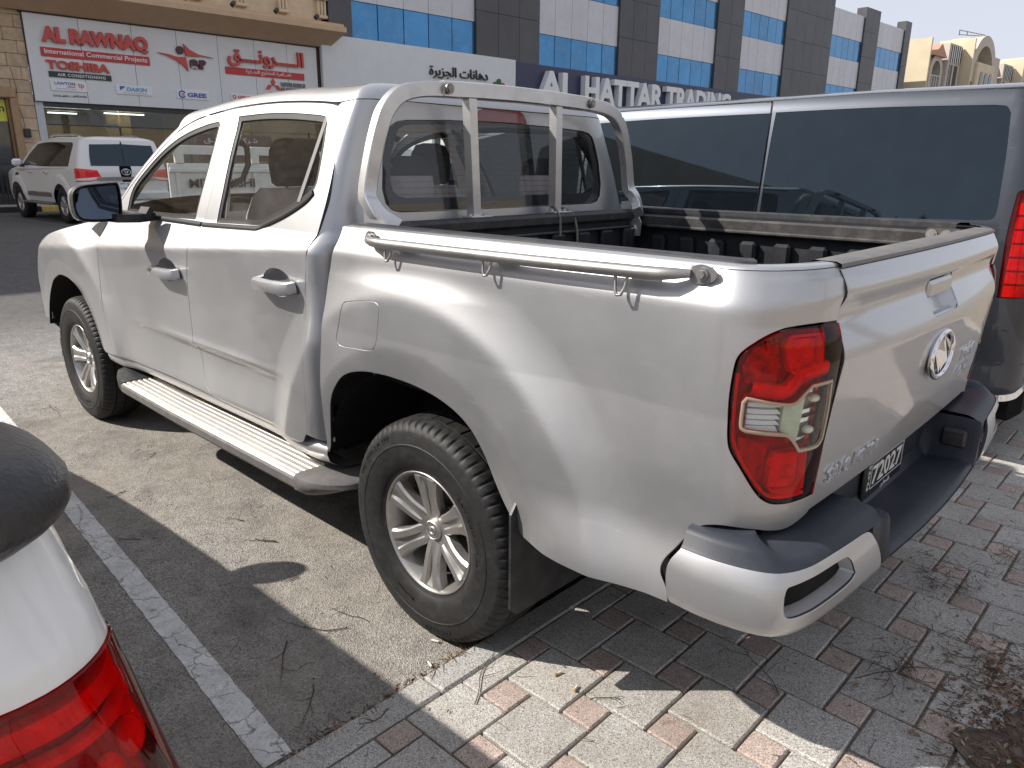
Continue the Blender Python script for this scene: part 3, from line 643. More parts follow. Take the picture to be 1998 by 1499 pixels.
WHCLAD = M('white_cladding', (.56, .57, .60), .35, var=.04, scale=1.5, obrand=.04, dirt=(.42, .40, .38), dirt_amt=.3)
BLUEGL = M('blue_mirror_glass', (.035, .22, .46), .08, metal=.35, var=.12, scale=1.2, obrand=.14, dirt=(.22, .34, .45), dirt_amt=.35, spec=.8, rvar=.04)
NAVY = M('navy_board', (.022, .028, .075), .4, var=.06); MULL = M('mullion', (.03, .032, .038), .4)
CONC = M('concrete', (.38, .36, .33), .85, var=.1, scale=4, bump=.2)
YELK = M('yellow_kerb_paint', (.55, .40, .08), .7, var=.2, dirt=(.2, .17, .12), dirt_amt=.5)
BEIGE = M('beige_render', (.62, .53, .38), .85, var=.06, scale=1); BEIGE_SHADE = M('shaded_beige_render', (.50, .45, .39), .85, var=.06); TILE = M('roof_tile', (.42, .23, .16), .8, var=.2, scale=20, obrand=.15)  # second beige is greyer: the shade on the house fronts put into colour
DARKWIN = M('dark_window', (.03, .033, .038), .1, var=.2, spec=.8)
# raised shop pavement with painted kerb
m = MB(); fbox(m, -60, 120, -.2, 1.35, .0, .32); o = m.build('shop_pavement', CONC); tagit(o, kind='structure')
for k in range(0, 9):
    o = fpart('kerb_block', YELK if k % 2 else BLKL, None, 0+k*1.0, 1.0+k*1.0-.01, 1.352, 1.50, .05, .335, .015); o['kind'] = 'structure'
# ---- shop building
B1 = thing('shop_building', 'tan stone shop building with brown sloping cornice above the wide white shop sign', 'building', tuple(FP(S(10), 0, 0)))
SL, SR = S(6.1), S(16.02); zt, zb = Zf(5.9), Zf(3.36)
fpart('wall', TAN, B1, SR+.35, -60, -14, -.02, Zf(6.0), 18.5)
fpart('wall', TAN, B1, S(16.6), SR+.02, -14, -.05, .3, Zf(6.0))
# stone blocks of the pier left of the sign
zz = .34; row = 0; shp = {}
while zz < Zf(6.0)-.1:
    s0 = S(5.62) if zz < Zf(3.55) else S(2.0); x = s0; off = .31 if row % 2 else 0
    edges = [s0]; q = s0+.42+off
    while q < SL-.05: edges.append(q); q += .62
    edges.append(SL-.012)
    if len(edges) > 2 and edges[-1]-edges[-2] < .15: edges.pop(-2)
    for a, b in zip(edges[:-1], edges[1:]): fpart('stone_block', STONE, B1, a+.004, b-.004, -.35, RNG.uniform(-.004, .006), zz+.003, zz+.335, .012)
    zz += .34; row += 1
fpart('wall', TAN, B1, S(2), SL, -.6, -.36, .3, Zf(6.0))
fpart('wall', STONE, B1, -60, S(2.0), -3, -.01, .3, Zf(6.0))
fpart('plinth', CONC, B1, S(5.55), SL+.05, 0, .10, .3, .62, .02)
# doorway on the far left with arched stone surround
m = MB(); fbox(m, S(5.41), S(5.62), -.02, .10, .32, Zf(3.55), .02); fbox(m, S(3.0), S(5.60), -.02, .13, Zf(3.40), Zf(3.72), .03); m.build('door_surround', M('door_surround', (.36, .235, .13), .75, var=.12), B1, world=True)
d = fpart('door', DARKWIN, B1, S(3.2), S(5.40), -.20, -.15, .32, Zf(3.40)); fpart('door_frame', M('bronze_frame', (.20, .115, .05), .4, metal=.4), d, S(5.32), S(5.405), -.14, -.02, .32, Zf(3.395))
m = MB(); 
for k in range(14): fbox(m, S(3.4)+k*.12, S(3.4)+k*.12+.025, -.12, -.09, .35, 1.15)
m.build('door_grille', MULL, d)
ys = thing('poster', 'yellow green poster behind the glass of the left doorway', 'poster', tuple(FP(S(4.7), 0, 2.7))); fpart('sheet', M('yellow_poster', (.62, .62, .08), .5), ys, S(4.4), S(5.31), -.145, -.12, Zf(2.72), Zf(3.36)); m = MB(); ftext(m, 'n', S(5.12), S(5.26), Zf(3.0), Zf(3.16), -.118, .006, .02); m.build('lettering', BLKL, ys, world=True)
ic = thing('intercom', 'small black intercom box on the stone pier', 'intercom', tuple(FP(S(5.75), 0, Zf(2.39)))); fpart('case', BLACKPL, ic, S(5.66), S(5.84), .008, .10, Zf(2.26), Zf(2.52), .015)
m = MB(); m.tube([FP(S(5.72), .012, Zf(2.52)), FP(S(5.70), .015, Zf(2.9)), FP(S(5.62), .012, Zf(3.2)), FP(S(5.66), .012, Zf(3.7)), FP(S(5.58), .012, Zf(4.3))], .006, 5); m.build('wire', MULL, ic, world=True)
# cornice: sloping soffit projecting over the sign, moulding, attic wall with corbels
cn = 1.05; sec = [(-.0, Zf(5.98)), (.18, Zf(5.94)), (cn, Zf(6.42)), (cn, Zf(6.60)), (cn-.12, Zf(6.64)), (cn-.12, Zf(6.72)), (-.0, Zf(6.72))]
s0, s1 = -50, SR+.42
V = [FP(s0, a, z) for a, z in sec]+[FP(s1+min(a, cn)*0.28, a, z) for a, z in sec]; n = len(sec)
m = MB(); m.add(V, [(i, (i+1) % n, (i+1) % n+n, i+n) for i in range(n)]+[tuple(range(n))[::-1], tuple(range(n, 2*n))]); m.build('cornice', CORN, B1, world=True)
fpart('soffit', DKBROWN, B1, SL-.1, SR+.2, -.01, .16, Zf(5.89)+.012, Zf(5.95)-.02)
for k in range(7):
    s = S(16.35)-k*S(1.62); m = MB()
    fbox(m, s-.20, s+.20, -.02, .20, Zf(6.98), Zf(7.10), .02)
    for j in (-.12, 0, .12): fbox(m, s+j-.045, s+j+.045, -.02, .16, Zf(7.105), Zf(7.62), .015)
    fbox(m, s-.20, s+.20, -.02, .24, Zf(7.625), Zf(7.8), .02); m.build('corbel', TAN, B1, world=True)
for k in range(5):
    s = S(15.7)-k*S(1.62); L = MB(); L.cyl(FP(s, .75, Zf(6.72)), FP(s, .75, Zf(6.82)), .03, 8); L.cyl(FP(s, .70, Zf(6.86)), FP(s, .86, Zf(6.90)), .07, 10); L.build('floodlight', MULL, B1, world=True)
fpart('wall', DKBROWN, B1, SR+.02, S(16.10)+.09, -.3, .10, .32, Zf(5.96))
# shop front: lintel, white jamb, glazing, room behind
fpart('lintel', MULL, B1, S(6.32), SR-.05, -.25, -.02, Zf(3.21), Zf(3.345))
fpart('jamb', M('white_jamb', (.50, .52, .55), .5), B1, SL+.0, S(6.32), -.3, -.01, .32, Zf(3.34))
sw = fpart('shop_window', MULL, B1, S(6.30), SR-.1, -.16, -.10, .32, .42)
ed = [S(6.325), S(8.55), S(10.85), S(13.2), SR-.1]
for a, b in zip(ed[:-1], ed[1:]):
    for z0, z1 in ((.425, Zf(2.66)), (Zf(2.70), Zf(3.205))): fpart('pane', GLASS_SH, sw, a+.02, b-.02, -.14, -.128, z0, z1)
fpart('mullion', MULL, sw, S(6.32), SR-.1, -.165, -.10, Zf(2.66)+.002, Zf(2.70)-.002)
for e_ in ed[1:-1]: fpart('mullion', MULL, sw, e_-.018, e_+.018, -.166, -.098, .425, Zf(2.655))
ROOM = M('room_wall', (.62, .52, .36), .9, var=.05, scale=1); ROOMY = M('room_ochre', (.55, .40, .14), .8, var=.05); ROOMD = M('room_dark', (.06, .05, .045), .7)
m = MB(); fbox(m, SL, SR, -6.2, -6.0, .3, Zf(3.4)); fbox(m, SL, SR, -6, -.35, .28, .31); fbox(m, SL-.1, SL+.05, -6, -.35, .3, Zf(3.4)); fbox(m, SR-.05, SR+.05, -6, -.35, .3, Zf(3.4)); fbox(m, SL, SR, -6, -.35, Zf(3.4), Zf(3.5)); m.build('shop_room', ROOM, B1, world=True)
m = MB()
for s, w, z1 in ((7.1, .5, 2.2), (9.35, .8, 3.4), (11.6, .9, 3.4), (14.2, .9, 3.4)): fbox(m, S(s), S(s)+w, -4.4, -4.0, .31, Zf(z1))
m.build('pillar', ROOMY, B1, world=True)
m = MB()
for s, w, z0, z1, n_ in ((6.6, .9, .4, 2.6, -5.9), (8.0, .5, .4, 1.9, -3), (10.4, .8, .4, 2.4, -5.5), (12.3, 1.6, .4, 2.6, -3.2), (8.6, .9, .4, 1.5, -2.2)): fbox(m, S(s), S(s)+w, n_, n_-.4, z0, Zf(z1))
m.build('display_shelf', ROOMD, B1, world=True)
TUBE = emit('fluorescent', (.95, .97, 1.0), 3.5)
for s, w, n_ in ((6.4, 1.6, -1.6), (9.2, 1.3, -3.6), (11.9, 1.7, -2.0), (7.6, .9, -4.8), (13.6, 1.2, -3.0)): fpart('ceiling_lamp', TUBE, B1, S(s), S(s)+w, n_, n_-.09, Zf(3.30), Zf(3.34))
for s, z in ((8.2, 2.68), (11.3, 2.62)):
    b = thing('hanging_board', 'small white board hanging inside the shop window, %s of the two' % ('left' if s < 9 else 'right'), 'board', tuple(FP(S(s), -.4, Zf(z))), group='white boards inside the shop window'); fpart('board', WHITEL, b, S(s), S(s)+.42, -.5, -.48, Zf(z)-.09, Zf(z)+.09)
stk = thing('window_sticker', 'maroon panel with white Arabic writing stuck on the shop glass', 'sticker', tuple(FP(S(12), 0, 2)))
fpart('film', MAROON, stk, S(11.1), S(14.0), -.127, -.122, Zf(1.6), Zf(2.55)); m = MB(); ftext(m, arabic('شركـة الـرونـق'), S(11.35), S(13.4), Zf(2.22), Zf(2.46), -.121, .004); m.build('lettering', WHITEL, stk, world=True); m = MB(); ftext(m, 'COMPANY', S(11.5), S(13.2), Zf(2.03), Zf(2.13), -.121, .004); m.build('lettering', WHITEL, stk, world=True)
# ---- the white sign over the shop, a thing of its own
SG = thing('shop_sign', 'long white panelled sign with big red letters over the shop', 'sign', tuple(FP(S(11), .1, zb)))
nb = [SL, S(7.62), S(9.2), S(10.65), S(12.08), S(13.45), S(14.75), SR]
for a, b in zip(nb[:-1], nb[1:]): fpart('panel', SIGNW, SG, a+.006, b-.006, .04, .10, zb, zt, .004)
fpart('backing', MULL, SG, SL-.015, SR+.015, -.005, .038, zb-.015, zt+.008)
n0 = .102
def sgtext(t, mat, s0, s1, z0, z1, ext=.06, bold=.02, nm='lettering', **k): m = MB(); ftext(m, t, S(s0), S(s1), Zf(z0), Zf(z1), k.pop('n', n0), ext, bold, **k); return m.build(nm, mat, SG, world=True)
def sgbar(mat, s0, s1, z0, z1, n1=.13, nm='name_bar'): return fpart(nm, mat, SG, S(s0), S(s1), n0, n1, Zf(z0), Zf(z1), .004)
sgtext('AL RAWNAQ', REDL, 6.52, 9.66, 5.03, 5.57, .10, .062)
sgbar(REDBAR, 6.45, 9.68, 4.69, 4.96); sgtext('International Commercial Projects', WHITEL, 6.55, 9.6, 4.735, 4.92, .012, .012, n=.1305)
sgtext('TOSHIBA', REDL, 6.55, 8.37, 4.33, 4.60, .06, .04)
sgbar(GREENBLK, 6.58, 8.40, 4.10, 4.27); sgtext('AIR CONDITIONING', WHITEL, 6.82, 8.22, 4.135, 4.225, .010, .015, n=.1305, space=1.15)
sgbar(WHITEL, 6.58, 7.62, 3.70, 4.01); sgtext('LAWTON', BLUEL, 6.70, 7.28, 3.88, 3.97, .01, .015, n=.1305); sgtext('GROUP', REDL, 7.05, 7.28, 3.815, 3.85, .01, .01, n=.1305); sgtext('tp', REDL, 7.36, 7.54, 3.79, 3.95, .01, .0, n=.1305); sgtext('Electromechanical works', GREYL, 6.72, 7.3, 3.755, 3.785, .006, 0, n=.1305)
sgtext('C.R. Nr. 66279 / 1', BLKL, 6.62, 7.12, 3.52, 3.575, .01, .02); sgtext(arabic('رقم السجل التجاري'), BLKL, 7.17, 7.58, 3.515, 3.60, .01, .02)
sgbar(WHITEL, 8.50, 9.64, 3.72, 4.0); sgtext('DAIKIN', LBLUE, 8.82, 9.48, 3.83, 3.95, .01, .025, n=.1305, shear=.2); sgtext('AIR CONDITIONERS', GREYL, 8.7, 9.48, 3.755, 3.795, .006, .0, n=.1305)
m = MB(); m.prism([(0, 0), (.17, .13), (0, .13)], (FP(S(8.62), .1405, Zf(3.83)), EV, UP, NV), .01); m.build('logo', BLUEL, SG, world=True)
sgbar(WHITEL, 10.46, 11.58, 3.70, 4.0); sgtext('GREE', BLUEL, 10.83, 11.5, 3.765, 3.915, .01, .04, n=.1305)
m = MB(); m.tube([FP(S(10.65)+.095*math.cos(a), .134, Zf(3.85)+.095*math.sin(a)) for a in np.linspace(.5, 5.6, 24)], .022, 6); m.build('logo', BLUEL, SG, world=True); sgtext('G', REDL, 10.62, 10.72, 3.80, 3.88, .01, .03, n=.1305, nm='logo')
sgbar(WHITEL, 12.40, 13.5, 3.76, 4.0); sgtext('O', REDL, 12.46, 12.60, 3.81, 3.95, .01, .03, n=.1305, nm='logo'); sgtext('GENERAL', REDL, 12.66, 13.45, 3.83, 3.935, .01, .03, n=.1305)
# abstract figure logo
c0 = (10.90, 5.10); f = lambda pts: [((a-c0[0])*KS, (z-c0[1])*KS) for a, z in pts]
fr = (FP(S(c0[0]), n0+.06, Zf(c0[1])), EV, UP, NV)
m = MB(); m.prism(f([(9.97, 5.14), (10.3, 5.12), (10.62, 5.05), (10.90, 5.08), (10.95, 4.62), (10.8, 4.78), (10.55, 4.95), (10.25, 5.07)]), fr, .055); m.build('logo', REDL, SG, world=True)
m = MB(); m.prism(f([(10.90, 5.12), (10.86, 5.50), (11.05, 5.33), (11.35, 5.2), (11.9, 5.13), (11.5, 5.15), (11.2, 5.12)]), fr, .05); m.build('logo', REDL, SG, world=True)
m = MB(); m.prism([(.12*math.cos(a), .12*math.sin(a)) for a in np.linspace(0, 2*math.pi, 24)[:-1]], (FP(S(10.72), n0+.06, Zf(5.28)), EV, UP, NV), .055); m.build('logo', MAROON, SG, world=True)
sgtext('a', MAROON, 11.02, 11.34, 4.72, 5.03, .06, .09); sgtext('r', MAROON, 11.36, 11.6, 4.72, 5.03, .06, .09)
sgtext(arabic('الـــــرونــــق'), REDL, 12.40, 15.40, 4.93, 5.64, .10, .03)
sgbar(REDBAR, 12.29, 15.42, 4.655, 4.90); sgtext(arabic('العـــالمية للمشاريع التجــارية'), WHITEL, 13.05, 14.85, 4.69, 4.87, .010, .006, n=.1305)
for k, (a, z) in enumerate(((14.10, 4.50), (13.93, 4.32), (14.27, 4.32))):
    w = .13; m = MB(); m.prism([(0, -w*1.0), (w*.62, 0), (0, w*1.0), (-w*.62, 0)] if k == 0 else ([(-w*1.0, -w*.62), (w*.1, -w*.62), (w*.85, w*.55), (-w*.2, w*.55)] if k == 1 else [(-w*.1, -w*.62), (w*1.0, -w*.62), (w*.2, w*.55), (-w*.85, w*.55)]), (FP(S(a), n0+.04, Zf(z)), EV, UP, NV), .035); m.build('logo', REDL, SG, world=True)
sgtext('MITSUBISHI', GREYD, 14.42, 15.42, 4.38, 4.53, .05, .03); sgtext('ELECTRIC', GREYD, 14.42, 15.30, 4.19, 4.34, .05, .03); sgbar(BLKL, 13.98, 15.3, 4.02, 4.14); sgtext('Cooling and Heating', WHITEL, 14.02, 15.25, 4.04, 4.12, .01, .01, n=.1305)
# ---- blue and grey office block
B2 = thing('office_block', 'tall office block with dark grey columns, blue mirror windows and white panels', 'building', tuple(FP(S(45), 0, 0)))
lv = [6.36, 7.85, 9.85, 11.35, 13.25]; top = 13.95
cols = [(16.63, 17.70), (24.26, 28.36), (34.5, 38.05), (44.04, 47.0), (52.65, 59.6), (65.16, 67.92), (73.4, 74.65)]
fpart('core', MULL, B2, S(16.63), S(74.6), -16, -.13, .3, Zf(13.3))
for a, b in cols:
    n = max(1, round((b-a)/1.38)); zs = [Zf(6.36), Zf(8.35), Zf(10.3), Zf(12.2), Zf(top)]
    for i in range(n):
        s0 = S(a+(b-a)*i/n); s1 = S(a+(b-a)*(i+1)/n)
        for z0, z1 in zip(zs[:-1], zs[1:]): fpart('cladding_panel', DKCLAD, B2, s0+.008, s1-.008, -.6 if i in (0, n-1) else -.12, .12, z0+.008, z1-.008)
for (a, b), (c, d) in zip(cols[:-1], cols[1:]):
    n = 5
    for i in range(n):
        s0 = S(b+(c-b)*i/n); s1 = S(b+(c-b)*(i+1)/n)
        for k, (z0, z1) in enumerate(zip(lv[:-1], lv[1:])):
            if k % 2 == 0: fpart('window_pane', BLUEGL, B2, s0+.02, s1-.02, -.10, -.02+RNG.uniform(-.004, .004), Zf(z0)+.015, Zf(z1)-.015)
            else: fpart('white_panel', WHCLAD, B2, s0+.01, s1-.01, -.10, .0, Zf(z0)+.008, Zf(z1)-.008)
fpart('shop_front', DARKWIN, B2, S(16.7), S(74.5), -.3, -.13, .3, Zf(4.6))
# white fascia with the paint shop name
PS = thing('paint_sign', 'plain white fascia with black Arabic name and a flower mark', 'sign', tuple(FP(S(21), 0, Zf(5))))
fpart('fascia', SIGNW, PS, S(16.14), S(26.57), .13, .30, Zf(4.2), Zf(6.42), .006)
m = MB(); ftext(m, arabic('دهانات الجزيرة'), S(21.35), S(24.75), Zf(5.22), Zf(5.75), .301, .06, .012); m.build('lettering', BLKL, PS, world=True)
m = MB(); ftext(m, 'Jazeera Paints', S(21.5), S(24.7), Zf(4.72), Zf(5.10), .301, .06, .02); m.build('lettering', BLKL, PS, world=True)
for k, (a, colr) in enumerate(((90, (.02, .09, .05)), (155, (.04, .12, .06)), (215, (.02, .07, .26)), (25, (.45, .13, .06)), (-35, (.50, .16, .05)))):
    t = math.radians(a); m = MB(); ca, sa = math.cos(t), math.sin(t); pet = [(.10+.26*(1-math.cos(q))/2*1.0+0*q, .12*math.sin(q)) for q in np.linspace(0, 2*math.pi, 15)[:-1]]
    m.prism([(ca*x-sa*y, sa*x+ca*y) for x, y in pet], (FP(S(25.45), .36, Zf(5.10)), EV, UP, NV), .055); m.build('petal', M('petal_%d' % k, colr, .4), PS, world=True)
NS = thing('navy_sign', 'long navy fascia with huge pale letters on the office block', 'sign', tuple(FP(S(36), 0, Zf(5))))
fpart('fascia', NAVY, NS, S(26.58), S(52.6), .13, .28, Zf(4.2), Zf(6.355), .006)
for tx, s0, s1 in (('AL', 27.95, 30.6), ('HATTAR', 31.3, 38.15), ('TRADING', 38.45, 45.45)):
    m = MB(); ftext(m, tx, S(s0), S(s1), Zf(4.72), Zf(6.10), .281, .30, .035); m.build('lettering', WHITEL, NS, world=True)
# ---- far beige houses beyond the office block
def house(s0, w, zt_, label, seed):
    h = thing('apartment_house', label, 'house', tuple(FP(S(s0), 0, 0)), group='beige apartment houses at the far end of the street'); n1 = 3.0
    def P(*a): return fpart(a[0], a[1], h, S(a[2]), S(a[3]), a[4], a[5], Zf(a[6]), Zf(a[7]), a[8] if len(a) > 8 else 0)
    P('wall', BEIGE_SHADE, s0+.2, s0+w, -12, 0, .4, zt_-1.0)
    P('side_wall', BEIGE, s0-.1, s0+.19, -12, .7, .4, zt_)
    def arch(nm, mat, a, b, z0, z1, n0, n1, hole):
        c = (a+b)/2; r = (b-a)/2; out = [(-r, 0)]+[(r*math.cos(t), z1-z0-r+r*math.sin(t)) for t in np.linspace(math.pi, 0, 15)]+[(r, 0)]
        q = r*hole; inn = [(q, 0)]+[(q*math.cos(t), z1-z0-r+q*math.sin(t)) for t in np.linspace(0, math.pi, 15)]+[(-q, 0)]
        m = MB(); m.prism([(x*KS, y*KS) for x, y in out+inn], (FP(S(c), n1, Zf(z0)), EV, UP, NV), n1-n0); return m.build(nm, mat, h, world=True)
    P('balcony_block', BEIGE_SHADE, s0+.25, s0+3.55, .001, .75, .4, zt_-4.2)
    arch('arched_gable', BEIGE_SHADE, s0+.25, s0+3.5, zt_-4.2, zt_-1.25, .002, .75, .66); P('window', DARKWIN, s0+1.0, s0+2.7, .003, .05, zt_-4.0, zt_-1.8)
    m = MB()
    for i in range(5): m.tube([FP(S(s0+.6+i*.6), .7, Zf(zt_-4.1)), FP(S(s0+.6+i*.6), .7, Zf(zt_-3.1))], .03, 5)
    m.tube([FP(S(s0+.4), .7, Zf(zt_-3.1)), FP(S(s0+3.5), .7, Zf(zt_-3.1))], .04, 5); m.build('railing', WHITEL, h, world=True)
    V = [FP(S(s0+.22), .95, Zf(zt_-1.45)), FP(S(s0+1.9), .95, Zf(zt_-.35)), FP(S(s0+3.6), .95, Zf(zt_-1.45)), FP(S(s0+.22), -.5, Zf(zt_-1.45)), FP(S(s0+1.9), -.5, Zf(zt_-.35)), FP(S(s0+3.6), -.5, Zf(zt_-1.45))]
    m = MB(); m.add(V, [(0, 1, 4, 3), (1, 2, 5, 4), (0, 2, 1), (3, 4, 5), (0, 3, 5, 2)]); m.build('roof', TILE, h, world=True)
    P('bay', BEIGE_SHADE, s0+3.7, s0+7.1, .001, 1.0, .4, zt_-.1); P('screen', WHITEL, s0+4.0, s0+6.9, 1.005, 1.06, zt_-1.75, zt_-.25)
    for i in range(6): P('slat', MULL, s0+4.05+i*.53, s0+4.13+i*.53, 1.062, 1.12, zt_-1.75, zt_-.25)
    for i in range(2): P('window', DARKWIN, s0+4.2+i*1.4, s0+5.0+i*1.4, 1.003, 1.05, zt_-5, zt_-1.95)
    P('tower', BEIGE, s0+7.3, s0+7.6, -1, 1.9, .4, zt_+.62)
    arch('arched_tower', BEIGE_SHADE, s0+7.6, s0+15.0, zt_-3.2, zt_+1.25, -1, 1.8, .74); P('wall', BEIGE_SHADE, s0+7.7, s0+14.9, -1.2, .7, .4, zt_+.0)
    P('oriel', BEIGE, s0+8.6, s0+13.8, .75, 2.1, .4, zt_-1.4, .1)
    for i in range(3): arch('window', DARKWIN, s0+9.4+i*1.4, s0+10.3+i*1.4, zt_-5, zt_-2.2, 2.08, 2.15, .02)
    P('window', DARKWIN, s0+10.6, s0+12.2, .71, .76, zt_-.9, zt_+.2)
    P('wall', BEIGE_SHADE, s0+15.1, s0+w, -3, 1.6, .4, zt_-.35)
    return h
house(78.2, 16.9, 13.1, 'nearest beige apartment house with sunlit side wall and arched gables', 1)
house(95.4, 16.9, 12.85, 'further beige apartment house, its arched top just above the van roof', 2)
an = thing('roof_antenna', 'thin metal aerial frame on top of the arched tower', 'aerial', tuple(FP(S(88), 0, Zf(14.3))))
m = MB()
for a, b in (((85.4, 14.1), (85.4, 14.55)), ((85.4, 14.55), (93.0, 14.95)), ((85.4, 14.15), (93.0, 14.85)), ((87.6, 14.3), (87.6, 14.7)), ((93, 14.95), (93.4, 14.6)), ((91.2, 13.8), (95.2, 14.1)), ((95.2, 14.1), (95.6, 13.6)), ((91, 14.7), (91.3, 14.4))): m.tube([FP(S(a[0]), .5, Zf(a[1])), FP(S(b[0]), .5, Zf(b[1]))], .035, 5)
m.build('frame', MULL, an, world=True)
# ------------------------------------------------------------ the pickup (world frame: rear axle at x=0, x forward, y to its left)
TK = thing('pickup_truck', 'dusty silver double cab pickup with roll hoop and open bed, rear wheels against the kerb', 'pickup truck')
cabP = lambda u, z: np.stack([np.asarray(u, float)+0*z, ycab(u, z), np.asarray(z, float)+0*u], -1)
bedP = lambda u, z: bed(u, z)
RD_TOP = [(1.541, 1.728), (1.396, 1.732), (1.255, 1.7335), (1.106, 1.731), (.963, 1.725), (.857, 1.719), (.766, 1.712), (.709, 1.706), (.667, 1.697), (.636, 1.682), (.612, 1.650), (.586, 1.588), (.558, 1.493), (.544, 1.392), (.549, 1.292), (.560, 1.222), (.577, 1.145), (.594, 1.062), (.597, .956), (.588, .822), (.588, .709), (.592, .610), (.600, .566)]
B_LINE = [(1.541, 1.728), (1.536, 1.690), (1.507, 1.575), (1.489, 1.456), (1.488, 1.341), (1.486, 1.270), (1.484, 1.211), (1.490, 1.160), (1.506, 1.105), (1.535, 1.019), (1.552, .89), (1.548, .768), (1.535, .675), (1.513, .60), (1.482, .555), (1.440, .520)]
RD_BOT = [(.620, .537), (.655, .518), (.75, .513), (.966, .512), (1.20, .511), (1.345, .513), (1.440, .520)]
FD_TOP = [(2.496, 1.283), (2.37, 1.395), (2.245, 1.495), (2.135, 1.574), (2.031, 1.638), (1.933, 1.676), (1.828, 1.699), (1.682, 1.716), (1.541, 1.728)]
FD_BOT = [(1.440, .520), (1.788, .523), (2.046, .521), (2.298, .515), (2.457, .524)]
FD_FRT = [(2.457, .524), (2.500, .60), (2.524, .70), (2.548, .80), (2.568, .90), (2.581, .981), (2.578, 1.049), (2.566, 1.108), (2.556, 1.165), (2.535, 1.220), (2.496, 1.283)]
FG = path([(2.362, 1.262), (2.350, 1.378), (2.235, 1.480), (2.088, 1.574), (1.935, 1.632), (1.759, 1.667), (1.640, 1.679)], [(1.640, 1.679), (1.613, 1.666)], [(1.613, 1.666), (1.589, 1.559), (1.578, 1.455), (1.580, 1.337), (1.582, 1.268)], [(1.582, 1.268), (1.956, 1.262), (2.362, 1.262)])
RG = path([(1.460, 1.694), (1.222, 1.696), (.995, 1.688), (.790, 1.673)], [(.790, 1.673), (.728, 1.664), (.700, 1.642)], [(.700, 1.642), (.674, 1.585), (.650, 1.511), (.638, 1.449), (.643, 1.420)], [(.643, 1.420), (.686, 1.386), (.808, 1.335), (.955, 1.288), (1.010, 1.277)], [(1.010, 1.277), (1.372, 1.266)], [(1.372, 1.266), (1.383, 1.392), (1.411, 1.531), (1.437, 1.640), (1.460, 1.694)])
H1 = [(1.85, 1.048), (1.80, 1.062), (1.675, 1.066), (1.585, 1.055), (1.585, 1.03), (1.742, 1.013), (1.84, 1.022)]
def ellipse2(cx, cz, a, b, n=28, rot=0.0):
    return [(cx+a*math.cos(t)*math.cos(rot)-b*math.sin(t)*math.sin(rot), cz+a*math.cos(t)*math.sin(rot)+b*math.sin(t)*math.cos(rot)) for t in np.linspace(0, 2*math.pi, n+1)[:-1]]
def door(nm, outline, glassl, cupc, mirror, lab=None):
    cup = ellipse2(cupc[0], cupc[1], .098, .052)
    d = panel(nm, cabP, outline, SILVER, TK, [glassl, cup], mirror=mirror, step=.03 if mirror else .015)
    panel('handle_cup', cabP, cup, SILVER, d, step=.012, gap=-.0015, lips=False, mirror=mirror, deform=lambda q: -.034*(1-np.clip(((q[:, 0]-cupc[0])/.0995)**2+((q[:, 1]-cupc[1])/.0535)**2, 0, 1))**.8)
    sg = -1 if mirror else 1
    # bar handle: grip and key end
    def hp(x, o): p = cabP(np.array(x), np.array(cupc[1]-.008)); n = surf_n(cabP, np.array(x), np.array(cupc[1]-.008)); p = p+n*o; return np.array((p[0], p[1]*sg, p[2]))
    m = MB(); x0, x1 = cupc[0]+.112, cupc[0]-.118
    sec = [(-.021, -.013), (-.024, 0), (-.017, .017), (0, .021), (.017, .017), (.022, 0), (.019, -.013)]
    pts = [(x0, .004), (x0-.012, .024), (x0-.03, .036), (x0-.09, .040), (x0-.135, .040), (x0-.155, .039)]
    m.sweep([hp(x, o) for x, o in pts], [(b, a) for a, b in [(q[0], q[1]) for q in sec]] if False else sec, up=(0, sg*.0, 1) if False else (0, sg, 0), smooth=False)
    h = m.build('handle', SILVER, d, angle=40)
    m = MB(); m.sweep([hp(x, o) for x, o in ((x1+.074, .040), (x1+.02, .038), (x1+.004, .028), (x1, .004))], [(a*1.06, b*1.06) for a, b in sec], up=(0, sg, 0)); m.build('handle_end', SILVER, d, angle=40)
    # seal, pane
    ring = resample(glassl, .02)
    panel('window_seal', cabP, np.array(glassl), SEAL_GAPSHADE, d, [inset(glassl, .020)], gap=.0005, off=-.004, mirror=mirror, step=.03)
    panel('pane', lambda u, z: cabP(u, z)-np.array([0, .011, 0]), inset(glassl, .016), GLASS_T, d, gap=0, lips=False, mirror=mirror, step=.05)
    return d
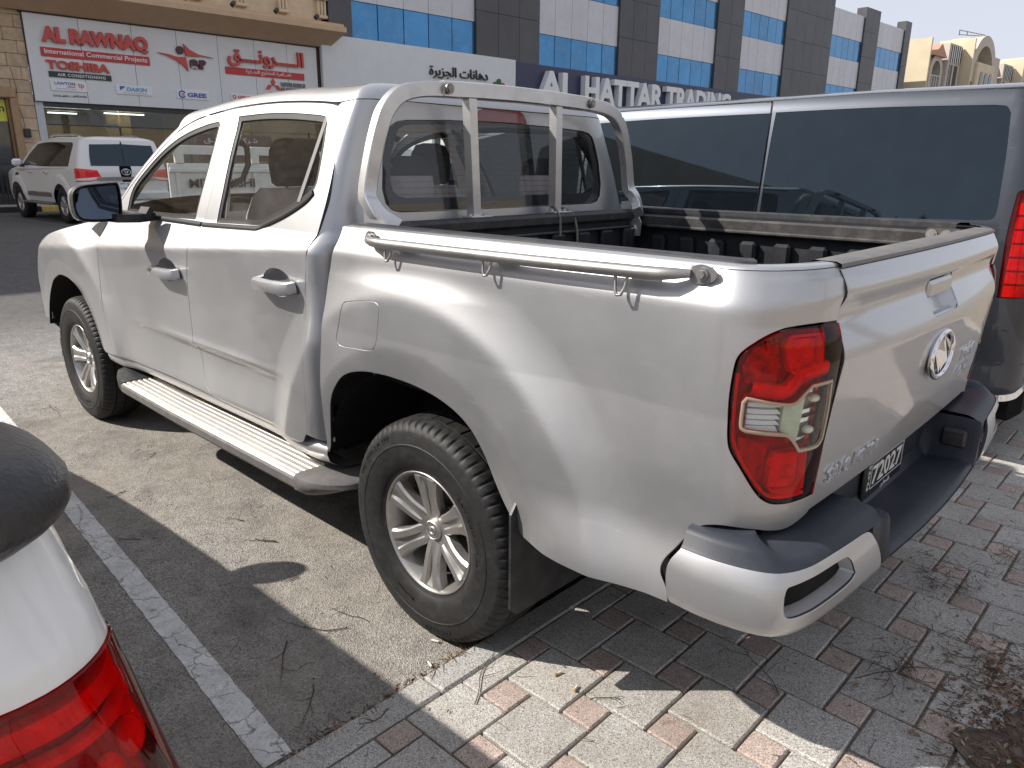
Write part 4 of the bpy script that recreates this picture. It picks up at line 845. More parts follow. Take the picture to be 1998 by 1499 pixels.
for mir in (False, True):
    lb = None
    dr = door('rear_door', path(RD_TOP, RD_BOT, B_LINE[::-1]), RG, (.775, 1.093), mir)
    df = door('front_door', path(FD_TOP, B_LINE, FD_BOT, FD_FRT), FG, (1.722, 1.046), mir)
    # belt mouldings follow the lower edge of the panes
    strip('belt_moulding', cabP, crv([(2.42, 1.262), (1.95, 1.255), (1.492, 1.252)]), .011, .009, SEAL_GAPSHADE, df, closed=False, mirror=mir)
    strip('belt_moulding', cabP, crv([(1.480, 1.252), (1.25, 1.258), (1.01, 1.265)])+crv([(.99, 1.267), (.945, 1.280), (.805, 1.323), (.685, 1.373), (.640, 1.407)]), .010, .008, SEAL_GAPSHADE, dr, closed=False, mirror=mir)
    # rear quarter pane divider
    sgn = -1 if mir else 1
    a = cabP(np.array(.718), np.array(1.658)); b = cabP(np.array(.733), np.array(1.372)); m = MB(); m.sweep([(a[0], (a[1]-.004)*sgn, a[2]), (b[0], (b[1]-.004)*sgn, b[2])], [(-.010, -.004), (-.010, .004), (.010, .004), (.010, -.004)], up=(0, 1, 0)); m.build('pane_divider', GREYPL, dr)
    # front wing
    FARCH = [(2.700, .513), (2.735, .575), (2.79, .665), (2.865, .752), (2.955, .815), (3.06, .850), (3.17, .866), (3.30, .861), (3.459, .806), (3.565, .715), (3.625, .621), (3.645, .545)]
    wing = path(FD_FRT, [(2.496, 1.283), (2.56, 1.255)], [(2.56, 1.255), (2.78, 1.205), (3.10, 1.150), (3.40, 1.098), (3.62, 1.045)], [(3.62, 1.045), (3.72, .98), (3.775, .88), (3.785, .74), (3.77, .60), (3.76, .545)], [(3.76, .545), (3.645, .545)], FARCH[::-1], [(2.700, .513), (2.457, .524)])
    fw = panel('front_wing', cabP, wing, SILVER, TK, mirror=mir)
    panel('wing_badge', cabP, path([(2.761, 1.158), (2.692, 1.193), (2.570, 1.205)], [(2.570, 1.205), (2.578, 1.174), (2.600, 1.130)], [(2.600, 1.130), (2.761, 1.158)]), M('badge_mesh', (.06, .062, .068), .35, metal=.5, var=.6, scale=55), fw, off=.004, lip=.006, gap=0, step=.012, mirror=mir)
    # bed side, wrapped round the rear corner, with lamp opening
    RARCH = [(.500, .512), (.482, .545), (.466, .627), (.441, .727), (.397, .793), (.341, .838), (.257, .864), (.161, .872), (.072, .871), (-.015, .865), (-.102, .851), (-.178, .828), (-.235, .795), (-.272, .752), (-.303, .700), (-.333, .650), (-.366, .602), (-.402, .562), (-.44, .535)]
    LAMPO = [(-1.249, .790), (-1.229, .792), (-1.165, .797), (-1.127, .804), (-1.104, .816), (-1.082, .837), (-1.045, .888), (-1.015, .929), (-1.006, .955), (-1.002, .993), (-1.000, 1.04), (-1.002, 1.087), (-1.007, 1.124), (-1.020, 1.146), (-1.048, 1.168), (-1.084, 1.186), (-1.122, 1.195), (-1.183, 1.197), (-1.249, 1.193)]
    bs = path([(.392, 1.306), (.396, 1.265), (.412, 1.215), (.440, 1.133), (.452, 1.033), (.463, .942), (.480, .842), (.490, .732), (.498, .610), (.500, .512)], RARCH, [(-.44, .535), (-.60, .531), (-.77, .531), (-.902, .535)], [(-.902, .535), (-.895, .568), (-.873, .602), (-.877, .632), (-.900, .668), (-.933, .718), (-.960, .742), (-1.012, .753), (-1.079, .746), (-1.131, .734), (-1.171, .729), (-1.217, .737), (-1.249, .746)], [(-1.249, .746), (-1.249, .790)], LAMPO, [(-1.249, 1.193), (-1.249, 1.306)], [(-1.249, 1.306), (.392, 1.306)])
    FUEL = path([(.329, 1.070), (.318, 1.083), (.295, 1.089), (.228, 1.100), (.160, 1.107), (.136, 1.103), (.126, 1.087), (.138, 1.040), (.151, .991), (.166, .960), (.196, .945), (.270, .940), (.340, .935), (.364, .943), (.371, .963), (.352, 1.01), (.329, 1.070)])
    bd_ = panel('bed_side', bedP, bs, SILVER, TK, [] if mir else [FUEL], mirror=mir, step=.03 if mir else .0125)
    if not mir:
        panel('fuel_flap', bedP, FUEL, SILVER, bd_, gap=.003, mirror=mir, off=-.0005)
        m = MB(); 
    # rolled top of the bed side and black cap
    us = np.linspace(.392, -.95, 40).tolist()+np.linspace(-.97, -1.249, 14).tolist(); us = np.array(us)
    P0 = bedP(us, np.full(len(us), 1.3065)); Nn = surf_n(bedP, us, np.full(len(us), 1.30)); Nn[:, 2] = 0; Nn /= np.linalg.norm(Nn, axis=1)[:, None]
    rows = [P0+np.array([0, 0, -.001]), P0-Nn*.003+np.array([0, 0, .0035]), P0-Nn*.009+np.array([0, 0, .006]), P0-Nn*.020+np.array([0, 0, .007]), P0-Nn*.034+np.array([0, 0, .0075])]
    G = np.stack(rows, 1)*(np.array([1, sgn, 1])); m = MB(); m.grid(G, True, flip=not mir); m.build('rail_edge', SILVER, bd_)
    k = us > -1.05; Q = P0[k]; Qn = Nn[k]
    rows = [Q-Qn*.031+np.array([0, 0, .004]), Q-Qn*.033+np.array([0, 0, .012]), Q-Qn*.040+np.array([0, 0, .0145]), Q-Qn*.075+np.array([0, 0, .0145]), Q-Qn*.085+np.array([0, 0, .010]), Q-Qn*.088+np.array([0, 0, -.05])]
    for r_ in rows: r_[:, 1] = np.maximum(r_[:, 1], .70)
    m = MB(); m.grid(np.stack(rows, 1)*np.array([1, sgn, 1]), True, flip=not mir); m.build('rail_cap', BLACKPL, bd_, angle=50)
    # tail lamp
    lamp = path(LAMPO, [(-1.249, 1.193), (-1.251, 1.10)], [(-1.251, 1.10), (-1.252, .95), (-1.249, .79)])
    CLR = path([(-1.030, 1.040), (-1.036, 1.049)], [(-1.036, 1.049), (-1.100, 1.036), (-1.125, 1.033), (-1.140, 1.038), (-1.155, 1.054), (-1.170, 1.069)], [(-1.170, 1.069), (-1.222, 1.070)], [(-1.222, 1.070), (-1.231, 1.0), (-1.232, .935)], [(-1.232, .935), (-1.218, .922), (-1.166, .924)], [(-1.166, .924), (-1.150, .946), (-1.135, .961), (-1.118, .968), (-1.040, .979)], [(-1.040, .979), (-1.030, .990), (-1.030, 1.040)])
    tl = panel('tail_lamp', bedP, lamp, LAMPDK, TK, [CLR], off=-.030, gap=.006, mirror=mir, lips=False)
    panel('lens', bedP, lamp, GLASS_RED, tl, [CLR], gap=.0035, off=.0035, lip=.02, mirror=mir)
    panel('clear_lens', bedP, CLR, GLASS_C, tl, gap=.0008, off=.0035, lip=.012, mirror=mir)
    panel('reflector', bedP, np.array(CLR), M('lamp_silver', (.66, .66, .66), .25, metal=.25, var=.3, scale=60, coat=.8), tl, gap=-.004, off=-.034, mirror=mir, lips=False)
    strip('lens_border', bedP, resample(inset(CLR, -.001), .012), .0035, .0025, M('lamp_border', (.42, .33, .24), .35), tl, mirror=mir, off=.0035)
    for k_, (z0, z1) in enumerate(((1.036, 1.027), (1.021, 1.012), (1.008, 1.0), (.996, .988), (.984, .972))):
        panel('louvre', bedP, [(-1.042, z0), (-1.110, z0-.004), (-1.118, z1-.004), (-1.042, z1)], WHITEL, tl, off=-.012, gap=0, lip=.016, mirror=mir, step=.03)
    panel('diffuser', bedP, [(-1.122, 1.030), (-1.146, 1.036), (-1.170, 1.058), (-1.168, .938), (-1.146, .955), (-1.122, .970)], M('lamp_diffuser', (.50, .54, .40), .3, var=.1, scale=40), tl, off=-.010, gap=0, lip=.02, mirror=mir, step=.02)
    for zc_ in (1.030, .957):
        p = bedP(np.array(-1.200), np.array(zc_)); m = MB(); m.ell((p[0]+.016, (p[1]-.012)*sgn, p[2]), (.012, .017, .009), 12, 8); m.build('bulb', M('bulb_glass', (.75, .70, .55), .15, coat=1), tl)
    for z0 in (1.052, 1.005, .985, .940):
        panel('chrome_rib', bedP, [(-1.176, z0), (-1.224, z0+.002), (-1.224, z0-.006), (-1.176, z0-.008)], CHROME, tl, off=-.018, gap=0, lip=.015, mirror=mir, step=.03)
    UPB = path([(-1.110, 1.158), (-1.119, 1.172)], [(-1.119, 1.172), (-1.144, 1.178), (-1.205, 1.177)], [(-1.205, 1.177), (-1.200, 1.085)], [(-1.200, 1.085), (-1.150, 1.092), (-1.128, 1.100), (-1.119, 1.12)], [(-1.119, 1.12), (-1.110, 1.158)])
    LOB = path([(-1.112, .903), (-1.123, .915)], [(-1.123, .915), (-1.15, .914), (-1.207, .913)], [(-1.207, .913), (-1.220, .815)], [(-1.220, .815), (-1.165, .817), (-1.128, .828), (-1.116, .85)], [(-1.116, .85), (-1.112, .903)])
    for B_ in (UPB, LOB):
        panel('chamber', bedP, inset(B_, .006), LAMPRED, tl, off=-.026, gap=0, lips=False, mirror=mir, step=.02); strip('chamber_rim', bedP, resample(B_, .012), .004, .016, LAMPRED, tl, off=-.026, mirror=mir)
        c_ = np.mean(B_, 0); p = bedP(np.array(c_[0]-.01), np.array(c_[1])); m = MB(); m.ell((p[0]+.018, (p[1]-.016)*sgn, p[2]), (.016, .02, .016), 12, 8); m.build('bulb', LAMPRED, tl)
    strip('light_guide', bedP, crv([(-1.045, 1.066), (-1.09, 1.058), (-1.125, 1.056), (-1.148, 1.080), (-1.175, 1.092), (-1.225, 1.095)]), .016, .014, LAMPRED, tl, closed=False, off=-.022, mirror=mir)
    strip('light_guide', bedP, crv([(-1.012, 1.10), (-1.011, 1.04), (-1.014, .97), (-1.03, .925), (-1.09, .845), (-1.13, .815), (-1.22, .803)]), .0045, .010, LAMPRED, tl, closed=False, off=-.016, mirror=mir)
    panel('red_field', bedP, [(-1.045, 1.150), (-1.10, 1.172), (-1.108, 1.10), (-1.10, 1.062), (-1.03, 1.075), (-1.02, 1.11)], M('lamp_facets', (.42, .008, .008), .3, var=.5, scale=60, coat=.6), tl, off=-.022, gap=0, lips=False, mirror=mir)
    panel('red_field', bedP, [(-1.03, .955), (-1.105, .945), (-1.108, .86), (-1.085, .85), (-1.035, .925)], M('lamp_facets', (.42, .008, .008), .3, var=.5, scale=60, coat=.6), tl, off=-.022, gap=0, lips=False, mirror=mir)
    # mudflap, side step
    m = MB()
    for i in range(1): m.prism([(.60, .30), (.62, .285), (.92, .285), (.945, .31), (.945, .60), (.90, .66), (.60, .66)], ((-.425, 0, 0), (0, sgn, 0), (0, 0, 1), (-1, 0, 0)), .008)
    m.build('mud_flap', BLACKPL, TK)
    st = MB(); X0, X1 = .60, 2.30
    prof = [(.765, .425), (.80, .418)]
    for k_ in range(6): y0 = .815+k_*.027; prof += [(y0, .4165), (y0+.003, .4205), (y0+.017, .4205), (y0+.020, .4165)]
    prof += [(.984, .416), (.990, .411)]
    nst = 18; Pg = np.array([[(x, (y-.012*sst((x-1.6)/.7))*sgn, z) for y, z in prof] for x in np.linspace(X0, X1, nst)]); st.grid(Pg, False, flip=mir); sp = st.build('side_step', STEPALU, TK, angle=30)
    m = MB(); pr2 = [(.990, .412), (.996, .402), (.994, .372), (.975, .350), (.80, .345), (.765, .36), (.765, .42)]
    m.grid(np.array([[(x, (y-.012*sst((x-1.6)/.7))*sgn, z) for y, z in pr2] for x in np.linspace(X0, X1, nst)]), False, flip=mir); m.build('step_edge', GREYPL, sp, angle=30)
    def cap(nm, mat, xs, yo, yi, zt, zb):
        R_ = []
        for x, o, i_, a, b in zip(xs, yo, yi, zt, zb): R_.append([(x, y*sgn, z) for y, z in ((i_, a-.004), (o-.03, a), (o-.008, a-.006), (o, a-.022), (o-.004, b+.02), (o-.03, b), (i_, b))])
        m = MB(); m.grid(np.array(R_), True, cv=True, flip=mir); n = len(R_); m.add(R_[0], [tuple(range(7))]); m.add(R_[-1], [tuple(range(7))[::-1]]); return m.build(nm, mat, sp, angle=45)
    cap('step_end', GREYPL, [.612, .57, .52, .47, .43, .40, .385], [1.0, 1.004, .995, .965, .92, .87, .82], [.765]*5+[.78, .79], [.426, .424, .421, .418, .415, .413, .41], [.345, .35, .36, .372, .384, .393, .398])
    cap('step_end', BLACKPL, [2.29, 2.33, 2.38, 2.43, 2.47, 2.50], [.982, .98, .972, .95, .91, .86], [.74]*6, [.425, .432, .45, .462, .455, .43], [.345, .35, .358, .37, .385, .40])
    m = MB()
    for x in (.8, 1.45, 2.1): m.tube([(x, .45*sgn, .42), (x, .7*sgn, .40), (x, .9*sgn, .385)], .018, 8)
    m.build('step_bracket', DARK, sp)
    # sill below the doors
    m = MB(); R_ = []
    for x in np.linspace(.52, 2.62, 24):
        y0 = float(ybody(x, .515)); R_.append([(x, q*sgn, z) for q, z in ((y0-.03, .54), (y0-.014, .525), (y0-.010, .500), (y0-.02, .470), (y0-.07, .435), (y0-.16, .425))])
    m.grid(np.array(R_), True, flip=not mir); m.build('sill', SILVER, TK)
    # wheel house liners
    for cx in (.03, 3.17):
        prof = [(r_*1.0, t) for r_, t in ()]; V = []; th_ = np.linspace(.27, math.pi-.27, 26)
        R_ = [[(cx+.515*math.cos(t), y*sgn, .375+.52*math.sin(t)) for y in (.905, .80, .50)] for t in th_]; m = MB(); m.grid(np.array(R_), True, flip=mir)
        m.add([R_[i][2] for i in range(26)]+[(cx, .5*sgn, .38)], [(i, i+1, 26) for i in range(25)]); m.build('wheel_liner', DARK, TK)
# ------------------------------------------------------------ cab shell
def ztop(u): return np.interp(u, [.30, .45, .56, .62, .667, .709, .766, .857, .963, 1.106, 1.255, 1.396, 1.541, 1.682, 1.828, 1.933, 2.031], [1.716, 1.715, 1.713, 1.710, 1.708, 1.710, 1.7155, 1.7225, 1.7285, 1.7345, 1.737, 1.7355, 1.7315, 1.7195, 1.7025, 1.6795, 1.6415])
edge_u = []
zs = np.linspace(1.14, 1.710, 12)
WTOP, WBOT = 1.652, 1.335
def uy(y, z): return ucy(y, z)      # u on the flat back wall at lateral y
def wallpatch(mir):
    ol = [(u, z) for u, z in RD_TOP[8:]][0:15]
    bottom = [(RD_TOP[-1][0], .565), (.47, .565), (.40, .9), (.36, 1.2)]
    o = [p for p in RD_TOP[8:]]+[(.45, .545), (.44, .80), (.43, 1.0), (.42, 1.20)]+[(uy(.55, 1.20), 1.20), (uy(0.0005, 1.20), 1.20)]+[(uy(0.0005, z), z) for z in np.linspace(1.24, 1.712, 8)]+[(uy(.3, 1.714), 1.714), (uy(.5, 1.715), 1.715), (.30, 1.715), (.45, 1.715), (.56, 1.713), (.62, 1.710), (.65, 1.708)]
    return o
def win_half(): 
    pts = [(uy(.0006, WBOT), WBOT), (uy(.3, WBOT), WBOT), (uy(.56, WBOT+.002), WBOT+.002)]+[(uy(.60, WBOT+.012), WBOT+.012), (uy(.622, WBOT+.035), WBOT+.035)]+[(uy(.632, 1.42), 1.42), (uy(.618, 1.52), 1.52), (uy(.590, 1.60), 1.60)]+[(uy(.572, 1.632), 1.632), (uy(.545, 1.648), 1.648), (uy(.50, 1.655), 1.655), (uy(.30, 1.664), 1.664), (uy(.0006, 1.668), 1.668)]
    return pts
cabS = lambda u, z: cabs(u, z)
for mir in (False, True):
    w = win_half(); o = wallpatch(mir)
    # outline with the window notch opened at the centre line
    cz = [q for q in o]; i0 = next(i for i, q in enumerate(cz) if abs(q[0]-uy(.0005, 1.20)) < 1e-6 and abs(q[1]-1.20) < 1e-6)
    lower = cz[:i0+1]; upper = [(uy(.0005, 1.69), 1.69), (uy(.0005, 1.712), 1.712)]+cz[i0+9:]
    out = lower+w+upper
    panel('cab_rear_wall', cabS, out, SILVER, TK, gap=.0003, mirror=mir, step=.022, sg=1.0)
# rear window: frit border, pane, heater lines
def full(h): return [(y, z) for y, z in h]
hw = [(.0, WBOT), (.3, WBOT), (.56, WBOT+.002), (.60, WBOT+.012), (.622, WBOT+.035), (.632, 1.42), (.618, 1.52), (.590, 1.60), (.572, 1.632), (.545, 1.648), (.50, 1.655), (.30, 1.664), (.0, 1.668)]
RW = [(y, z) for y, z in hw]+[(-y, z) for y, z in hw[::-1][1:-1]]
backP = lambda y, z: np.stack([xback(z)+0*y+.012*(np.asarray(y)/.65)**2, np.asarray(y, float)+0*z, np.asarray(z, float)+0*y], -1)
RWp = inset(RW, .004); FR = [(y*.93, 1.385+(z-1.335)*.80) for y, z in RW]
rw = panel('rear_window', backP, RWp, GLASS_R, TK, gap=0, off=.003, lips=False)
panel('frit_border', backP, RWp, SEAL_GAPSHADE, rw, [FR], gap=.001, off=.0005, lips=False, step=.04)
m = MB()
for k in range(11):
    z = 1.40+k*.0215; m.tube([(float(xback(z))+.012*(y/.65)**2-.0005, y, z) for y in np.linspace(-.56, .56, 9)], .0007, 4, caps=False)
m.build('heater_line', SEAL_GAPSHADE, rw)
panel('brake_light', backP, [(-.128, 1.668), (.158, 1.668), (.140, 1.705), (.118, 1.712), (-.088, 1.712), (-.108, 1.705)], M('brake_lens', (.20, .012, .010), .2, coat=1.0, var=.15, scale=30), TK, off=.007, lip=.012, gap=0)
# roof
us = np.concatenate([np.linspace(2.031, .70, 22), np.linspace(.67, .36, 14)]); ring = []
for u in us: ring.append(cabs(np.array(u), np.array(ztop(u)))+np.array([0, 0, .003]))
ub = uy(0, 1.714); 
for u in np.linspace(.33, ub, 8): ring.append(cabs(np.array(u), np.array(1.715))+np.array([0, 0, .003]))
ring = np.array(ring); sx_ = np.clip(ring[:, 0], .85, 1.85); spine = np.stack([sx_, 0*sx_, 1.812-.03*((sx_-1.25)/.6)**2], 1)
ts = np.array([0, .004, .010, .02, .035, .055, .08, .12, .18, .27, .4, .55, .75, 1.0])
G = np.stack([np.stack([ring[:, 0]+(spine[:, 0]-ring[:, 0])*t, ring[:, 1]*(1-t), ring[:, 2]+(spine[:, 2]-ring[:, 2])*(1-(1-t)**18*.66-(1-t)**2*.34)], 1) for t in ts], 1)
m = MB(); m.grid(G, True, flip=True); m.grid(G*np.array([1, -1, 1]), True, flip=False); m.build('roof', SILVER, TK)
# windscreen pillars and screen
for sgn in (1, -1):
    m = MB(); R_ = []
    for u, z in crv([(2.012, 1.652), (2.135, 1.579), (2.245, 1.500), (2.37, 1.400), (2.496, 1.288), (2.56, 1.256)]):
        y = float(ycab(u, z)); R_.append([(u, y*sgn, z), (u+.008, (y-.004)*sgn, z+.012), (u+.022, (y-.02)*sgn, z+.028), (u+.045, (y-.06)*sgn, z+.030), (u+.02, (y-.07)*sgn, z-.01), (u-.02, (y-.04)*sgn, z-.02)])
    m.grid(np.array(R_), True, cv=True, flip=sgn > 0); m.build('screen_pillar', SILVER, TK, angle=60)
Gw = np.array([[(x0+.03*(1-(v_)**2)*1.0+.045*(1-v_*v_), v_*(.62+.14*t), z0+.028) for v_ in np.linspace(-1, 1, 11)] for t, x0, z0 in ((0, 2.00, 1.665), (.25, 2.13, 1.590), (.5, 2.25, 1.505), (.75, 2.38, 1.40), (1, 2.56, 1.262))])
m = MB(); m.grid(Gw, True, flip=True); m.build('windscreen', GLASS_C, TK)
# bonnet and nose
R_ = []
for x, z in crv([(2.55, 1.262), (2.78, 1.207), (3.10, 1.152), (3.40, 1.100), (3.62, 1.047), (3.76, .99), (3.90, .88)]):
    y = float(ycab(min(x, 3.72), min(z, 1.2)))-.012-.10*max(0, (x-3.62)/.28)
    R_.append([(x+.10*(1-(v_)**2)*max(0, (x-2.9)), y*v_, z+.055*(1-abs(v_)**4)+.02*(1-v_*v_)) for v_ in np.linspace(-1, 1, 17)])
m = MB(); m.grid(np.array(R_), True, flip=True); m.build('bonnet', SILVER, TK)
R_ = []
for z, xo, wv in ((.99, 3.80, .80), (.86, 3.93, .82), (.76, 3.99, .86), (.62, 4.02, .88), (.50, 4.00, .86), (.42, 3.92, .80)):
    R_.append([(xo-.24*abs(v_)**3.2, v_*wv, z) for v_ in np.linspace(-1, 1, 17)])
m = MB(); m.grid(np.array(R_), True, flip=True); m.build('front_bumper', SILVER, TK)
m = MB(); m.prism([(-.45, .80), (.45, .80), (.52, .96), (-.52, .96)], ((4.0, 0, 0), (0, 1, 0), (0, 0, 1), (1, 0, 0)), .12); m.build('grille', BLACKPL, TK)
for sgn in (1, -1):
    m = MB(); m.ell((3.74, .66*sgn, .955), (.14, .13, .065)); m.build('headlight', GLASS_C, TK)
# underbody and ladder frame
m = MB(); m.bbox((1.6, 0, .50), (2.0, 1.56, .10), .02); m.bbox((1.3, .42, .42), (4.6, .10, .14), .02); m.bbox((1.3, -.42, .42), (4.6, .10, .14), .02); m.bbox((3.2, 0, .80), (.95, .98, .44), .05); m.bbox((-.70, 0, .62), (.62, 1.5, .14), .03)
m.cyl((0, -.72, .372), (0, .72, .372), .045, 12); m.ell((0, .05, .372), (.14, .15, .14)); m.cyl((3.155, -.72, .372), (3.155, .72, .372), .03, 12); m.build('chassis', DARK, TK)
m = MB(); m.tube([(.3, -.55, .42), (-.5, -.58, .45), (-1.0, -.62, .46)], .03, 10); m.build('exhaust', BOLT, TK)
# ------------------------------------------------------------ load bed
FL = .80
m = MB()
m.add([(.385, -.79, FL), (.385, .79, FL), (-1.03, .79, FL), (-1.03, -.79, FL)], [(0, 1, 2, 3)])
m.add([(.385, -.79, FL), (.385, .79, FL), (.385, .79, 1.30), (.385, -.79, 1.30)], [(0, 1, 2, 3)])
for sgn in (1, -1):
    m.add([(.385, .79*sgn, FL), (-1.03, .79*sgn, FL), (-1.03, .79*sgn, 1.30), (.385, .79*sgn, 1.30)], [(0, 1, 2, 3)])
    for k in range(9): x = .26-k*.15; m.bbox((x, .772*sgn, 1.0), (.075, .04, .40), .012)
for k in range(10): m.bbox((-.32, -.70+k*.155, FL+.009), (1.36, .07, .018), .006)
for k in range(9): m.bbox((.372, -.68+k*.17, 1.02), (.03, .085, .42), .010)
m.add([(-1.03, -.70, FL), (-1.03, .70, FL), (-1.032, .70, 1.30), (-1.032, -.70, 1.30)], [(0, 1, 2, 3)])
bl = m.build('bed_liner', LINER, TK)
m = MB(); m.bbox((.405, 0, 1.287), (.075, 1.50, .05), .012); m.bbox((.372, 0, 1.235), (.02, 1.50, .012), .004); m.build('headboard', BLACKPL, TK)
m = MB(); m.bbox((-.28, -.776, 1.262), (1.36, .036, .055), .008); m.bbox((-.28, -.757, 1.238), (1.2, .02, .016), .005); m.bbox((-.93, -.765, 1.265), (.14, .06, .07), .02); m.build('inner_rail', WORNRAIL, bl, angle=40)
m = MB()
for x in (-.898, -.945): m.cyl((x, -.76, 1.276), (x, -.728, 1.279), .012, 12); m.cyl((x, -.745, 1.2775), (x, -.732, 1.2785), .019, 12)
m.build('rail_bolt', BOLT, bl)
# ------------------------------------------------------------ tailgate
def gateP(y, z):
    y = np.asarray(y, float); z = np.asarray(z, float); b = 1-(y/.70)**2
    k = np.interp(z, [.74, .85, 1.0, 1.1, 1.2, 1.3], [.010, .022, .032, .030, .020, .012])
    zz = [.72, .76, .84, .92, 1.0, 1.07, 1.100, 1.115, 1.135, 1.17, 1.190, 1.205, 1.222, 1.238, 1.250, 1.262, 1.28, 1.306]
    xx = [1.095, 1.098, 1.106, 1.114, 1.121, 1.1285, 1.1325, 1.1335, 1.130, 1.116, 1.1065, 1.105, 1.110, 1.1195, 1.1225, 1.1205, 1.1125, 1.098]
    x = -np.interp(z, zz, xx)
    d_ = .0025; x = (-np.interp(z-d_*2, zz, xx)-np.interp(z-d_, zz, xx)-np.interp(z+d_, zz, xx)-np.interp(z+2*d_, zz, xx)+2*x)/6
    return np.stack([x-k*b, y+0*z, z+0*y], -1)
HC = rrect(-.118, .118, 1.128, 1.226, .018)
gt = [(-.672, .748), (.672, .748)]+[(.672, .80), (.674, 1.0), (.674, 1.15), (.672, 1.20), (.672, 1.302)]+[(-.672, 1.302), (-.672, 1.20), (-.674, 1.15), (-.674, 1.0), (-.672, .80)]
tg = panel('tailgate', gateP, gt, SILVER, TK, [HC], gap=.0025, step=.016, lip=.03)
panel('handle_recess', gateP, HC, SILVER, tg, gap=-.001, lips=False, step=.01, deform=lambda q: -.030*np.clip(1-np.maximum(np.abs(q[:, 0])/.118, np.abs(q[:, 1]-1.177)/.049), 0, .35)/.35)
m = MB(); p = gateP(np.array(0.), np.array(1.19)); m.bbox((p[0]+.006, 0, 1.196), (.024, .212, .046), .008); m.build('handle', SILVER, tg)
m = MB(); m.bbox((p[0]+.030, 0, 1.146), (.012, .20, .03), .004); m.build('handle_pocket', GREYPL, tg)
ys_ = np.linspace(-.672, .672, 25); xo = gateP(ys_, np.full(25, 1.302))[:, 0]
R_ = np.stack([np.stack([xo+.001, ys_, 0*ys_+1.300], 1), np.stack([xo-.003, ys_, 0*ys_+1.304], 1), np.stack([xo-.001, ys_, 0*ys_+1.311], 1), np.stack([xo+.010, ys_, 0*ys_+1.315], 1), np.stack([xo*0-1.045, ys_, 0*ys_+1.315], 1), np.stack([xo*0-1.030, ys_, 0*ys_+1.307], 1), np.stack([xo*0-1.028, ys_, 0*ys_+1.20], 1)], 1)
m = MB(); m.grid(R_, True, flip=True); m.build('tailgate_cap', GREYPL, tg, angle=40)
# oval emblem
ec = np.array((gateP(np.array(0.), np.array(1.012))[0]-.004, 0.0, 1.012))
rg = MB(); rg.tube([ec+np.array((-.004, .098*math.cos(t), .062*math.sin(t))) for t in np.linspace(0, 2*math.pi, 41)[:-1]], .0085, 10, closed=True)
em = rg.build('emblem', CHROME, tg)
m = MB()
m.add([ec+np.array(v) for v in ((-.004, .080, .030), (-.004, .004, -.052), (-.016, .016, .012), (-.004, .012, .050), (-.004, -.080, -.030), (-.004, -.012, -.050), (-.016, -.016, -.012), (-.004, -.004, .052), (-.004, -.082, .026), (-.014, -.040, .005))], [(0, 1, 2), (0, 2, 3), (1, 3, 2), (4, 6, 5), (4, 7, 6), (5, 6, 7), (7, 8, 9), (7, 9, 4), (8, 4, 9)]); m.build('emblem_facets', CHROME, em)
m = MB(); m.prism([(.094*math.cos(t), .058*math.sin(t)) for t in np.linspace(0, 2*math.pi, 33)[:-1]], (ec+np.array((.001, 0, 0)), (0, 1, 0), (0, 0, 1), (-1, 0, 0)), .004); m.build('emblem_back', M('emblem_dark', (.05, .052, .056), .15, metal=.8), em)
BADGE = M('badge_chrome', (.75, .75, .76), .25, metal=.55, coat=.5)
def gtext(txt, y0, y1, z0, z1, ext=.006, bold=.02):
    m = MB(); n = len(txt); w = (y0-y1)/n
    for k, ch in enumerate(txt):
        if ch == ' ': continue
        yc_ = y0-w*(k+.5); p = gateP(np.array(yc_), np.array((z0+z1)/2)); q = gateP(np.array(yc_-.01), np.array((z0+z1)/2)); ua = (q-p)/np.linalg.norm(q-p); r_ = gateP(np.array(yc_), np.array((z0+z1)/2+.01)); ub = (r_-p)/np.linalg.norm(r_-p); un = np.cross(ua, ub)
        text_fit(m, ch, p-ua*w*.41-ub*(z1-z0)/2+un*.001, ua, ub, un, w*(.82 if ch != 'I' else .3), z1-z0, ext, bold)
    return m
gtext('SAIC MOTOR', .622, .312, .804, .842, .006, .0).build('lettering', BADGE, tg); gtext('T60', -.32, -.53, .925, .965, .006, 0).build('lettering', BADGE, tg); gtext('4X4', -.35, -.50, .868, .905, .006, 0).build('lettering', BADGE, tg)
# ------------------------------------------------------------ rear bumper
BP = np.array(crv([(-.905, .951), (-1.00, .953), (-1.08, .941), (-1.135, .920), (-1.163, .893), (-1.182, .855), (-1.195, .80), (-1.208, .67), (-1.219, .45), (-1.232, .2), (-1.236, 0)], 8))
BL = np.r_[0, np.cumsum(np.hypot(*np.diff(BP, axis=0).T))]
def bumpP(u, z):
    u = np.asarray(u, float); z = np.asarray(z, float); x = np.interp(u, BL, BP[:, 0]); y = np.interp(u, BL, BP[:, 1])
    dx = np.interp(u+.01, BL, BP[:, 0])-np.interp(u-.01, BL, BP[:, 0]); dy = np.interp(u+.01, BL, BP[:, 1])-np.interp(u-.01, BL, BP[:, 1]); l = np.hypot(dx, dy)+1e-9
    nx, ny = dy/l, -dx/l
    t = (z-.63)/.07; o = .006-.010*t**2-.012*np.clip(t-.35, 0, 2)**1.5-.05*np.clip(-t-.85, 0, 2)**1.5
    return np.stack([x+nx*o, y+ny*o, z+0*u], -1)
UE = .70
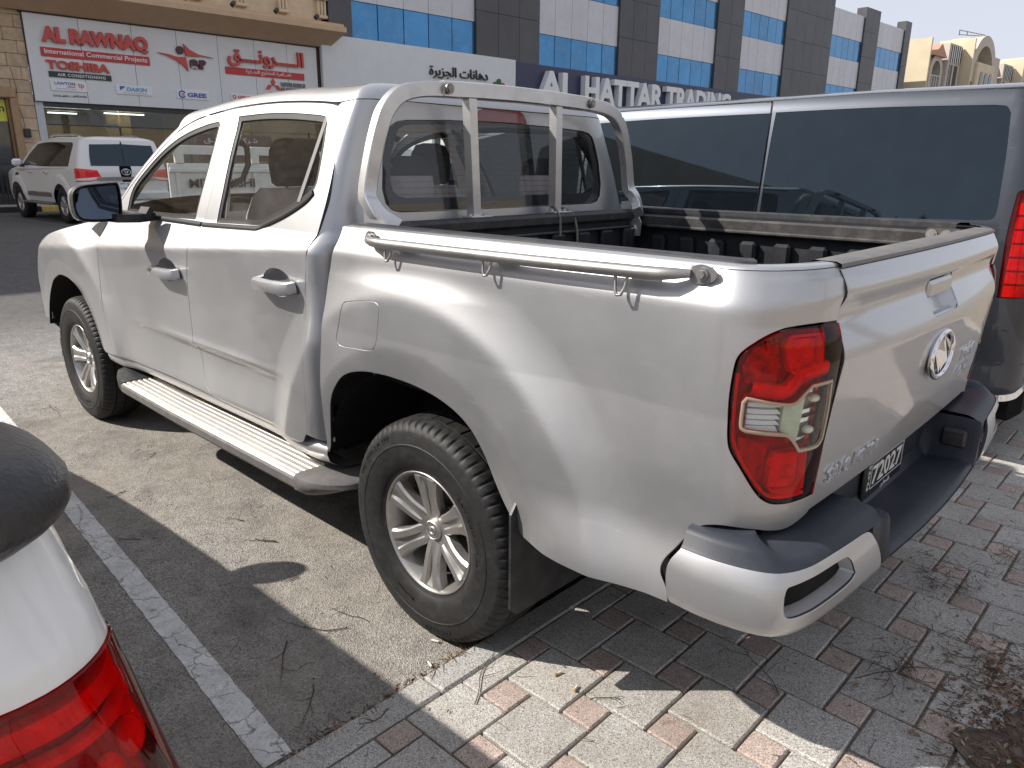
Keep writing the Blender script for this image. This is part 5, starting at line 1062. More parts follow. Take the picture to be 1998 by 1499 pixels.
for mir in (False, True):
    sgn = -1 if mir else 1
    o = path([(.012, .552), (.006, .62), (.010, .66), (.030, .698)], [(.030, .698), (.2, .7005), (.30, .703), (.45, .703), (.575, .700)], [(.575, .700), (.612, .694), (.630, .672)], [(.630, .672), (UE, .575)], [(UE, .575), (UE, .553)], [(UE, .553), (.45, .549), (.25, .548), (.012, .552)])
    slot = path([(.262, .655), (.268, .672), (.284, .678), (.350, .684), (.47, .683), (.500, .669)], [(.500, .669), (.525, .628)], [(.525, .628), (.50, .614), (.44, .609), (.35, .606), (.292, .602), (.272, .606), (.263, .625), (.262, .655)])
    bc = panel('bumper_corner', bumpP, o, SILVER, TK, [slot], sg=-1.0, mirror=mir, gap=.001, step=.016, lip=.012)
    # splayed inner walls and black hollow of the slot
    l = resample(slot, .012); A = bumpP(l[:, 0], l[:, 1]); Nn = surf_n(bumpP, l[:, 0], l[:, 1], -1.0); c_ = np.mean(l, 0); l2 = c_+(l-c_)*np.array([.93, .84]); B_ = bumpP(l2[:, 0], l2[:, 1])-surf_n(bumpP, l2[:, 0], l2[:, 1], -1.0)*.035
    m = MB(); m.grid(np.stack([A, A-Nn*.003, B_], 1)*np.array([1, sgn, 1]), True, cu=True, flip=mir); m.build('slot_edge', SILVER, bc)
    panel('slot_hollow', bumpP, l2, DARK, bc, sg=-1.0, off=-.034, gap=-.002, lips=False, mirror=mir)
# dark step pad over the corners and the deep centre
def ring_at(u, z, inn): p = bumpP(np.array(u), np.array(z)); n = surf_n(bumpP, np.array(u), np.array(.63), -1.0); return p-n*inn
m = MB(); R_ = []
uu = np.r_[np.linspace(.028, .20, 8), np.linspace(.22, .44, 14), np.linspace(.46, .70, 9)]
for u in uu:
    o_ = ring_at(u, .6965, .003); o2 = ring_at(u, .7035, .007); up = .022*float(sst((.30-u)/.1))
    q_ = np.array((max(o_[0], -1.052), min(o_[1], .835), .724+up)); row = [o_, o2]
    for t, dz in ((.10, .55), (.22, .85), (.5, .97), (1.0, 1.0)): row.append(np.array((o2[0]+(q_[0]-o2[0])*t, o2[1]+(q_[1]-o2[1])*t, o2[2]+(q_[2]-o2[2])*dz)))
    R_.append(row)
R_ = np.array(R_)
m.grid(R_, True); bpad = m.build('bumper_step', BUMPERPL, TK, angle=40)
m = MB(); m.grid(R_*np.array([1, -1, 1]), True, flip=True); m.build('bumper_step', BUMPERPL, TK, angle=40)
# centre section: rear face, low tread, side cheeks
m = MB(); yc = np.r_[np.linspace(-.53, -.38, 16), np.linspace(-.36, .36, 19), np.linspace(.38, .53, 16)]; R_ = []
for y in yc:
    xo_ = float(np.interp(abs(y), BP[::-1, 1], BP[::-1, 0])); q = float(sst((abs(y)-.40)/.06)); zt_ = .585+.131*q-.012*float(sst((abs(y)-.455)/.02)); xo_ += .008*float(sst((abs(y)-.455)/.02))
    R_.append([(xo_+.05, y, .556), (xo_+.012, y, .560), (xo_+.002, y, .575), (xo_+.004, y, zt_-.014), (xo_+.010, y, zt_-.004), (xo_+.022, y, zt_), (xo_+.06, y, zt_+.002), (-1.085, y, zt_-.008*(1-q)), (-1.070, y, zt_-.008*(1-q)+.002), (-1.050, y, zt_+.02*(1-q)+.004)])
m.grid(np.array(R_), True, flip=False); m.build('bumper_centre', BUMPERPL, TK, angle=45)
m = MB(); m.bbox((-1.04, 0, .66), (.02, 1.5, .17), .006); m.build('bumper_backing', BUMPERPL, TK)
m = MB(); m.bbox((-1.145, -.421, .652), (.075, .024, .060), .008); m.build('tread_recess', BLACKPL, TK)
m = MB(); m.tube([(-1.04, -.66, .745), (-1.082, -.663, .745)], .022, 14); m.build('bump_stop', BLACKPL, TK)
# number plate
m = MB(); m.bbox((-1.058, 0, .638), (.012, .34, .122), .004); pl = m.build('number_plate', PLATE, TK)
def ptext(txt, y0, y1, z0, z1, bold=.012): m = MB(); text_fit(m, txt, (-1.0642, y0, z0), (0, -1, 0), (0, 0, 1), (-1, 0, 0), y0-y1, z1-z0, .0012, bold); return m.build('lettering', WHITE, pl)
ptext('72027', .108, -.148, .622, .682, .015)
for k, ch in enumerate('QATAR'): ptext(ch, .146, .128, .680-k*.0165, .6915-k*.0165, .02)
m = MB()
for a, b in (((.118, .692), (-.160, .692)), ((.118, .613), (-.160, .613)), ((.118, .692), (.118, .613)), ((-.160, .692), (-.160, .613))): m.tube([(-1.0645, a[0], a[1]), (-1.0645, b[0], b[1])], .0012, 4)
m.build('plate_border', WHITE, pl)
ptext(arabic('قطر'), .02, -.06, .587, .604, .005)
# ------------------------------------------------------------ mirrors
for sgn in (1, -1):
    o = [(1.0, 1.252), (1.06, 1.248), (1.135, 1.252), (1.165, 1.272), (1.174, 1.31), (1.172, 1.365), (1.155, 1.392), (1.12, 1.405), (1.05, 1.412), (1.0, 1.415), (.982, 1.405), (.978, 1.34), (.985, 1.268)]
    o = resample(crv(o, 4, True), .02); c_ = o.mean(0); rows = []
    for x, s_ in ((1.972, .97), (1.966, 1.0), (1.985, 1.015), (2.01, 1.0)): rows.append([(x-.05*(1.08-p[0]), (c_[0]+(p[0]-c_[0])*s_)*sgn, c_[1]+(p[1]-c_[1])*s_) for p in o])
    m = MB(); m.grid(np.array(rows), True, cv=True, flip=sgn > 0); ms = m.build('mirror', BLACKPL, TK, angle=50)
    rows = []
    for x, s_ in ((2.004, 1.012), (2.03, 1.0), (2.06, .92), (2.085, .74), (2.10, .45), (2.105, .02)): rows.append([(x-.05*(1.08-p[0]), (c_[0]+(p[0]-c_[0])*s_)*sgn, c_[1]+(p[1]-c_[1])*s_) for p in o])
    m = MB(); m.grid(np.array(rows), True, cv=True, flip=sgn > 0); m.build('mirror_cover', SILVER, ms)
    m = MB(); oi = inset(o, .012); m.add([(1.974-.05*(1.08-p[0]), p[0]*sgn, p[1]) for p in oi], [t if sgn < 0 else t[::-1] for t in tri(oi)]); m.build('mirror_glass', M('mirror_glass', (.10, .13, .18), .015, metal=1.0, var=.02, rvar=.01), ms)
    m = MB(); m.ell((1.99, 1.176*sgn, 1.30), (.018, .006, .035)); m.build('indicator', GLASS_L, ms)
    m = MB(); m.sweep([(1.985, 1.02*sgn, 1.262), (1.99, .93*sgn, 1.258), (2.02, .85*sgn, 1.262)], [(-.05, -.018), (-.05, .018), (.05, .018), (.05, -.018)]); m.sweep([(2.0, .885*sgn, 1.256), (2.0, .855*sgn, 1.30)], [(-.012, -.05), (-.012, .07), (.012, .05), (.012, -.05)], up=(1, 0, 0)); m.build('mirror_arm', BLACKPL, ms)
# ------------------------------------------------------------ roll hoop over the head of the bed
def hoop_half(s):
    return [(.335, .70*s, 1.300), (.372, .738*s, 1.335), (.402, .752*s, 1.372), (.43, .748*s, 1.41), (.43, .722*s, 1.52), (.43, .690*s, 1.615), (.43, .660*s, 1.675), (.43, .610*s, 1.722), (.43, .545*s, 1.744), (.43, .47*s, 1.753), (.43, .39*s, 1.756)]
hl = crv(hoop_half(1), 4); hr = crv(hoop_half(-1), 4); SECT = [(-.017, -.026), (-.020, -.022), (-.020, .022), (-.017, .026), (.017, .026), (.020, .022), (.020, -.022), (.017, -.026)]
hp = MB(); hp.sweep(hl+[(.43, 0, 1.762)]+hr[::-1], [(b, a) for a, b in SECT], up=(1, 0, 0)); HO = hp.build('roll_hoop', ALUPAINT, TK, angle=25)
m = MB(); m.sweep([(.43, y, 1.757+.008*(1-(y/.42)**2)) for y in np.linspace(.42, -.42, 15)], [(-.024, -.025), (-.027, -.020), (-.027, .020), (-.024, .025), (.024, .025), (.027, .020), (.027, -.020), (.024, -.025)], up=(1, 0, 0)); m.build('hoop_sleeve', ALUPAINT, HO, angle=35)
m = MB()
for y in (.405, -.405): m.cyl((.398, y, 1.758), (.388, y, 1.758), .013, 6); m.cyl((.402, y, 1.758), (.392, y, 1.758), .018, 14)
m.build('hoop_bolt', BOLT, HO)
for y0, y1 in ((.280, .258), (-.208, -.216)):
    m = MB(); m.sweep([(.43, y0, 1.752), (.43, y1, 1.310)], [(-.019, -.019), (-.019, .019), (.019, .019), (.019, -.019)], up=(1, 0, 0)); b_ = m.build('hoop_bar', ALUPAINT, HO)
    m = MB(); m.bbox((.41, y1, 1.316), (.055, .11, .007), .002)
    for d_ in (-.04, .04): m.cyl((.41, y1+d_, 1.319), (.41, y1+d_, 1.328), .009, 6)
    m.build('bar_foot', ALUPAINT, b_)
for s_ in (1, -1):
    m = MB(); m.prism([(.440, 1.345), (.425, 1.195), (.330, 1.192), (.325, 1.255), (.352, 1.30), (.335, 1.335), (.39, 1.352)] if s_ < 0 else [(.435, 1.40), (.43, 1.30), (.30, 1.296), (.32, 1.325), (.375, 1.36)], ((0, -.712 if s_ < 0 else .765, 0), (1, 0, 0), (0, 0, 1), (0, s_*-1.0 if s_ < 0 else 1, 0)), .008); ft = m.build('hoop_foot', ALUPAINT, HO)
    if s_ < 0:
        m = MB()
        for x, z in ((.362, 1.296), (.372, 1.222)): m.cyl((x, -.712, z), (x, -.705, z), .022, 16); m.cyl((x, -.706, z), (x, -.694, z), .011, 6)
        m.build('foot_bolt', CHROME, ft)
# ------------------------------------------------------------ tie-down rails with hooks along both bed sides
for sgn in (1, -1):
    pth = [(.222, .902, 1.290), (.20, .918, 1.283), (.165, .931, 1.281), (.12, .935, 1.2805), (-.2, .936, 1.2815), (-.5, .936, 1.2835), (-.78, .934, 1.287), (-.83, .930, 1.288), (-.86, .918, 1.290), (-.885, .903, 1.291)]
    m = MB(); m.tube([(x, y*sgn, z) for x, y, z in pth], [.011, .013, .0145, .015, .015, .015, .015, .0145, .012, .009], 12); br = m.build('tie_rail', BRUSHED, TK)
    m = MB(); m.prism([(.028*math.cos(t)*(1.35 if math.cos(t) < 0 else 1)-.905+0*t, 1.291+.020*math.sin(t)) for t in np.linspace(0, 2*math.pi, 22)[:-1]], ((0, (.900 if sgn > 0 else -.900), 0), (1, 0, 0), (0, 0, 1), (0, sgn, 0)), .006); m.cyl((-.912, .900*sgn, 1.292), (-.912, .911*sgn, 1.292), .009, 6); m.cyl((-.912, .900*sgn, 1.292), (-.912, .905*sgn, 1.292), .014, 14); m.build('rail_end', BRUSHED, br); m = MB()
    m.prism([(.215+.026*math.cos(t), 1.290+.018*math.sin(t)) for t in np.linspace(0, 2*math.pi, 20)[:-1]], ((0, .900*sgn, 0), (1, 0, 0), (0, 0, 1), (0, sgn, 0)), .006); m.build('rail_end', BRUSHED, br)
    for x in (.090, -.318, -.732):
        zb = 1.283; m = MB(); m.tube([(x+.016, .928*sgn, zb-.008), (x+.011, .934*sgn, zb-.040), (x+.004, .937*sgn, zb-.052), (x-.006, .937*sgn, zb-.050), (x-.013, .933*sgn, zb-.034), (x-.016, .928*sgn, zb-.008)], .0036, 6); m.build('hook', BRUSHED, br)
        m = MB(); m.bbox((x-.03, .912*sgn, 1.279), (.075, .012, .020), .003); m.build('rail_clip', BRUSHED, br)
# ------------------------------------------------------------ wheels
prof = [(-.100, .205), (-.112, .222), (-.122, .262), (-.124, .300), (-.118, .338), (-.108, .358)]   # inboard wall
def tyre_mesh():
    n = 350; V = []; F = []
    pr = [(.092, .2045), (.103, .2085), (.1055, .216), (.1075, .2185), (.1135, .228), (.1205, .252), (.1235, .276), (.1240, .292), (.1255, .2935), (.1255, .2975), (.1235, .2995), (.1215, .318), (.1175, .336), (.1165, .340), (.1130, .3465), (.1065, .3565), (.098, .3635), (.088, .3682), (.074, .3708), (.0605, .3722), (.0595, .3640), (.0525, .3640), (.0515, .3728), (.022, .3742), (.0035, .3744), (.0025, .3660)]
    pr = pr+[(-a, r) for a, r in pr[::-1]]
    for k in range(n):
        t = 2*math.pi*k/n; ph = k % 5
        for a, r in pr:
            rr = r
            if .3390 < r and abs(a) > .070: rr = r-(.0060 if ph == 0 else 0)*min(1, (r-.339)/.012)*(1 if abs(a) > .074 else .5)
            elif r > .3700 and abs(a) < .0605 and k % 10 in (2,) : rr = r-.004
            V.append((rr*math.sin(t), a, rr*math.cos(t)))
    m_ = len(pr); F = [(k*m_+i, k*m_+i+1, ((k+1) % n)*m_+i+1, ((k+1) % n)*m_+i) for k in range(n) for i in range(m_-1)]
    m = MB(); m.add(V, F, True)
    def ring_text(txt, r0, h, ang0, dirn=1, ext=.0016, wf=.82):
        a = ang0
        for ch in txt:
            w = h*wf*(.45 if ch in '1I/ ' else 1)
            if ch != ' ':
                tt = a+dirn*(w/2)/r0; rad = np.array((math.sin(tt), 0, math.cos(tt))); tan = np.array((math.cos(tt), 0, -math.sin(tt)))*dirn; up = rad*(1 if dirn > 0 else -1)
                # seen from +y with x to the left: clockwise text runs towards -x at the top
                yb = .1236 if r0 < .312 else .1195
                O = rad*(r0)-tan*w/2*.86-up*h/2+np.array((0, yb, 0)); text_fit(m, ch, O, tan, up, (0, 1, 0), w*.86, h, ext, .02)
            a += dirn*w/r0
    # letters read from outside: increasing angle must run leftwards on screen, so reverse
    ring_text('TRU-TRAC HT', .312, .027, math.radians(62), -1) if False else None
    def ring2(txt, r0, h, start, ext=.0018, yb=.1222, wf=.80):
        a = start
        for ch in txt:
            w = h*wf*(.5 if ch in '1I/-' else .6 if ch == ' ' else 1.0)
            if ch != ' ':
                tt = a-(w/2)/r0; rad = np.array((math.sin(tt), 0, math.cos(tt))); tan = -np.array((math.cos(tt), 0, -math.sin(tt)))
                O = rad*(r0-h/2)-tan*w*.43+np.array((0, yb, 0)); text_fit(m, ch, O, tan, rad, (0, 1, 0), w*.86, h, ext, .03)
            a -= w/r0
    ring2('TRU-TRAC HT', .318, .028, math.radians(68), yb=.1208)
    ring2('AUSTONE', .318, .026, math.radians(205), yb=.1208)
    ring2('245/70R16 111H XL', .262, .021, math.radians(-42), yb=.1214)
    ring2('TUBELESS RADIAL', .256, .008, math.radians(170), yb=.1209)
    return m
tyre_src = tyre_mesh().build('tyre', RUBBER, None, angle=28); TYRE = tyre_src.data; bpy.data.objects.remove(tyre_src)
def wheel_meshes():
    # barrel and outer lip
    b = MB(); b.lathe([(-.09, .200), (-.085, .190), (-.02, .182), (.045, .185), (.075, .192), (.092, .1985), (.098, .2045), (.101, .2065), (.1035, .2045), (.103, .2005), (.096, .1965), (.088, .1935), (.070, .188), (.04, .180), (-.02, .176), (-.085, .183)], axis='y', seg=72)
    rim = b
    # six twin-ridged spokes
    for k in range(6):
        A = 2*math.pi*(k+.0)/6+math.radians(2); rad = np.array((math.sin(A), 0, math.cos(A))); tan = np.array((math.cos(A), 0, -math.sin(A)))
        rows = []
        for r, w, yt, gr in ((.040, .030, .066, .0), (.058, .034, .072, .004), (.080, .0345, .080, .012), (.110, .0355, .088, .018), (.140, .0395, .093, .020), (.162, .045, .0965, .018), (.178, .052, .0985, .012), (.188, .0545, .099, .004), (.1945, .053, .0965, .0)):
            pts = []
            for q, dy in ((-1.04, -.036), (-1.0, -.008), (-.84, .0), (-.36, .0005), (-.22, -gr*.6), (.22, -gr*.6), (.36, .0005), (.84, .0), (1.0, -.008), (1.04, -.036)):
                pts.append(rad*r+tan*q*w+np.array((0, yt+dy, 0)))
            rows.append(pts)
        rim.grid(np.array(rows), True, flip=False)
    rim.lathe([(.030, .070), (.058, .068), (.066, .060), (.068, .046), (.064, .034)], axis='y', seg=36)
    cap = MB(); cap.lathe([(.060, .036), (.071, .035), (.0755, .031), (.0765, .0295), (.0745, .028), (.0745, .0001)], axis='y', seg=36)
    cap.tube([(.0165*math.cos(t), .0755, .0115*math.sin(t)) for t in np.linspace(0, 2*math.pi, 25)[:-1]], .0022, 6, closed=True)
    cap.add([(.013, .0765, .006), (-.001, .0765, -.009), (.002, .079, .004), (-.013, .0765, -.006), (.001, .0765, .009), (-.002, .079, -.004)], [(0, 1, 2), (0, 2, 4), (3, 5, 4), (3, 1, 5)])
    nuts = MB()
    for k in range(6):
        A = 2*math.pi*(k+.5)/6+math.radians(2); c_ = (.056*math.sin(A), 0, .056*math.cos(A)); nuts.cyl((c_[0], .045, c_[2]), (c_[0], .066, c_[2]), .0095, 6); nuts.cyl((c_[0], .0505, c_[2]), (c_[0], .0522, c_[2]), .0155, 14)
    disc = MB(); disc.lathe([(-.02, .05), (.005, .055), (.005, .150), (-.012, .150), (-.012, .05)], axis='y', seg=48); disc.bbox((.10, .0, -.06), (.10, .07, .09), .02)
    return [x.build(n, mt, None, angle=an) for x, n, mt, an in ((rim, 'rim', ALLOY, 24), (cap, 'hub_cap', ALLOY, 40), (nuts, 'lug_nut', BOLT, 30), (disc, 'brake_disc', M('brake_iron', (.12, .085, .06), .55, metal=.6, var=.4, scale=30), 30))]
WM = [o.data for o in wheel_meshes()]
for nm in ('rim', 'hub_cap', 'lug_nut', 'brake_disc'):
    for o in [o for o in bpy.data.objects if o.name.split('.')[0] == nm and o.parent is None]: bpy.data.objects.remove(o)
for cx, sgn, rot in ((0, 1, 0), (3.155, 1, .5), (0, -1, 1.1), (3.155, -1, 2.0)):
    w = link('wheel', WM[0], TK); w.location = (cx, .790*sgn, .3725); w.rotation_euler = (0, rot, 0 if sgn > 0 else math.pi)
    for nm, me in zip(('tyre', 'hub_cap', 'lug_nut', 'brake_disc'), [TYRE]+WM[1:]): link(nm, me, w)
# ------------------------------------------------------------ cabin
m = MB()
m.bbox((1.55, 0, .60), (2.0, 1.6, .06), .02); m.build('cabin_floor', CABIN, TK)
def seat(x, y, w, mat, back=.62, tilt=.22, head=True, nm='seat'):
    m = MB(); m.bbox((x+.10, y, .86), (.50, w, .16), .05)
    R_ = []
    for z, t, hw_ in ((.90, .07, .50), (1.0, .085, .5), (1.15, .085, .5), (1.28, .08, .47), (1.36, .065, .42), (1.40, .03, .36)):
        xx_ = x-.16-(z-.9)*tilt; R_.append([(xx_+t*math.cos(q), y+w*hw_*math.copysign(abs(math.sin(q))**.5, math.sin(q)), z) for q in np.linspace(0, 2*math.pi, 17)[:-1]])
    m.grid(np.array(R_), True, cv=True); m.add(R_[-1], [tuple(range(16))]); s = m.build(nm, mat, TK, angle=60)
    if head:
        xx_ = x-.16-.52*tilt; m = MB(); R_ = []
        for z, t, hw_ in ((1.405, .03, .10), (1.42, .045, .12), (1.50, .05, .128), (1.56, .048, .12), (1.60, .035, .095), (1.612, .01, .05)): R_.append([(xx_+t*math.cos(q), y+hw_*math.copysign(abs(math.sin(q))**.55, math.sin(q)), z) for q in np.linspace(0, 2*math.pi, 17)[:-1]])
        m.grid(np.array(R_), True, cv=True); m.add(R_[-1], [tuple(range(16))]); m.tube([(xx_, y-.05, 1.36), (xx_, y-.05, 1.42)], .006, 6); m.tube([(xx_, y+.05, 1.36), (xx_, y+.05, 1.42)], .006, 6); m.build('headrest', SEATD, s, angle=60)
    return s
for y in (.40, -.40): seat(1.72, y, .50, SEATF, nm='front_seat')
m = MB(); m.bbox((.98, 0, .86), (.50, 1.3, .16), .05)
R_ = []
for z, x0, t in ((.88, .78, .07), (1.0, .76, .08), (1.2, .72, .075), (1.30, .70, .06), (1.335, .69, .02)): R_.append([(x0+t*math.cos(q), .63*math.copysign(abs(math.sin(q))**.35, math.sin(q)), z) for q in np.linspace(0, 2*math.pi, 25)[:-1]])
m.grid(np.array(R_), True, cv=True); m.add(R_[-1], [tuple(range(24))]); rs = m.build('rear_seat', SEATF, TK, angle=60)
for y in (.372, -.385):
    for mt, prof_ in ((SEATF, ((1.335, .022, .085), (1.35, .040, .112), (1.42, .046, .118), (1.462, .044, .112))), (SEATD, ((1.463, .044, .112), (1.49, .043, .104), (1.52, .036, .085), (1.535, .018, .05)))):
        m = MB(); R_ = [[(.675+t*math.cos(q), y+hw_*math.copysign(abs(math.sin(q))**.6, math.sin(q)), z) for q in np.linspace(0, 2*math.pi, 21)[:-1]] for z, t, hw_ in prof_]; m.grid(np.array(R_), True, cv=True); m.add(R_[-1], [tuple(range(20))]); m.build('headrest', mt, rs, angle=60)
m = MB(); m.sweep([(2.30, -.72, 1.10), (2.30, .72, 1.10)], [(-.30, -.12), (-.24, .10), (-.05, .155), (.18, .13), (.22, -.12)], up=(0, 0, 1)); m.build('dashboard', CABIN, TK, angle=30)
sw = MB(); cen = np.array((1.95, .40, 1.16)); ua = np.array((0, 1, 0)); ub = np.array((.42, 0, .91)); sw.tube([cen+.185*(math.cos(t)*ua+math.sin(t)*ub) for t in np.linspace(0, 2*math.pi, 37)[:-1]], .015, 10, closed=True)
for a in (math.radians(200), math.radians(-20), math.radians(270)): sw.tube([cen+np.array((.03, 0, -.01)), cen+.18*(math.cos(a)*ua+math.sin(a)*ub)], [.03, .012], 8)
sw.ell(cen+np.array((.02, 0, 0)), (.05, .07, .06)); sw.build('steering_wheel', SEATD, TK)
for sgn in (1, -1):
    m = MB(); m.bbox((1.55, .785*sgn, .95), (1.85, .04, .50), .015); m.build('door_card', CABINL, TK)
    m = MB(); m.sweep([(1.56, .635*sgn, 1.66), (1.53, .70*sgn, 1.50), (1.52, .76*sgn, 1.25), (1.52, .80*sgn, .80)], [(-.05, -.012), (-.05, .012), (.05, .012), (.05, -.012)], up=(0, 1, 0)); m.tube([(1.60, .60*sgn, 1.60), (1.61, .63*sgn, 1.45), (1.61, .67*sgn, 1.25)], .008, 6); m.build('centre_pillar', CABINL, TK)
    m = MB(); m.tube([(1.50, .64*sgn, 1.60), (1.46, .62*sgn, 1.57), (1.43, .635*sgn, 1.50), (1.44, .66*sgn, 1.44), (1.48, .70*sgn, 1.41)], .012, 8); m.build('grab_handle', CABIN, TK)
m = MB(); m.grid(np.array([[(x, y, 1.69+.045*(1-(y/.60)**2)-.05*max(0, x-1.5)) for y in np.linspace(-.60, .60, 7)] for x in np.linspace(.66, 1.98, 8)]), True); m.build('headlining', CABINL, TK)
m = MB(); m.bbox((.56, 0, 1.0), (.04, 1.45, .62), .02); m.build('cabin_back', CABIN, TK)
m = MB(); m.bbox((1.93, 0, 1.60), (.03, .22, .065), .012); m.tube([(1.95, 0, 1.60), (1.97, 0, 1.66)], .008, 6); m.build('interior_mirror', BLACKPL, TK)
# ------------------------------------------------------------ rope tied to the hoop bar
rp = thing('rope', 'frayed brown rope looped round the foot of the right hoop bar', 'rope', (.40, -.215, 1.32))
m = MB(); m.tube(crv([(.36, -.155, 1.10), (.362, -.172, 1.20), (.368, -.178, 1.29), (.385, -.180, 1.318), (.41, -.19, 1.335), (.45, -.21, 1.338), (.44, -.245, 1.335), (.405, -.262, 1.325), (.375, -.275, 1.30), (.362, -.288, 1.22), (.358, -.282, 1.08)], 5), .0055, 7); m.build('strand', ROPE, rp, world=True)
# ------------------------------------------------------------ dark grey van on the right of the pickup
VN = thing('van', 'dark grey passenger van with long black side windows parked right of the pickup', 'van', (0, 0, 0))
VX = -1.10
def vys(z):
    z = np.asarray(z, float); t = np.maximum(0, z-1.22); w = np.maximum(0, 1.22-z)
    return -1.80-.10*t-.16*t**2-.9*np.maximum(0, z-1.80)**2*3+.02*np.sin(np.clip(w/.6, 0, 1)*math.pi)-.10*np.clip((.50-z)/.15, 0, 1)**2+.012*sst((.80-z)/.02)*0
def vanP(u, z):
    u = np.asarray(u, float); z = np.asarray(z, float); r = .17; xb = VX+.05*np.maximum(0, z-.95)+.16*np.maximum(0, z-1.45)**1.5; a = xb+r; L = .267
    th = np.clip((a-u)/L, 0, 1)*np.pi/2; ys = vys(z); e = np.maximum(0, (a-L)-u)
    f = np.clip((u-3.2)/1.1, 0, 1); ys = ys-.30*f**2.2
    return np.stack([np.where(u >= a, u, a-r*np.sin(th)), np.where(u >= a, ys, ys-r*(1-np.cos(th))-e), z+0*u], -1)
w1 = path([(.300, 1.800), (1.0, 1.795), (1.55, 1.780)], [(1.55, 1.780), (1.53, 1.268)], [(1.53, 1.268), (.9, 1.262), (.287, 1.256)])
w0 = path([(1.60, 1.778), (2.2, 1.755), (2.62, 1.70)], [(2.62, 1.70), (3.0, 1.45), (3.2, 1.28)], [(3.2, 1.28), (1.585, 1.268)])
w2 = path([(.285, 1.803), (-.269, 1.806), (-.770, 1.795)], [(-.770, 1.795), (-.823, 1.786), (-.848, 1.755)], [(-.848, 1.755), (-.868, 1.576), (-.880, 1.369), (-.880, 1.305)], [(-.880, 1.305), (-.872, 1.282), (-.845, 1.273)], [(-.845, 1.273), (-.571, 1.266), (.272, 1.253)])
lampv = path([(-.940, 1.395), (-.945, 1.41), (-.97, 1.42)], [(-.97, 1.42), (-1.14, 1.41)], [(-1.14, 1.41), (-1.15, .94)], [(-1.15, .94), (-.958, .932), (-.945, .945)], [(-.945, .945), (-.934, 1.206), (-.940, 1.395)])
FA = [(3.02+.0+.40*math.cos(t), .36+.40*math.sin(t)) for t in np.linspace(math.pi*.98, .02*math.pi, 22)]; RA = [(.02+.40*math.cos(t), .36+.40*math.sin(t)) for t in np.linspace(math.pi*.98, .02*math.pi, 22)]
def up2(z): return VX+.05*max(0, z-.95)+.16*max(0, z-1.45)**1.5+.17-.267
# body in three skins so that the door gaps are real
ol = path([(.345, 1.862), (-.2, 1.874), (-.70, 1.865), (up2(1.85), 1.85)], [(up2(1.85), 1.85), (up2(1.4), 1.42)], [(up2(1.4), 1.42), (up2(.93), .93), (up2(.5), .47)], [(up2(.5), .47), (-.8, .45), (-.42, .40)], [(-.42, .40)]+RA[:-1]+[(.43, .40)], [(.43, .40), (.47, .43)], [(.47, .43), (.38, .8), (.29, 1.25), (.305, 1.80), (.345, 1.862)])
qp = panel('quarter_panel', vanP, ol, VANPAINT, VN, [inset(w2, .004), lampv], step=.03)
sd = path([(.352, 1.858), (1.0, 1.852), (1.57, 1.84)], [(1.57, 1.84), (1.56, 1.25), (1.60, .8), (1.55, .43)], [(1.55, .43), (.478, .43)], [(.478, .43), (.388, .8), (.298, 1.25), (.312, 1.80), (.352, 1.858)])
sdp = panel('sliding_door', vanP, sd, VANPAINT, VN, [inset(w1, .004)], step=.04)
fr_ = path([(1.58, 1.84), (2.2, 1.80), (2.7, 1.70)], [(2.7, 1.70), (3.1, 1.43), (3.4, 1.22)], [(3.4, 1.22), (4.0, 1.05)], [(4.0, 1.05), (4.2, .8), (4.2, .45)], [(4.2, .45)]+FA[::-1], [(2.6, .43), (1.57, .43)], [(1.57, .43), (1.62, .8), (1.57, 1.25), (1.58, 1.84)])
fdp = panel('front_door', vanP, fr_, VANPAINT, VN, [inset(w0, .004)], step=.06)
for w_, par, nm in ((w1, sdp, 'side_window'), (w2, qp, 'side_window'), (w0, fdp, 'side_window')):
    panel(nm, vanP, inset(w_, .002), DARKGLASS, par, gap=.002, off=-.003, lip=.01, step=.05)
tlv = panel('tail_lamp', vanP, lampv, LAMPDK, VN, off=-.02, lips=False, gap=.003)
panel('lens', vanP, lampv, GLASS_RED, tlv, gap=.003, off=.004, step=.03)
for k in range(7): z = 1.36-k*.062; panel('lamp_block', vanP, [(-.965, z), (-1.12, z), (-1.12, z-.05), (-.962, z-.05)], LAMPRED, tlv, off=-.008, gap=0, lip=.012, step=.04)
m = MB(); pts = [vanP(np.array(u), np.array(z)) for u, z in crv([(-.40, .445), (-.75, .444), (-.95, .445), (-1.04, .449), (-1.10, .462), (-1.14, .486), (-1.19, .50), (-1.5, .50), (-1.9, .50)])]; m.sweep([p+np.array((0, .004, 0)) for p in pts], [(-.006, -.016), (-.006, .016), (.006, .016), (.006, -.016)]); m.build('bumper_trim', CHROME, VN)
for z in (.80, .635): strip('crease', vanP, [(-.50, z), (-.8, z-.008), (-1.0, z-.014), (-1.12, z-.016)], .005, .004, VANPAINT, qp, closed=False)
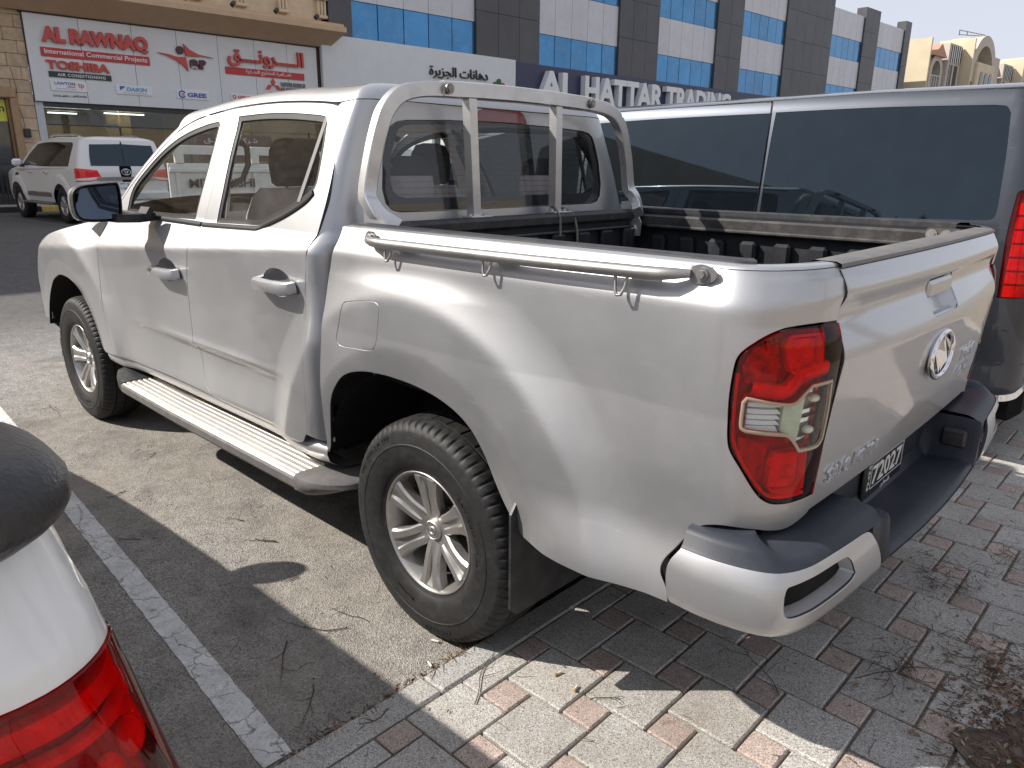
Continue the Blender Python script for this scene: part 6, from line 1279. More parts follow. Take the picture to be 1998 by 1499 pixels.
# roof: loft from the gutter line to the centre
us = [(.345, 1.862)]; R_ = []
for u in np.r_[np.linspace(2.7, .36, 20), np.linspace(.30, -.70, 12), np.linspace(-.74, up2(1.86), 8), np.linspace(-1.2, -1.95, 6)]:
    zt_ = float(np.interp(u, [-1.95, -.70, -.2, .35, 1.57, 2.2, 2.7], [1.858, 1.868, 1.876, 1.865, 1.843, 1.803, 1.703])); p = vanP(np.array(u), np.array(zt_)); cx = np.clip(p[0], -.55, 2.2); c_ = np.array((cx, -2.78, 1.935))
    R_.append([p+(c_-p)*np.array((t, t, 1-(1-t)**9*.30-(1-t)**1.6*.70)) for t in (0, .006, .015, .03, .05, .08, .13, .22, .38, .6, .8, 1)])
R_ = np.array(R_); m = MB(); m.grid(R_, True); m.grid(R_*np.array([1, -1, 1])+np.array([0, -5.56, 0]), True); m.build('roof', VANPAINT, VN)
m = MB(); RR = np.array([vanP(np.array(u), np.array(z)) for u, z in ((.40, .45), (.40, 1.3))])
m.add([(-.85, -3.75, .45), (3.9, -3.75, .45), (4.15, -3.6, .9), (3.4, -3.7, 1.25), (2.7, -3.72, 1.72), (-.85, -3.74, 1.86)], [(0, 1, 2, 3, 4, 5)]); m.add([vanP(np.array(up2(z)-.02), np.array(z)) for z in (.47, .93, 1.42, 1.85)]+[vanP(np.array(up2(z)-1.7), np.array(z)) for z in (.47, .93, 1.42, 1.85)], [(0, 1, 5, 4), (1, 2, 6, 5), (2, 3, 7, 6)])
m.grid(np.array([[(x, y, z) for y in (-1.95, -2.8, -3.65)] for x, z in ((2.7, 1.75), (3.4, 1.24), (4.0, 1.06), (4.25, .8), (4.25, .45))]), True); m.build('body_shell', VANPAINT, VN)
m = MB(); m.bbox((1.5, -2.79, .55), (5.2, 1.7, .5), .05); m.build('floor', DARK, VN)
for cx, yy, sg_ in ((.02, -1.90, 1), (3.02, -1.90, 1), (.02, -3.65, -1), (3.02, -3.65, -1)):
    w = link('wheel', WM[0], VN); w.location = (cx, yy-.09*sg_, .36); w.rotation_euler = (0, .3, 0 if sg_ > 0 else math.pi); w.scale = (.96, .9, .96); link('tyre', TYRE, w); link('hub_cap', WM[1], w)
# ------------------------------------------------------------ white car close on the left: only its rear right corner is in view
NC = thing('parked_car', 'white car close on the left, only its red tail lamp and rear corner in view', 'car', (0, 0, 0))
def nys(z): z = np.asarray(z, float); return 2.03+.22*np.clip(z-.97, -.35, .3)+.05*np.clip((.62-z)/.3, 0, 1)**2
def ncP(u, z):
    u = np.asarray(u, float); z = np.asarray(z, float); r = .13; xb = -.86+.10*np.clip((z-1.0)/.2, 0, 2); a = xb+r; L = .204
    th = np.clip((a-u)/L, 0, 1)*np.pi/2; ys = nys(z)+.06*np.clip((u-2.4)/1.0, 0, 2)**2; e = np.maximum(0, (a-L)-u)
    return np.stack([np.where(u >= a, u, a-r*np.sin(th)), np.where(u >= a, ys, ys+r*(1-np.cos(th))+e), z+0*u], -1)
def un(z): return -.86+.10*min(2, max(0, (z-1.0)/.2))+.13-.204
nl = path([(-.70, .930), (-.76, .946), (-.82, .953), (-.95, .957), (-1.45, .972)], [(-1.45, .972), (-1.45, .68)], [(-1.45, .68), (-1.0, .67), (-.80, .665), (-.70, .68)], [(-.70, .68), (-.645, .78), (-.66, .89), (-.70, .930)])
arc_ = [(.15+.38*math.cos(t), .34+.38*math.sin(t)) for t in np.linspace(math.pi*.97, .03*math.pi, 20)]; arf = [(2.75+.38*math.cos(t), .34+.38*math.sin(t)) for t in np.linspace(math.pi*.97, .03*math.pi, 20)]
nb_ = path([(3.3, .93), (2.0, 1.04), (.5, 1.10), (-.4, 1.13), (-.9, 1.14), (-1.9, 1.14)], [(-1.9, 1.14), (-1.9, .36)], [(-1.9, .36), (-.26, .36)], arc_, [(.56, .30), (2.34, .30)], arf, [(3.15, .40), (3.45, .55), (3.45, .80), (3.3, .93)])
nbp = panel('body_side', ncP, nb_, WHITEPAINT, NC, [nl], sg=-1.0, step=.035)
ntl = panel('tail_lamp', ncP, nl, LAMPDK, NC, sg=-1.0, off=-.03, lips=False, gap=.004)
panel('lens', ncP, nl, GLASS_RED, ntl, sg=-1.0, off=.004, gap=.003, lip=.025, step=.02)
panel('lamp_bar', ncP, path([(-.70, .902), (-.80, .918), (-1.4, .934)], [(-1.4, .934), (-1.4, .900)], [(-1.4, .900), (-.82, .890), (-.72, .868), (-.70, .902)]), LAMPRED, ntl, sg=-1.0, off=-.010, gap=0, lip=.02, step=.02)
panel('lamp_bar', ncP, path([(-.70, .850), (-.74, .866), (-1.4, .874)], [(-1.4, .874), (-1.4, .862)], [(-1.4, .862), (-.76, .852), (-.72, .76), (-.70, .74)], [(-.70, .74), (-.69, .79), (-.70, .850)]), LAMPRED, ntl, sg=-1.0, off=-.008, gap=0, lip=.02, step=.02)
m = MB()
for k in range(9):
    p = ncP(np.array(-.82-k*.05), np.array(.80-(k % 3)*.014)); m.ell(p+np.array((.03, .01, 0)), (.02, .022, .03), 10, 7)
m.build('lamp_facet', LAMPRED, ntl)
m = MB(); p = ncP(np.array(-.63), np.array(.86)); m.ell(p+np.array((0, .012, 0)), (.018, .018, .02), 12, 8); m.build('side_marker', M('marker_pink', (.50, .16, .14), .3, coat=.5), nbp)
LEATHER = M('grained_black_vinyl', (.020, .020, .023), .36, var=.2, scale=12, bump=.55, bscale=130, dirt=(.10, .095, .09), dirt_amt=.3)
R_ = []; cc = np.array((-.69, 2.42, 1.150)); hh = np.array((.185, .385, .085))
for ph in np.linspace(-math.pi/2, math.pi/2, 25):
    row = []
    for t in np.linspace(0, 2*math.pi, 49)[:-1]:
        pw = lambda v, e: math.copysign(abs(v)**e, v)
        row.append(cc+hh*np.array((pw(math.cos(ph), .75)*pw(math.cos(t), .6), pw(math.cos(ph), .75)*pw(math.sin(t), .6), pw(math.sin(ph), .85))))
    R_.append(row)
m = MB(); m.grid(np.array(R_), True, cv=True); m.build('rear_trim', LEATHER, NC)
# cabin, bonnet, mirror: out of the frame but they cast the shadow seen on the asphalt
R_ = [[(x, y, z) for x, z in ((-.55, 1.12), (-.45, 1.25), (.0, 1.40), (.6, 1.45), (1.1, 1.43), (1.75, 1.12))] for y in (2.36, 3.55)]
m = MB(); m.grid(np.array([[(x, y0+(0 if s_ else 0)+(.30-(1.45-z)*.80 if y0 < 3 else -.30+(1.45-z)*.80)-(.0), z) for x, z in ((-.55, 1.12), (-.40, 1.27), (.0, 1.40), (.6, 1.45), (1.1, 1.43), (1.80, 1.08))] for y0, s_ in ((2.06, 0), (3.85, 1))]), False)
for y0, sg_ in ((2.06, 1), (3.85, -1)):
    pr_ = [(-.55, 1.12), (-.40, 1.27), (.0, 1.40), (.6, 1.45), (1.1, 1.43), (1.80, 1.08)]; m.add([(x, y0+sg_*(.30-(1.45-z)*.80), z) for x, z in pr_], [(0, 1, 2, 3, 4, 5)])
m.build('cabin', DARKGLASS, NC)
m = MB(); m.grid(np.array([[(x, y, z) for y in (2.09+.04*max(0, x-2.4), 2.5, 3.4, 3.85)] for x, z in ((-.30, 1.12), (.5, 1.10), (1.8, 1.08), (2.6, 1.0), (3.35, .90))]), True); m.add([(-.86, 2.4, .36), (-.86, 3.9, .36), (-.80, 3.9, 1.12), (-.80, 2.4, 1.12)], [(0, 1, 2, 3)]); m.add([(-.8, 3.9, .3), (3.4, 3.9, .3), (3.4, 3.9, .9), (-.8, 3.9, 1.12)], [(0, 1, 2, 3)]); m.add([(3.45, 2.15, .35), (3.45, 3.8, .35), (3.35, 3.8, .90), (3.35, 2.15, .90)], [(0, 1, 2, 3)]); m.build('bonnet', WHITEPAINT, NC)
m = MB(); m.bbox((1.3, 2.95, .32), (4.2, 1.6, .16), .03); m.build('floor', DARK, NC)
m = MB(); m.ell((1.66, 1.935, 1.02), (.06, .105, .10)); m.sweep([(1.66, 2.0, .985), (1.64, 2.09, .97)], [(-.02, -.02), (-.02, .02), (.02, .02), (.02, -.02)]); m.build('mirror', WHITEPAINT, NC)
for cx, yy, sg_ in ((.15, 2.16, -1), (2.75, 2.16, -1), (.15, 3.78, 1), (2.75, 3.78, 1)):
    w = link('wheel', WM[0], NC); w.location = (cx, yy, .33); w.rotation_euler = (0, .3, 0 if sg_ > 0 else math.pi); w.scale = (.885, .85, .885); link('tyre', TYRE, w); link('hub_cap', WM[1], w)
# ------------------------------------------------------------ white off-roader in front of the shop
h_ = math.radians(2.5); fw0 = np.array((20.3, -3.12, gz(20.3))); SV = thing('off_road_car', 'white off-road estate car parked nose-in before the shop', 'car', (fw0[0]-2.85*math.cos(h_), fw0[1]-2.85*math.sin(h_)-.98, fw0[2]), h_)
def sP(u, z):
    u = np.asarray(u, float); z = np.asarray(z, float); xb = -1.16+.0*z+.14*np.maximum(0, z-1.15); r = .16; a = xb+r; L = .25
    t = np.maximum(0, z-1.18); ys = .965-.20*t-.12*t**2-.04*np.clip((.62-z)/.2, 0, 1)+.03*np.exp(-((z-.86)/.22)**2)*0-.10*np.clip((u-2.9)/.9, 0, 1)**2
    for cx in (0, 2.85): ys = ys+.03*sst((.66-np.hypot(u-cx, z-.42))/.08)
    th = np.clip((a-u)/L, 0, 1)*np.pi/2; e = np.maximum(0, (a-L)-u)
    return np.stack([np.where(u >= a, u, a-r*np.sin(th)), np.where(u >= a, ys, ys-r*(1-np.cos(th))-e), z+0*u], -1)
def us_(y, z): xb = -1.16+.14*max(0, z-1.15); t = max(0, z-1.18); return xb+.16-.25-(.965-.2*t-.12*t*t-.16)+y
sa1 = [(.0+.47*math.cos(t), .40+.47*math.sin(t)) for t in np.linspace(math.pi, 0, 18)]; sa2 = [(2.85+.47*math.cos(t), .40+.47*math.sin(t)) for t in np.linspace(math.pi, 0, 18)]
gl = path([(-.58, 1.24), (-.70, 1.68)], [(-.70, 1.68), (-.66, 1.73), (-.58, 1.745)], [(-.58, 1.745), (.8, 1.765), (1.45, 1.735)], [(1.45, 1.735), (1.9, 1.52), (2.32, 1.26)], [(2.32, 1.26), (.8, 1.235), (-.58, 1.24)])
out = path([(us_(0, 1.80), 1.80), (us_(.5, 1.80), 1.80), (-.7, 1.80), (.8, 1.825), (1.5, 1.79)], [(1.5, 1.79), (2.0, 1.54), (2.5, 1.24)], [(2.5, 1.24), (3.1, 1.17), (3.6, 1.06)], [(3.6, 1.06), (3.74, .85), (3.72, .5)], [(3.72, .5), (3.34, .42)], sa2[::-1][1:-1], [(2.36, .45), (.48, .45)], sa1[::-1], [(-.49, .48), (-1.0, .50), (us_(.5, .5), .50), (us_(0, .5), .50)])
rwin = path([(us_(0, 1.26), 1.26), (us_(.70, 1.26), 1.26)], [(us_(.70, 1.26), 1.26), (us_(.695, 1.45), 1.45), (us_(.655, 1.70), 1.70)], [(us_(.655, 1.70), 1.70), (us_(0, 1.72), 1.72)])
for mir in (False, True):
    sg_ = -1 if mir else 1
    lamp_ = path([(-.93, .93), (-.95, 1.20)], [(-.95, 1.20), (-1.10, 1.205), (-1.46, 1.17)], [(-1.46, 1.17), (-1.54, 1.00)], [(-1.54, 1.00), (-1.3, .94), (-.93, .93)])
    b_ = panel('body_side', sP, out, WHITEPAINT, SV, [gl, lamp_], mirror=mir, step=.05, gap=.0005); panel('side_window', sP, gl, DARKGLASS, b_, off=-.004, mirror=mir, step=.08)
    t_l = panel('tail_lamp', sP, lamp_, LAMPRED, SV, off=.012, mirror=mir, step=.05); panel('lamp_band', sP, [(-.95, .99), (-1.50, 1.035), (-1.52, 1.0), (-1.3, .955), (-.95, .95)], WHITEL, t_l, off=.016, mirror=mir, step=.06)
    panel('rear_window', sP, rwin, DARKGLASS, b_, off=.004, gap=0, mirror=mir, step=.08, lip=.01)
    for x in (1.78, .78): 
        m = MB(); p = sP(np.array(x), np.array(1.10)); m.tube([(p[0]+.08, (p[1]+.005)*sg_, p[2]), (p[0]+.05, (p[1]+.04)*sg_, p[2]), (p[0]-.06, (p[1]+.04)*sg_, p[2]), (p[0]-.09, (p[1]+.005)*sg_, p[2])], .014, 6); m.build('handle', CHROME, b_)
    panel('decal', sP, [(2.9, 1.17), (-.45, 1.215), (-.45, 1.20), (2.0, 1.15), (2.4, 1.12)], GREYL, b_, off=.003, gap=0, lips=False, mirror=mir, step=.1); panel('air_vent', sP, rrect(2.62, 2.84, 1.02, 1.09, .02), BLACKPL, b_, off=.004, mirror=mir)
    m = MB(); m.bbox((2.20, 1.09*sg_, 1.32), (.10, .22, .17), .045); m.build('mirror', WHITEPAINT, SV, angle=60); m = MB(); m.tube([(2.20, .90*sg_, 1.26), (2.2, 1.04*sg_, 1.26)], .04, 8); m.build('mirror_arm', BLACKPL, SV)
    m = MB(); m.tube([(-.55, .62*sg_, 1.87), (-.40, .63*sg_, 1.915), (1.0, .63*sg_, 1.93), (1.15, .62*sg_, 1.885)], .022, 8); m.build('roof_rail', CHROME, SV)
    m = MB(); m.bbox((1.42, 1.0*sg_, .42), (1.75, .14, .05), .02); m.bbox((1.42, .95*sg_, .62), (1.8, .03, .12), .01); m.build('running_board', GREYPL, SV)
R_ = []
for u in np.r_[np.linspace(2.5, -.9, 22), np.linspace(-1.0, us_(0, 1.80), 14)]:
    zt_ = float(np.interp(u, [-2.2, -.7, .8, 1.5, 2.0, 2.5], [1.80, 1.80, 1.825, 1.79, 1.54, 1.24])); p = sP(np.array(u), np.array(zt_)); c_ = np.array((np.clip(p[0], -.8, 2.3) if u < 1.5 else p[0]+.08, 0, zt_+.075)); R_.append([p+(c_-p)*np.array((t, t, 1-(1-t)**5)) for t in (0, .03, .08, .15, .3, .5, .75, 1)])
R_ = np.array(R_); m = MB(); m.grid(R_, True, flip=True); m.grid(R_*np.array([1, -1, 1]), True); m.build('roof', WHITEPAINT, SV)
m = MB(); m.grid(np.array([[(x, y*(.9-.1*max(0, x-3)), z+.04*(1-y*y)) for y in np.linspace(-1, 1, 9)] for x, z in ((2.5, 1.23), (3.1, 1.17), (3.6, 1.06), (3.78, .85), (3.76, .5))]), True, flip=True); m.build('bonnet', WHITEPAINT, SV)
m = MB(); m.sweep([(-1.17, .62, .99), (-1.195, .3, 1.0), (-1.195, -.3, 1.0), (-1.17, -.62, .99)], [(-.02, -.03), (-.02, .03), (.02, .03), (.02, -.03)]); m.build('chrome_bar', CHROME, SV)
m = MB(); m.tube([(-1.175, .095*math.cos(t), 1.135+.065*math.sin(t)) for t in np.linspace(0, 2*math.pi, 25)[:-1]], .007, 6, closed=True); m.tube([(-1.175, .05*math.cos(t), 1.155+.03*math.sin(t)) for t in np.linspace(0, 2*math.pi, 17)[:-1]], .006, 5, closed=True); m.tube([(-1.175, .025*math.cos(t), 1.135+.06*math.sin(t)) for t in np.linspace(0, 2*math.pi, 17)[:-1]], .006, 5, closed=True); m.build('badge', CHROME, SV)
m = MB(); m.bbox((-1.178, .05, .86), (.015, .52, .125), .004); np_ = m.build('number_plate', WHITEL, SV); m = MB(); m.bbox((-1.187, .26, .86), (.004, .09, .12), .001); m.build('plate_band', MAROON, np_); m = MB(); text_fit(m, arabic('قطر'), (-1.1875, .18, .865), (0, -1, 0), (0, 0, 1), (-1, 0, 0), .11, .045, .002); text_fit(m, '208', (-1.1875, .02, .83), (0, -1, 0), (0, 0, 1), (-1, 0, 0), .2, .06, .002); m.build('lettering', BLKL, np_)
m = MB(); m.bbox((-1.19, 0, .62), (.16, 1.8, .22), .05); m.build('rear_bumper', WHITEPAINT, SV); m = MB(); m.bbox((1.3, 0, .50), (4.6, 1.6, .28), .05); m.build('floor', DARK, SV)
for cx, sg_ in ((0, 1), (2.85, 1), (0, -1), (2.85, -1)):
    w = link('wheel', WM[0], SV); w.location = (cx, .84*sg_, .392); w.rotation_euler = (0, .4, 0 if sg_ > 0 else math.pi); w.scale = (1.05, 1.05, 1.05); link('tyre', TYRE, w); link('hub_cap', WM[1], w)
# ------------------------------------------------------------ white dropside lorry beyond the pickup, seen through its windows
LY = thing('lorry', 'white dropside lorry seen through the windows of the pickup cab', 'lorry', (9.0, -2.16, gz(9.0)))
LW = M('lorry_white', (.70, .70, .67), .5, var=.05, scale=3, dirt=(.45, .40, .33), dirt_amt=.5)
def lb(nm, x0, x1, y0, y1, z0, z1, mat=LW, b=.01, par=None): m = MB(); m.bbox(((x0+x1)/2, (y0+y1)/2, (z0+z1)/2), (abs(x1-x0), abs(y1-y0), abs(z1-z0)), b); return m.build(nm, mat, par or LY)
dsd = lb('drop_side', 0, .06, -4.8, -.02, .92, 1.50); lb('rail', -.04, 0, -4.8, -.02, 1.38, 1.44, par=dsd); lb('rail', -.035, 0, -4.8, -.02, .94, .99, par=dsd)
for k in range(9): lb('rib', -.03, 0, -.10-k*.57, -.16-k*.57, .99, 1.38, par=dsd)
lb('drop_side', 2.0, 2.06, -4.8, -1.05, .92, 1.5); lb('bed_floor', .0, 2.06, -4.8, -.02, .84, .92); lb('headboard', .06, 2.0, -4.86, -4.8, .92, 2.05)
for k in range(5): lb('stake', -.02, .05, -.12-k*1.12, -.24-k*1.12, 1.5, 1.74)
lb('stake_rail', .0, .05, -4.8, -.06, 1.62, 1.74)
m = MB(); text_fit(m, 'MITSUBISHI', (-.032, -.27, 1.17), (0, -1, 0), (0, 0, 1), (-1, 0, 0), .98, .125, .006, .02); m.build('lettering', BLKL, dsd)
lb('cab', .1, 2.0, -6.6, -5.0, .55, 1.35); m = MB(); m.prism([(-6.65, 1.34), (-5.02, 1.34), (-5.08, 2.1), (-6.4, 2.1)], ((.14, 0, 0), (0, 1, 0), (0, 0, 1), (-1, 0, 0)), -1.8); m.build('cab_top', LW, LY); lb('cab_window', .07, .13, -6.3, -5.25, 1.42, 1.95, DARKWIN)
lb('chassis', .5, 1.6, -6.3, -.2, .55, .82, DARK)
for y in (-1.0, -5.7):
    for x, r_ in ((.16, 0), (1.9, math.pi)): w = link('wheel', WM[0], LY); w.location = (x, y, .39); w.rotation_euler = (0, 0, math.pi/2 if x < 1 else -math.pi/2); w.scale = (1.05, 1, 1.05); link('tyre', TYRE, w)
# ------------------------------------------------------------ the other side of the car park (only met in reflections)
OB = thing('market_hall', 'low dark market hall with rooftop letters, across the car park', 'building', (22, 46, 0))
def ob(nm, x0, x1, y0, y1, z0, z1, mat, b=0): m = MB(); (m.bbox if b else m.box)(*(((x0+x1)/2, (y0+y1)/2, (z0+z1)/2), (abs(x1-x0), abs(y1-y0), abs(z1-z0)))+((b,) if b else ())); return m.build(nm, mat, OB, world=True)
HALL = M('hall_render', (.30, .25, .19), .85, var=.1, scale=.5)
ob('wall', 8, 75, 46, 62, 0, 9.5, HALL); ob('canopy', 7, 76, 43, 46.0, 7.2, 8.0, CORN, .05); ob('shop_windows', 9, 74, 45.9, 45.96, .4, 4.2, DARKWIN)
LTR = M('roof_letter', (.03, .035, .05), .5)
m = MB(); text_fit(m, 'ABC HAVA', (46, 45.6, 9.6), (-1, 0, 0), (0, 0, 1), (0, -1, 0), 13, 2.0, .2, .02); m.build('lettering', LTR, OB, world=True)
m = MB(); text_fit(m, arabic('خدمات'), (30, 45.6, 9.7), (-1, 0, 0), (0, 0, 1), (0, -1, 0), 9, 2.6, .2, .02)
for x in range(10, 74, 4): m.tube([(x, 45.7, 9.4), (x, 45.7, 10.0)], .06, 5)
m.build('lettering', LTR, OB, world=True)
OC = thing('villa_row', 'far low row of pale villas added behind the pavement for reflections', 'building', (-75, 0, 0))  # unseen row, added to give reflections a horizon
m = MB()
for k, (y, w, h) in enumerate(((-60, 30, 8), (-25, 26, 6.5), (8, 24, 9), (40, 30, 7))): m.bbox((-75-(k % 2)*6, y, h/2), (16, w, h), .1)
m.build('wall', BEIGE, OC, world=True)
m = MB()
for k in range(36): m.box((-66.9 if (k//9) % 2 == 0 else -72.9, (-60, -25, 8, 40)[k//9]-9+(k % 9)*2.3, 3.2), (.1, 1.1, 1.5))
m.build('window', DARKWIN, OC, world=True)
# date palms on the pavement behind the camera
BARK = M('palm_bark', (.17, .125, .085), .95, var=.3, scale=12, bump=.8, bscale=30); FROND = M('palm_frond', (.065, .085, .030), .6, var=.3, scale=6, obrand=.2)
def palm_mesh(seed):
    r = random.Random(seed); t = MB(); hgt = 5.2; R_ = []
    for k in range(40):
        z = hgt*k/39; rr = .19+.03*math.sin(k*2.2)+.05*math.exp(-z*2)+(.05 if k > 35 else 0); R_.append([(rr*math.cos(a)+.12*math.sin(z*.5), rr*math.sin(a), z) for a in np.linspace(0, 2*math.pi, 13)[:-1]])
    t.grid(np.array(R_), True, cv=True); f = MB()
    for i in range(46):
        az = r.uniform(0, 2*math.pi); el = r.uniform(-.5, 1.35); L = r.uniform(2.0, 2.9); p = np.array((.12*math.sin(hgt*.5), 0, hgt)); d = np.array((math.cos(az)*math.cos(el), math.sin(az)*math.cos(el), math.sin(el))); pts = [p]
        for s in range(14): d = d+np.array((0, 0, -.10)); d /= np.linalg.norm(d); p = p+d*L/14; pts.append(p)
        f.tube(pts, [.022*(1-k/15)+.003 for k in range(15)], 4, caps=False)
        for s in range(1, 14):
            for h2 in (0, .5):
                q = pts[s]+(pts[s+1]-pts[s])*h2; dd = pts[s+1]-pts[s]; dd /= np.linalg.norm(dd); sd = np.cross(dd, (0, 0, 1)); sd /= np.linalg.norm(sd)+1e-6; ll = .50*math.sin(math.pi*min(1, (s+h2)/14*.85+.15))
                for g_ in (-1, 1): e = q+(sd*g_*.8+dd*.6+np.array((0, 0, -.18+r.uniform(-.1, .1))))*ll; n_ = dd*.014; f.add([q-n_, q+n_, e], [(0, 1, 2)])
    a = t.build('trunk', BARK); b = f.build('crown', FROND); ma, mb_ = a.data, b.data; bpy.data.objects.remove(a); bpy.data.objects.remove(b); return ma, mb_
pm = [palm_mesh(1), palm_mesh(2)]
for k, (x, y, s, lab) in enumerate(((-6.3, -3.6, 1.0, 'date palm on the pavement behind the pickup and van'), (-7.0, 4.2, 1.1, 'date palm on the pavement behind the white car'), (-6.8, 11.5, .95, 'date palm on the pavement furthest along to the left'), (-6.6, -11.0, 1.05, 'date palm on the pavement furthest along to the right'))):
    t = thing('palm_tree', lab, 'tree', (x, y, .04), k*1.3, group='date palms along the pavement'); t.scale = (s, s, s); link('trunk', pm[k % 2][0], t); link('crown', pm[k % 2][1], t)
# ------------------------------------------------------------ litter: twigs, dry leaves, cigarette ends, stones
TWIG = M('dry_twig', (.085, .050, .032), .85, var=.4, scale=40, obrand=.4); LEAF = M('dry_leaf', (.20, .11, .06), .8, var=.45, scale=30, obrand=.5); ASH = M('cigarette_paper', (.62, .60, .56), .8, var=.08, scale=60); FILT = M('cigarette_filter', (.45, .28, .12), .8); PEB = M('pebble', (.30, .25, .19), .9, var=.4, scale=30, obrand=.4)
def zg(x): return .051 if x < -.2 else .002
rr = random.Random(11)
def twig(m, x, y, L, a, r0=.0018, br=2, z=None, wob=.35):
    z = zg(x) if z is None else z; n = 7; p = np.array((x, y, z+r0)); pts = [p]; aa = a
    for k in range(n): aa += rr.uniform(-wob, wob); p = p+np.array((math.cos(aa), math.sin(aa), rr.uniform(-.03, .05)))*L/n; p[2] = max(p[2], zg(p[0])+r0); pts.append(p)
    m.tube(pts, [r0*(1-.6*k/n) for k in range(n+1)], 5)
    for b in range(br): i = rr.randrange(1, n); twig(m, pts[i][0], pts[i][1], L*rr.uniform(.25, .5), aa+rr.choice((-1, 1))*rr.uniform(.5, 1.1), r0*.6, 0, pts[i][2]-r0)
tw = [(.93, .92, .10, .5, .0035, 'forked dark twig lying alone on the sunlit asphalt'), (1.9, 1.16, .10, 2.0, .002, 'small twig on the painted line'), (.30, 1.24, .20, 2.4, .002, 'long thin twig in the shade beside the white line'), (.22, 1.06, .26, 1.0, .0018, 'branched thin twig between line and kerb'), (-.40, 1.06, .26, -1.0, .0017, 'wiry twig sprawled over the kerb joint'), (-.24, 1.24, .10, 1.8, .002, 'short twig across the kerb stone'), (1.2, .92, .09, .2, .002, 'little straight twig on sunlit asphalt'), (2.3, .86, .14, 2.6, .0018, 'pale straw near the front of the step'), (.62, 1.0, .07, 1.2, .002, 'tiny twig in the mirror shadow'), (.20, .99, .16, .3, .0016, 'thin twig by the cigarette end'), (-.62, .82, .10, -1.9, .0016, 'twig on the sunlit pink paver'), (1.35, 1.30, .12, .8, .0018, 'twig beside the long car shadow'), (.05, 1.30, .18, 2.9, .002, 'crooked twig at the foot of the white line'), (-1.0, .43, .22, -1.2, .0016, 'thin curved stalk on the shaded pavers'), (-1.13, .20, .30, -2.0, .0016, 'long stalk on the shaded pavers right of the bumper'), (3.6, 1.0, .25, 2.9, .002, 'reddish twig on the sandy asphalt by the front wheel'), (3.2, 1.25, .2, .5, .002, 'twig on the sandy asphalt left of the front wheel')]
for x, y, L, a, r0, lab in tw:
    t = thing('twig', lab, 'twig', (x, y, 0), group='twigs fallen on the ground'); m = MB(); twig(m, x, y, L, a, r0); m.build('stem', TWIG, t, world=True)
for x, y, a, lab in ((-.05, .905, .4, 'cigarette end on the asphalt before the rear wheel'), (-.13, .995, -.3, 'cigarette end in the gutter by the kerb'), (-.565, .815, 1.9, 'cigarette end on the sunlit grey paver'), (-.485, .80, 1.4, 'small cigarette end near the kerb edge of the pavers')):
    t = thing('cigarette_end', lab, 'cigarette end', (x, y, 0), group='cigarette ends'); d = np.array((math.cos(a), math.sin(a), 0))*.013; c = np.array((x, y, zg(x)+.0042)); m = MB(); m.cyl(c-d, c+d*.2, .0039, 10); m.build('paper', ASH, t, world=True); m = MB(); m.cyl(c+d*.2, c+d, .0040, 10); m.build('filter', ASH if rr.random() < .6 else FILT, t, world=True)
# leaf litter and grit: uncountable
def leaf(m, x, y, s, z=None):
    a = rr.uniform(0, 6.28); z = (zg(x)+rr.uniform(.001, .012)) if z is None else z; c, s_ = math.cos(a), math.sin(a); k = rr.uniform(.25, .5); b = rr.uniform(-.3, .5)*s
    P = [(-s, 0, 0), (-s*.3, s*k, b), (s*.5, s*k*.7, b*.8), (s, 0, .1*s), (s*.5, -s*k*.7, b*.6), (-s*.3, -s*k, b*.9)]
    m.add([(x+c*p[0]-s_*p[1], y+s_*p[0]+c*p[1], z+abs(p[2])) for p in P], [(0, 1, 2), (0, 2, 3), (0, 3, 4), (0, 4, 5)])
def litter(name, lab_, gen, mats): m = MB(); gen(m); o = m.build(name, mats); tagit(o, kind='stuff'); return o
def gutter(m):
    for k in range(900):
        y = rr.choice((rr.gauss(1.33, .13), rr.gauss(.93, .07), rr.gauss(1.20, .2), rr.uniform(-1.2, 2.2))); x = -.196+abs(rr.gauss(0, .022)); m.mi = rr.choice((0, 0, 1, 2)); q = rr.random()
        if q < .5: leaf(m, x, y, rr.uniform(.004, .014))
        elif q < .75: twig(m, x, y, rr.uniform(.02, .07), rr.uniform(0, 6.3), .0013, 0)
        else: s = rr.uniform(.002, .007); m.ell((x, y, .002+s*.5), (s, s*.8, s*.6), 6, 4)
litter('gutter_litter', '', gutter, [TWIG, LEAF, PEB])
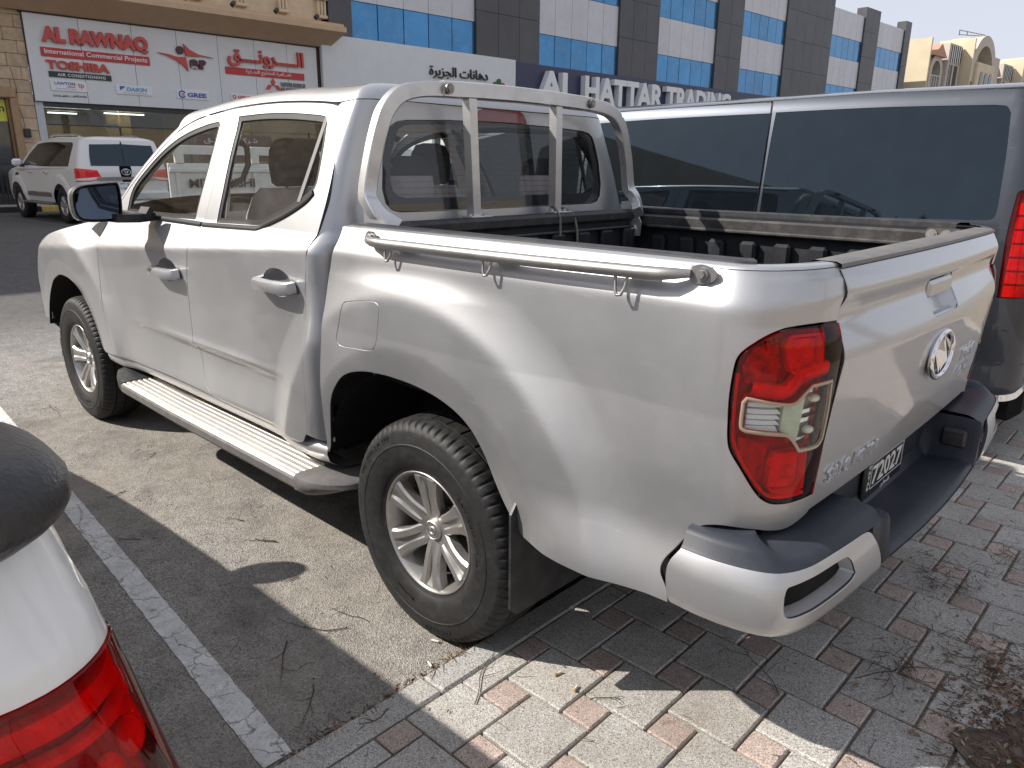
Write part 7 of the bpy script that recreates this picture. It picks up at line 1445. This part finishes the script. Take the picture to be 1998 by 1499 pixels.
def palmlit(m):
    for cx, cy, sx, sy, n, L in ((-1.16, -.62, .06, .10, 110, .08), (-1.20, .02, .04, .08, 60, .08), (-1.32, -.95, .06, .16, 70, .08), (-1.28, -.25, .06, .10, 36, .07), (-1.0, -.95, .03, .05, 20, .06)):
        for k in range(n): m.mi = 0 if rr.random() < .8 else 1; x, y = rr.gauss(cx, sx), rr.gauss(cy, sy); twig(m, x, y, rr.uniform(.3, 1)*L, rr.gauss(1.9, .7), rr.uniform(.0007, .0015), 0, zg(x)+abs(rr.gauss(0, .012)), .2)
    for cx, cy, sx, sy, n in ((-1.50, .12, .10, .22, 520), (-1.60, .35, .06, .14, 300), (-1.42, -.12, .05, .1, 120)):
        for k in range(n):
            x, y = rr.gauss(cx, sx), rr.gauss(cy, sy); q = rr.random(); m.mi = 0 if q < .5 else 1 if q < .9 else 2
            if q < .5: twig(m, x, y, rr.uniform(.02, .09), rr.uniform(0, 6.3), .0012, 0, zg(x)+abs(rr.gauss(0, .006)))
            else: leaf(m, x, y, rr.uniform(.005, .016), zg(x)+abs(rr.gauss(.003, .006)))
litter('palm_litter', '', palmlit, [TWIG, LEAF, PEB])
def scatter(m):
    for k in range(420):
        x, y = rr.uniform(-.1, 4.5), rr.uniform(.75, 1.9); m.mi = rr.choice((0, 1, 2)); q = rr.random()
        if q < .35: leaf(m, x, y, rr.uniform(.003, .009))
        elif q < .6: twig(m, x, y, rr.uniform(.015, .06), rr.uniform(0, 6.3), .0011, 0)
        else: s = rr.uniform(.0015, .004); m.ell((x, y, s*.5), (s, s*.8, s*.6), 6, 4)
    for k in range(300):
        x, y = rr.uniform(-1.5, -.3), rr.uniform(-1.8, 1.5); m.mi = rr.choice((0, 0, 1)); q = rr.random()
        if q < .4: leaf(m, x, y, rr.uniform(.003, .009))
        else: twig(m, x, y, rr.uniform(.015, .07), rr.uniform(0, 6.3), .0009, 0)
litter('ground_litter', '', scatter, [TWIG, LEAF, PEB])
soil = MB(); q = [(-1.60+(.13+.05*math.sin(3*t+1)+.03*math.sin(7*t))*math.cos(t)+rr.uniform(-.006, .006), .20+(.26+.06*math.sin(4*t)+.04*math.sin(9*t+2))*math.sin(t)+rr.uniform(-.008, .008)) for t in np.linspace(0, 2*math.pi, 161)[:-1]]
soil.prism(q, ((0, 0, .0545), (1, 0, 0), (0, 1, 0), (0, 0, 1)), .004); o = soil.build('soil_patch', M('dark_soil', (.12, .088, .068), .95, var=.5, scale=25, bump=.9, bscale=70)); tagit(o, kind='structure')
def crumbs(m):
    for k in range(1500):
        t = rr.uniform(0, 6.28); d = abs(rr.gauss(1.0, .22)); x = -1.60+.15*d*math.cos(t); y = .20+.29*d*math.sin(t); s = rr.uniform(.0012, .005); m.ell((x, y, .0525+s*.4), (s, s*.8, s*.6), 5, 3)
litter('soil_crumbs', '', crumbs, [bpy.data.materials['dark_soil']])
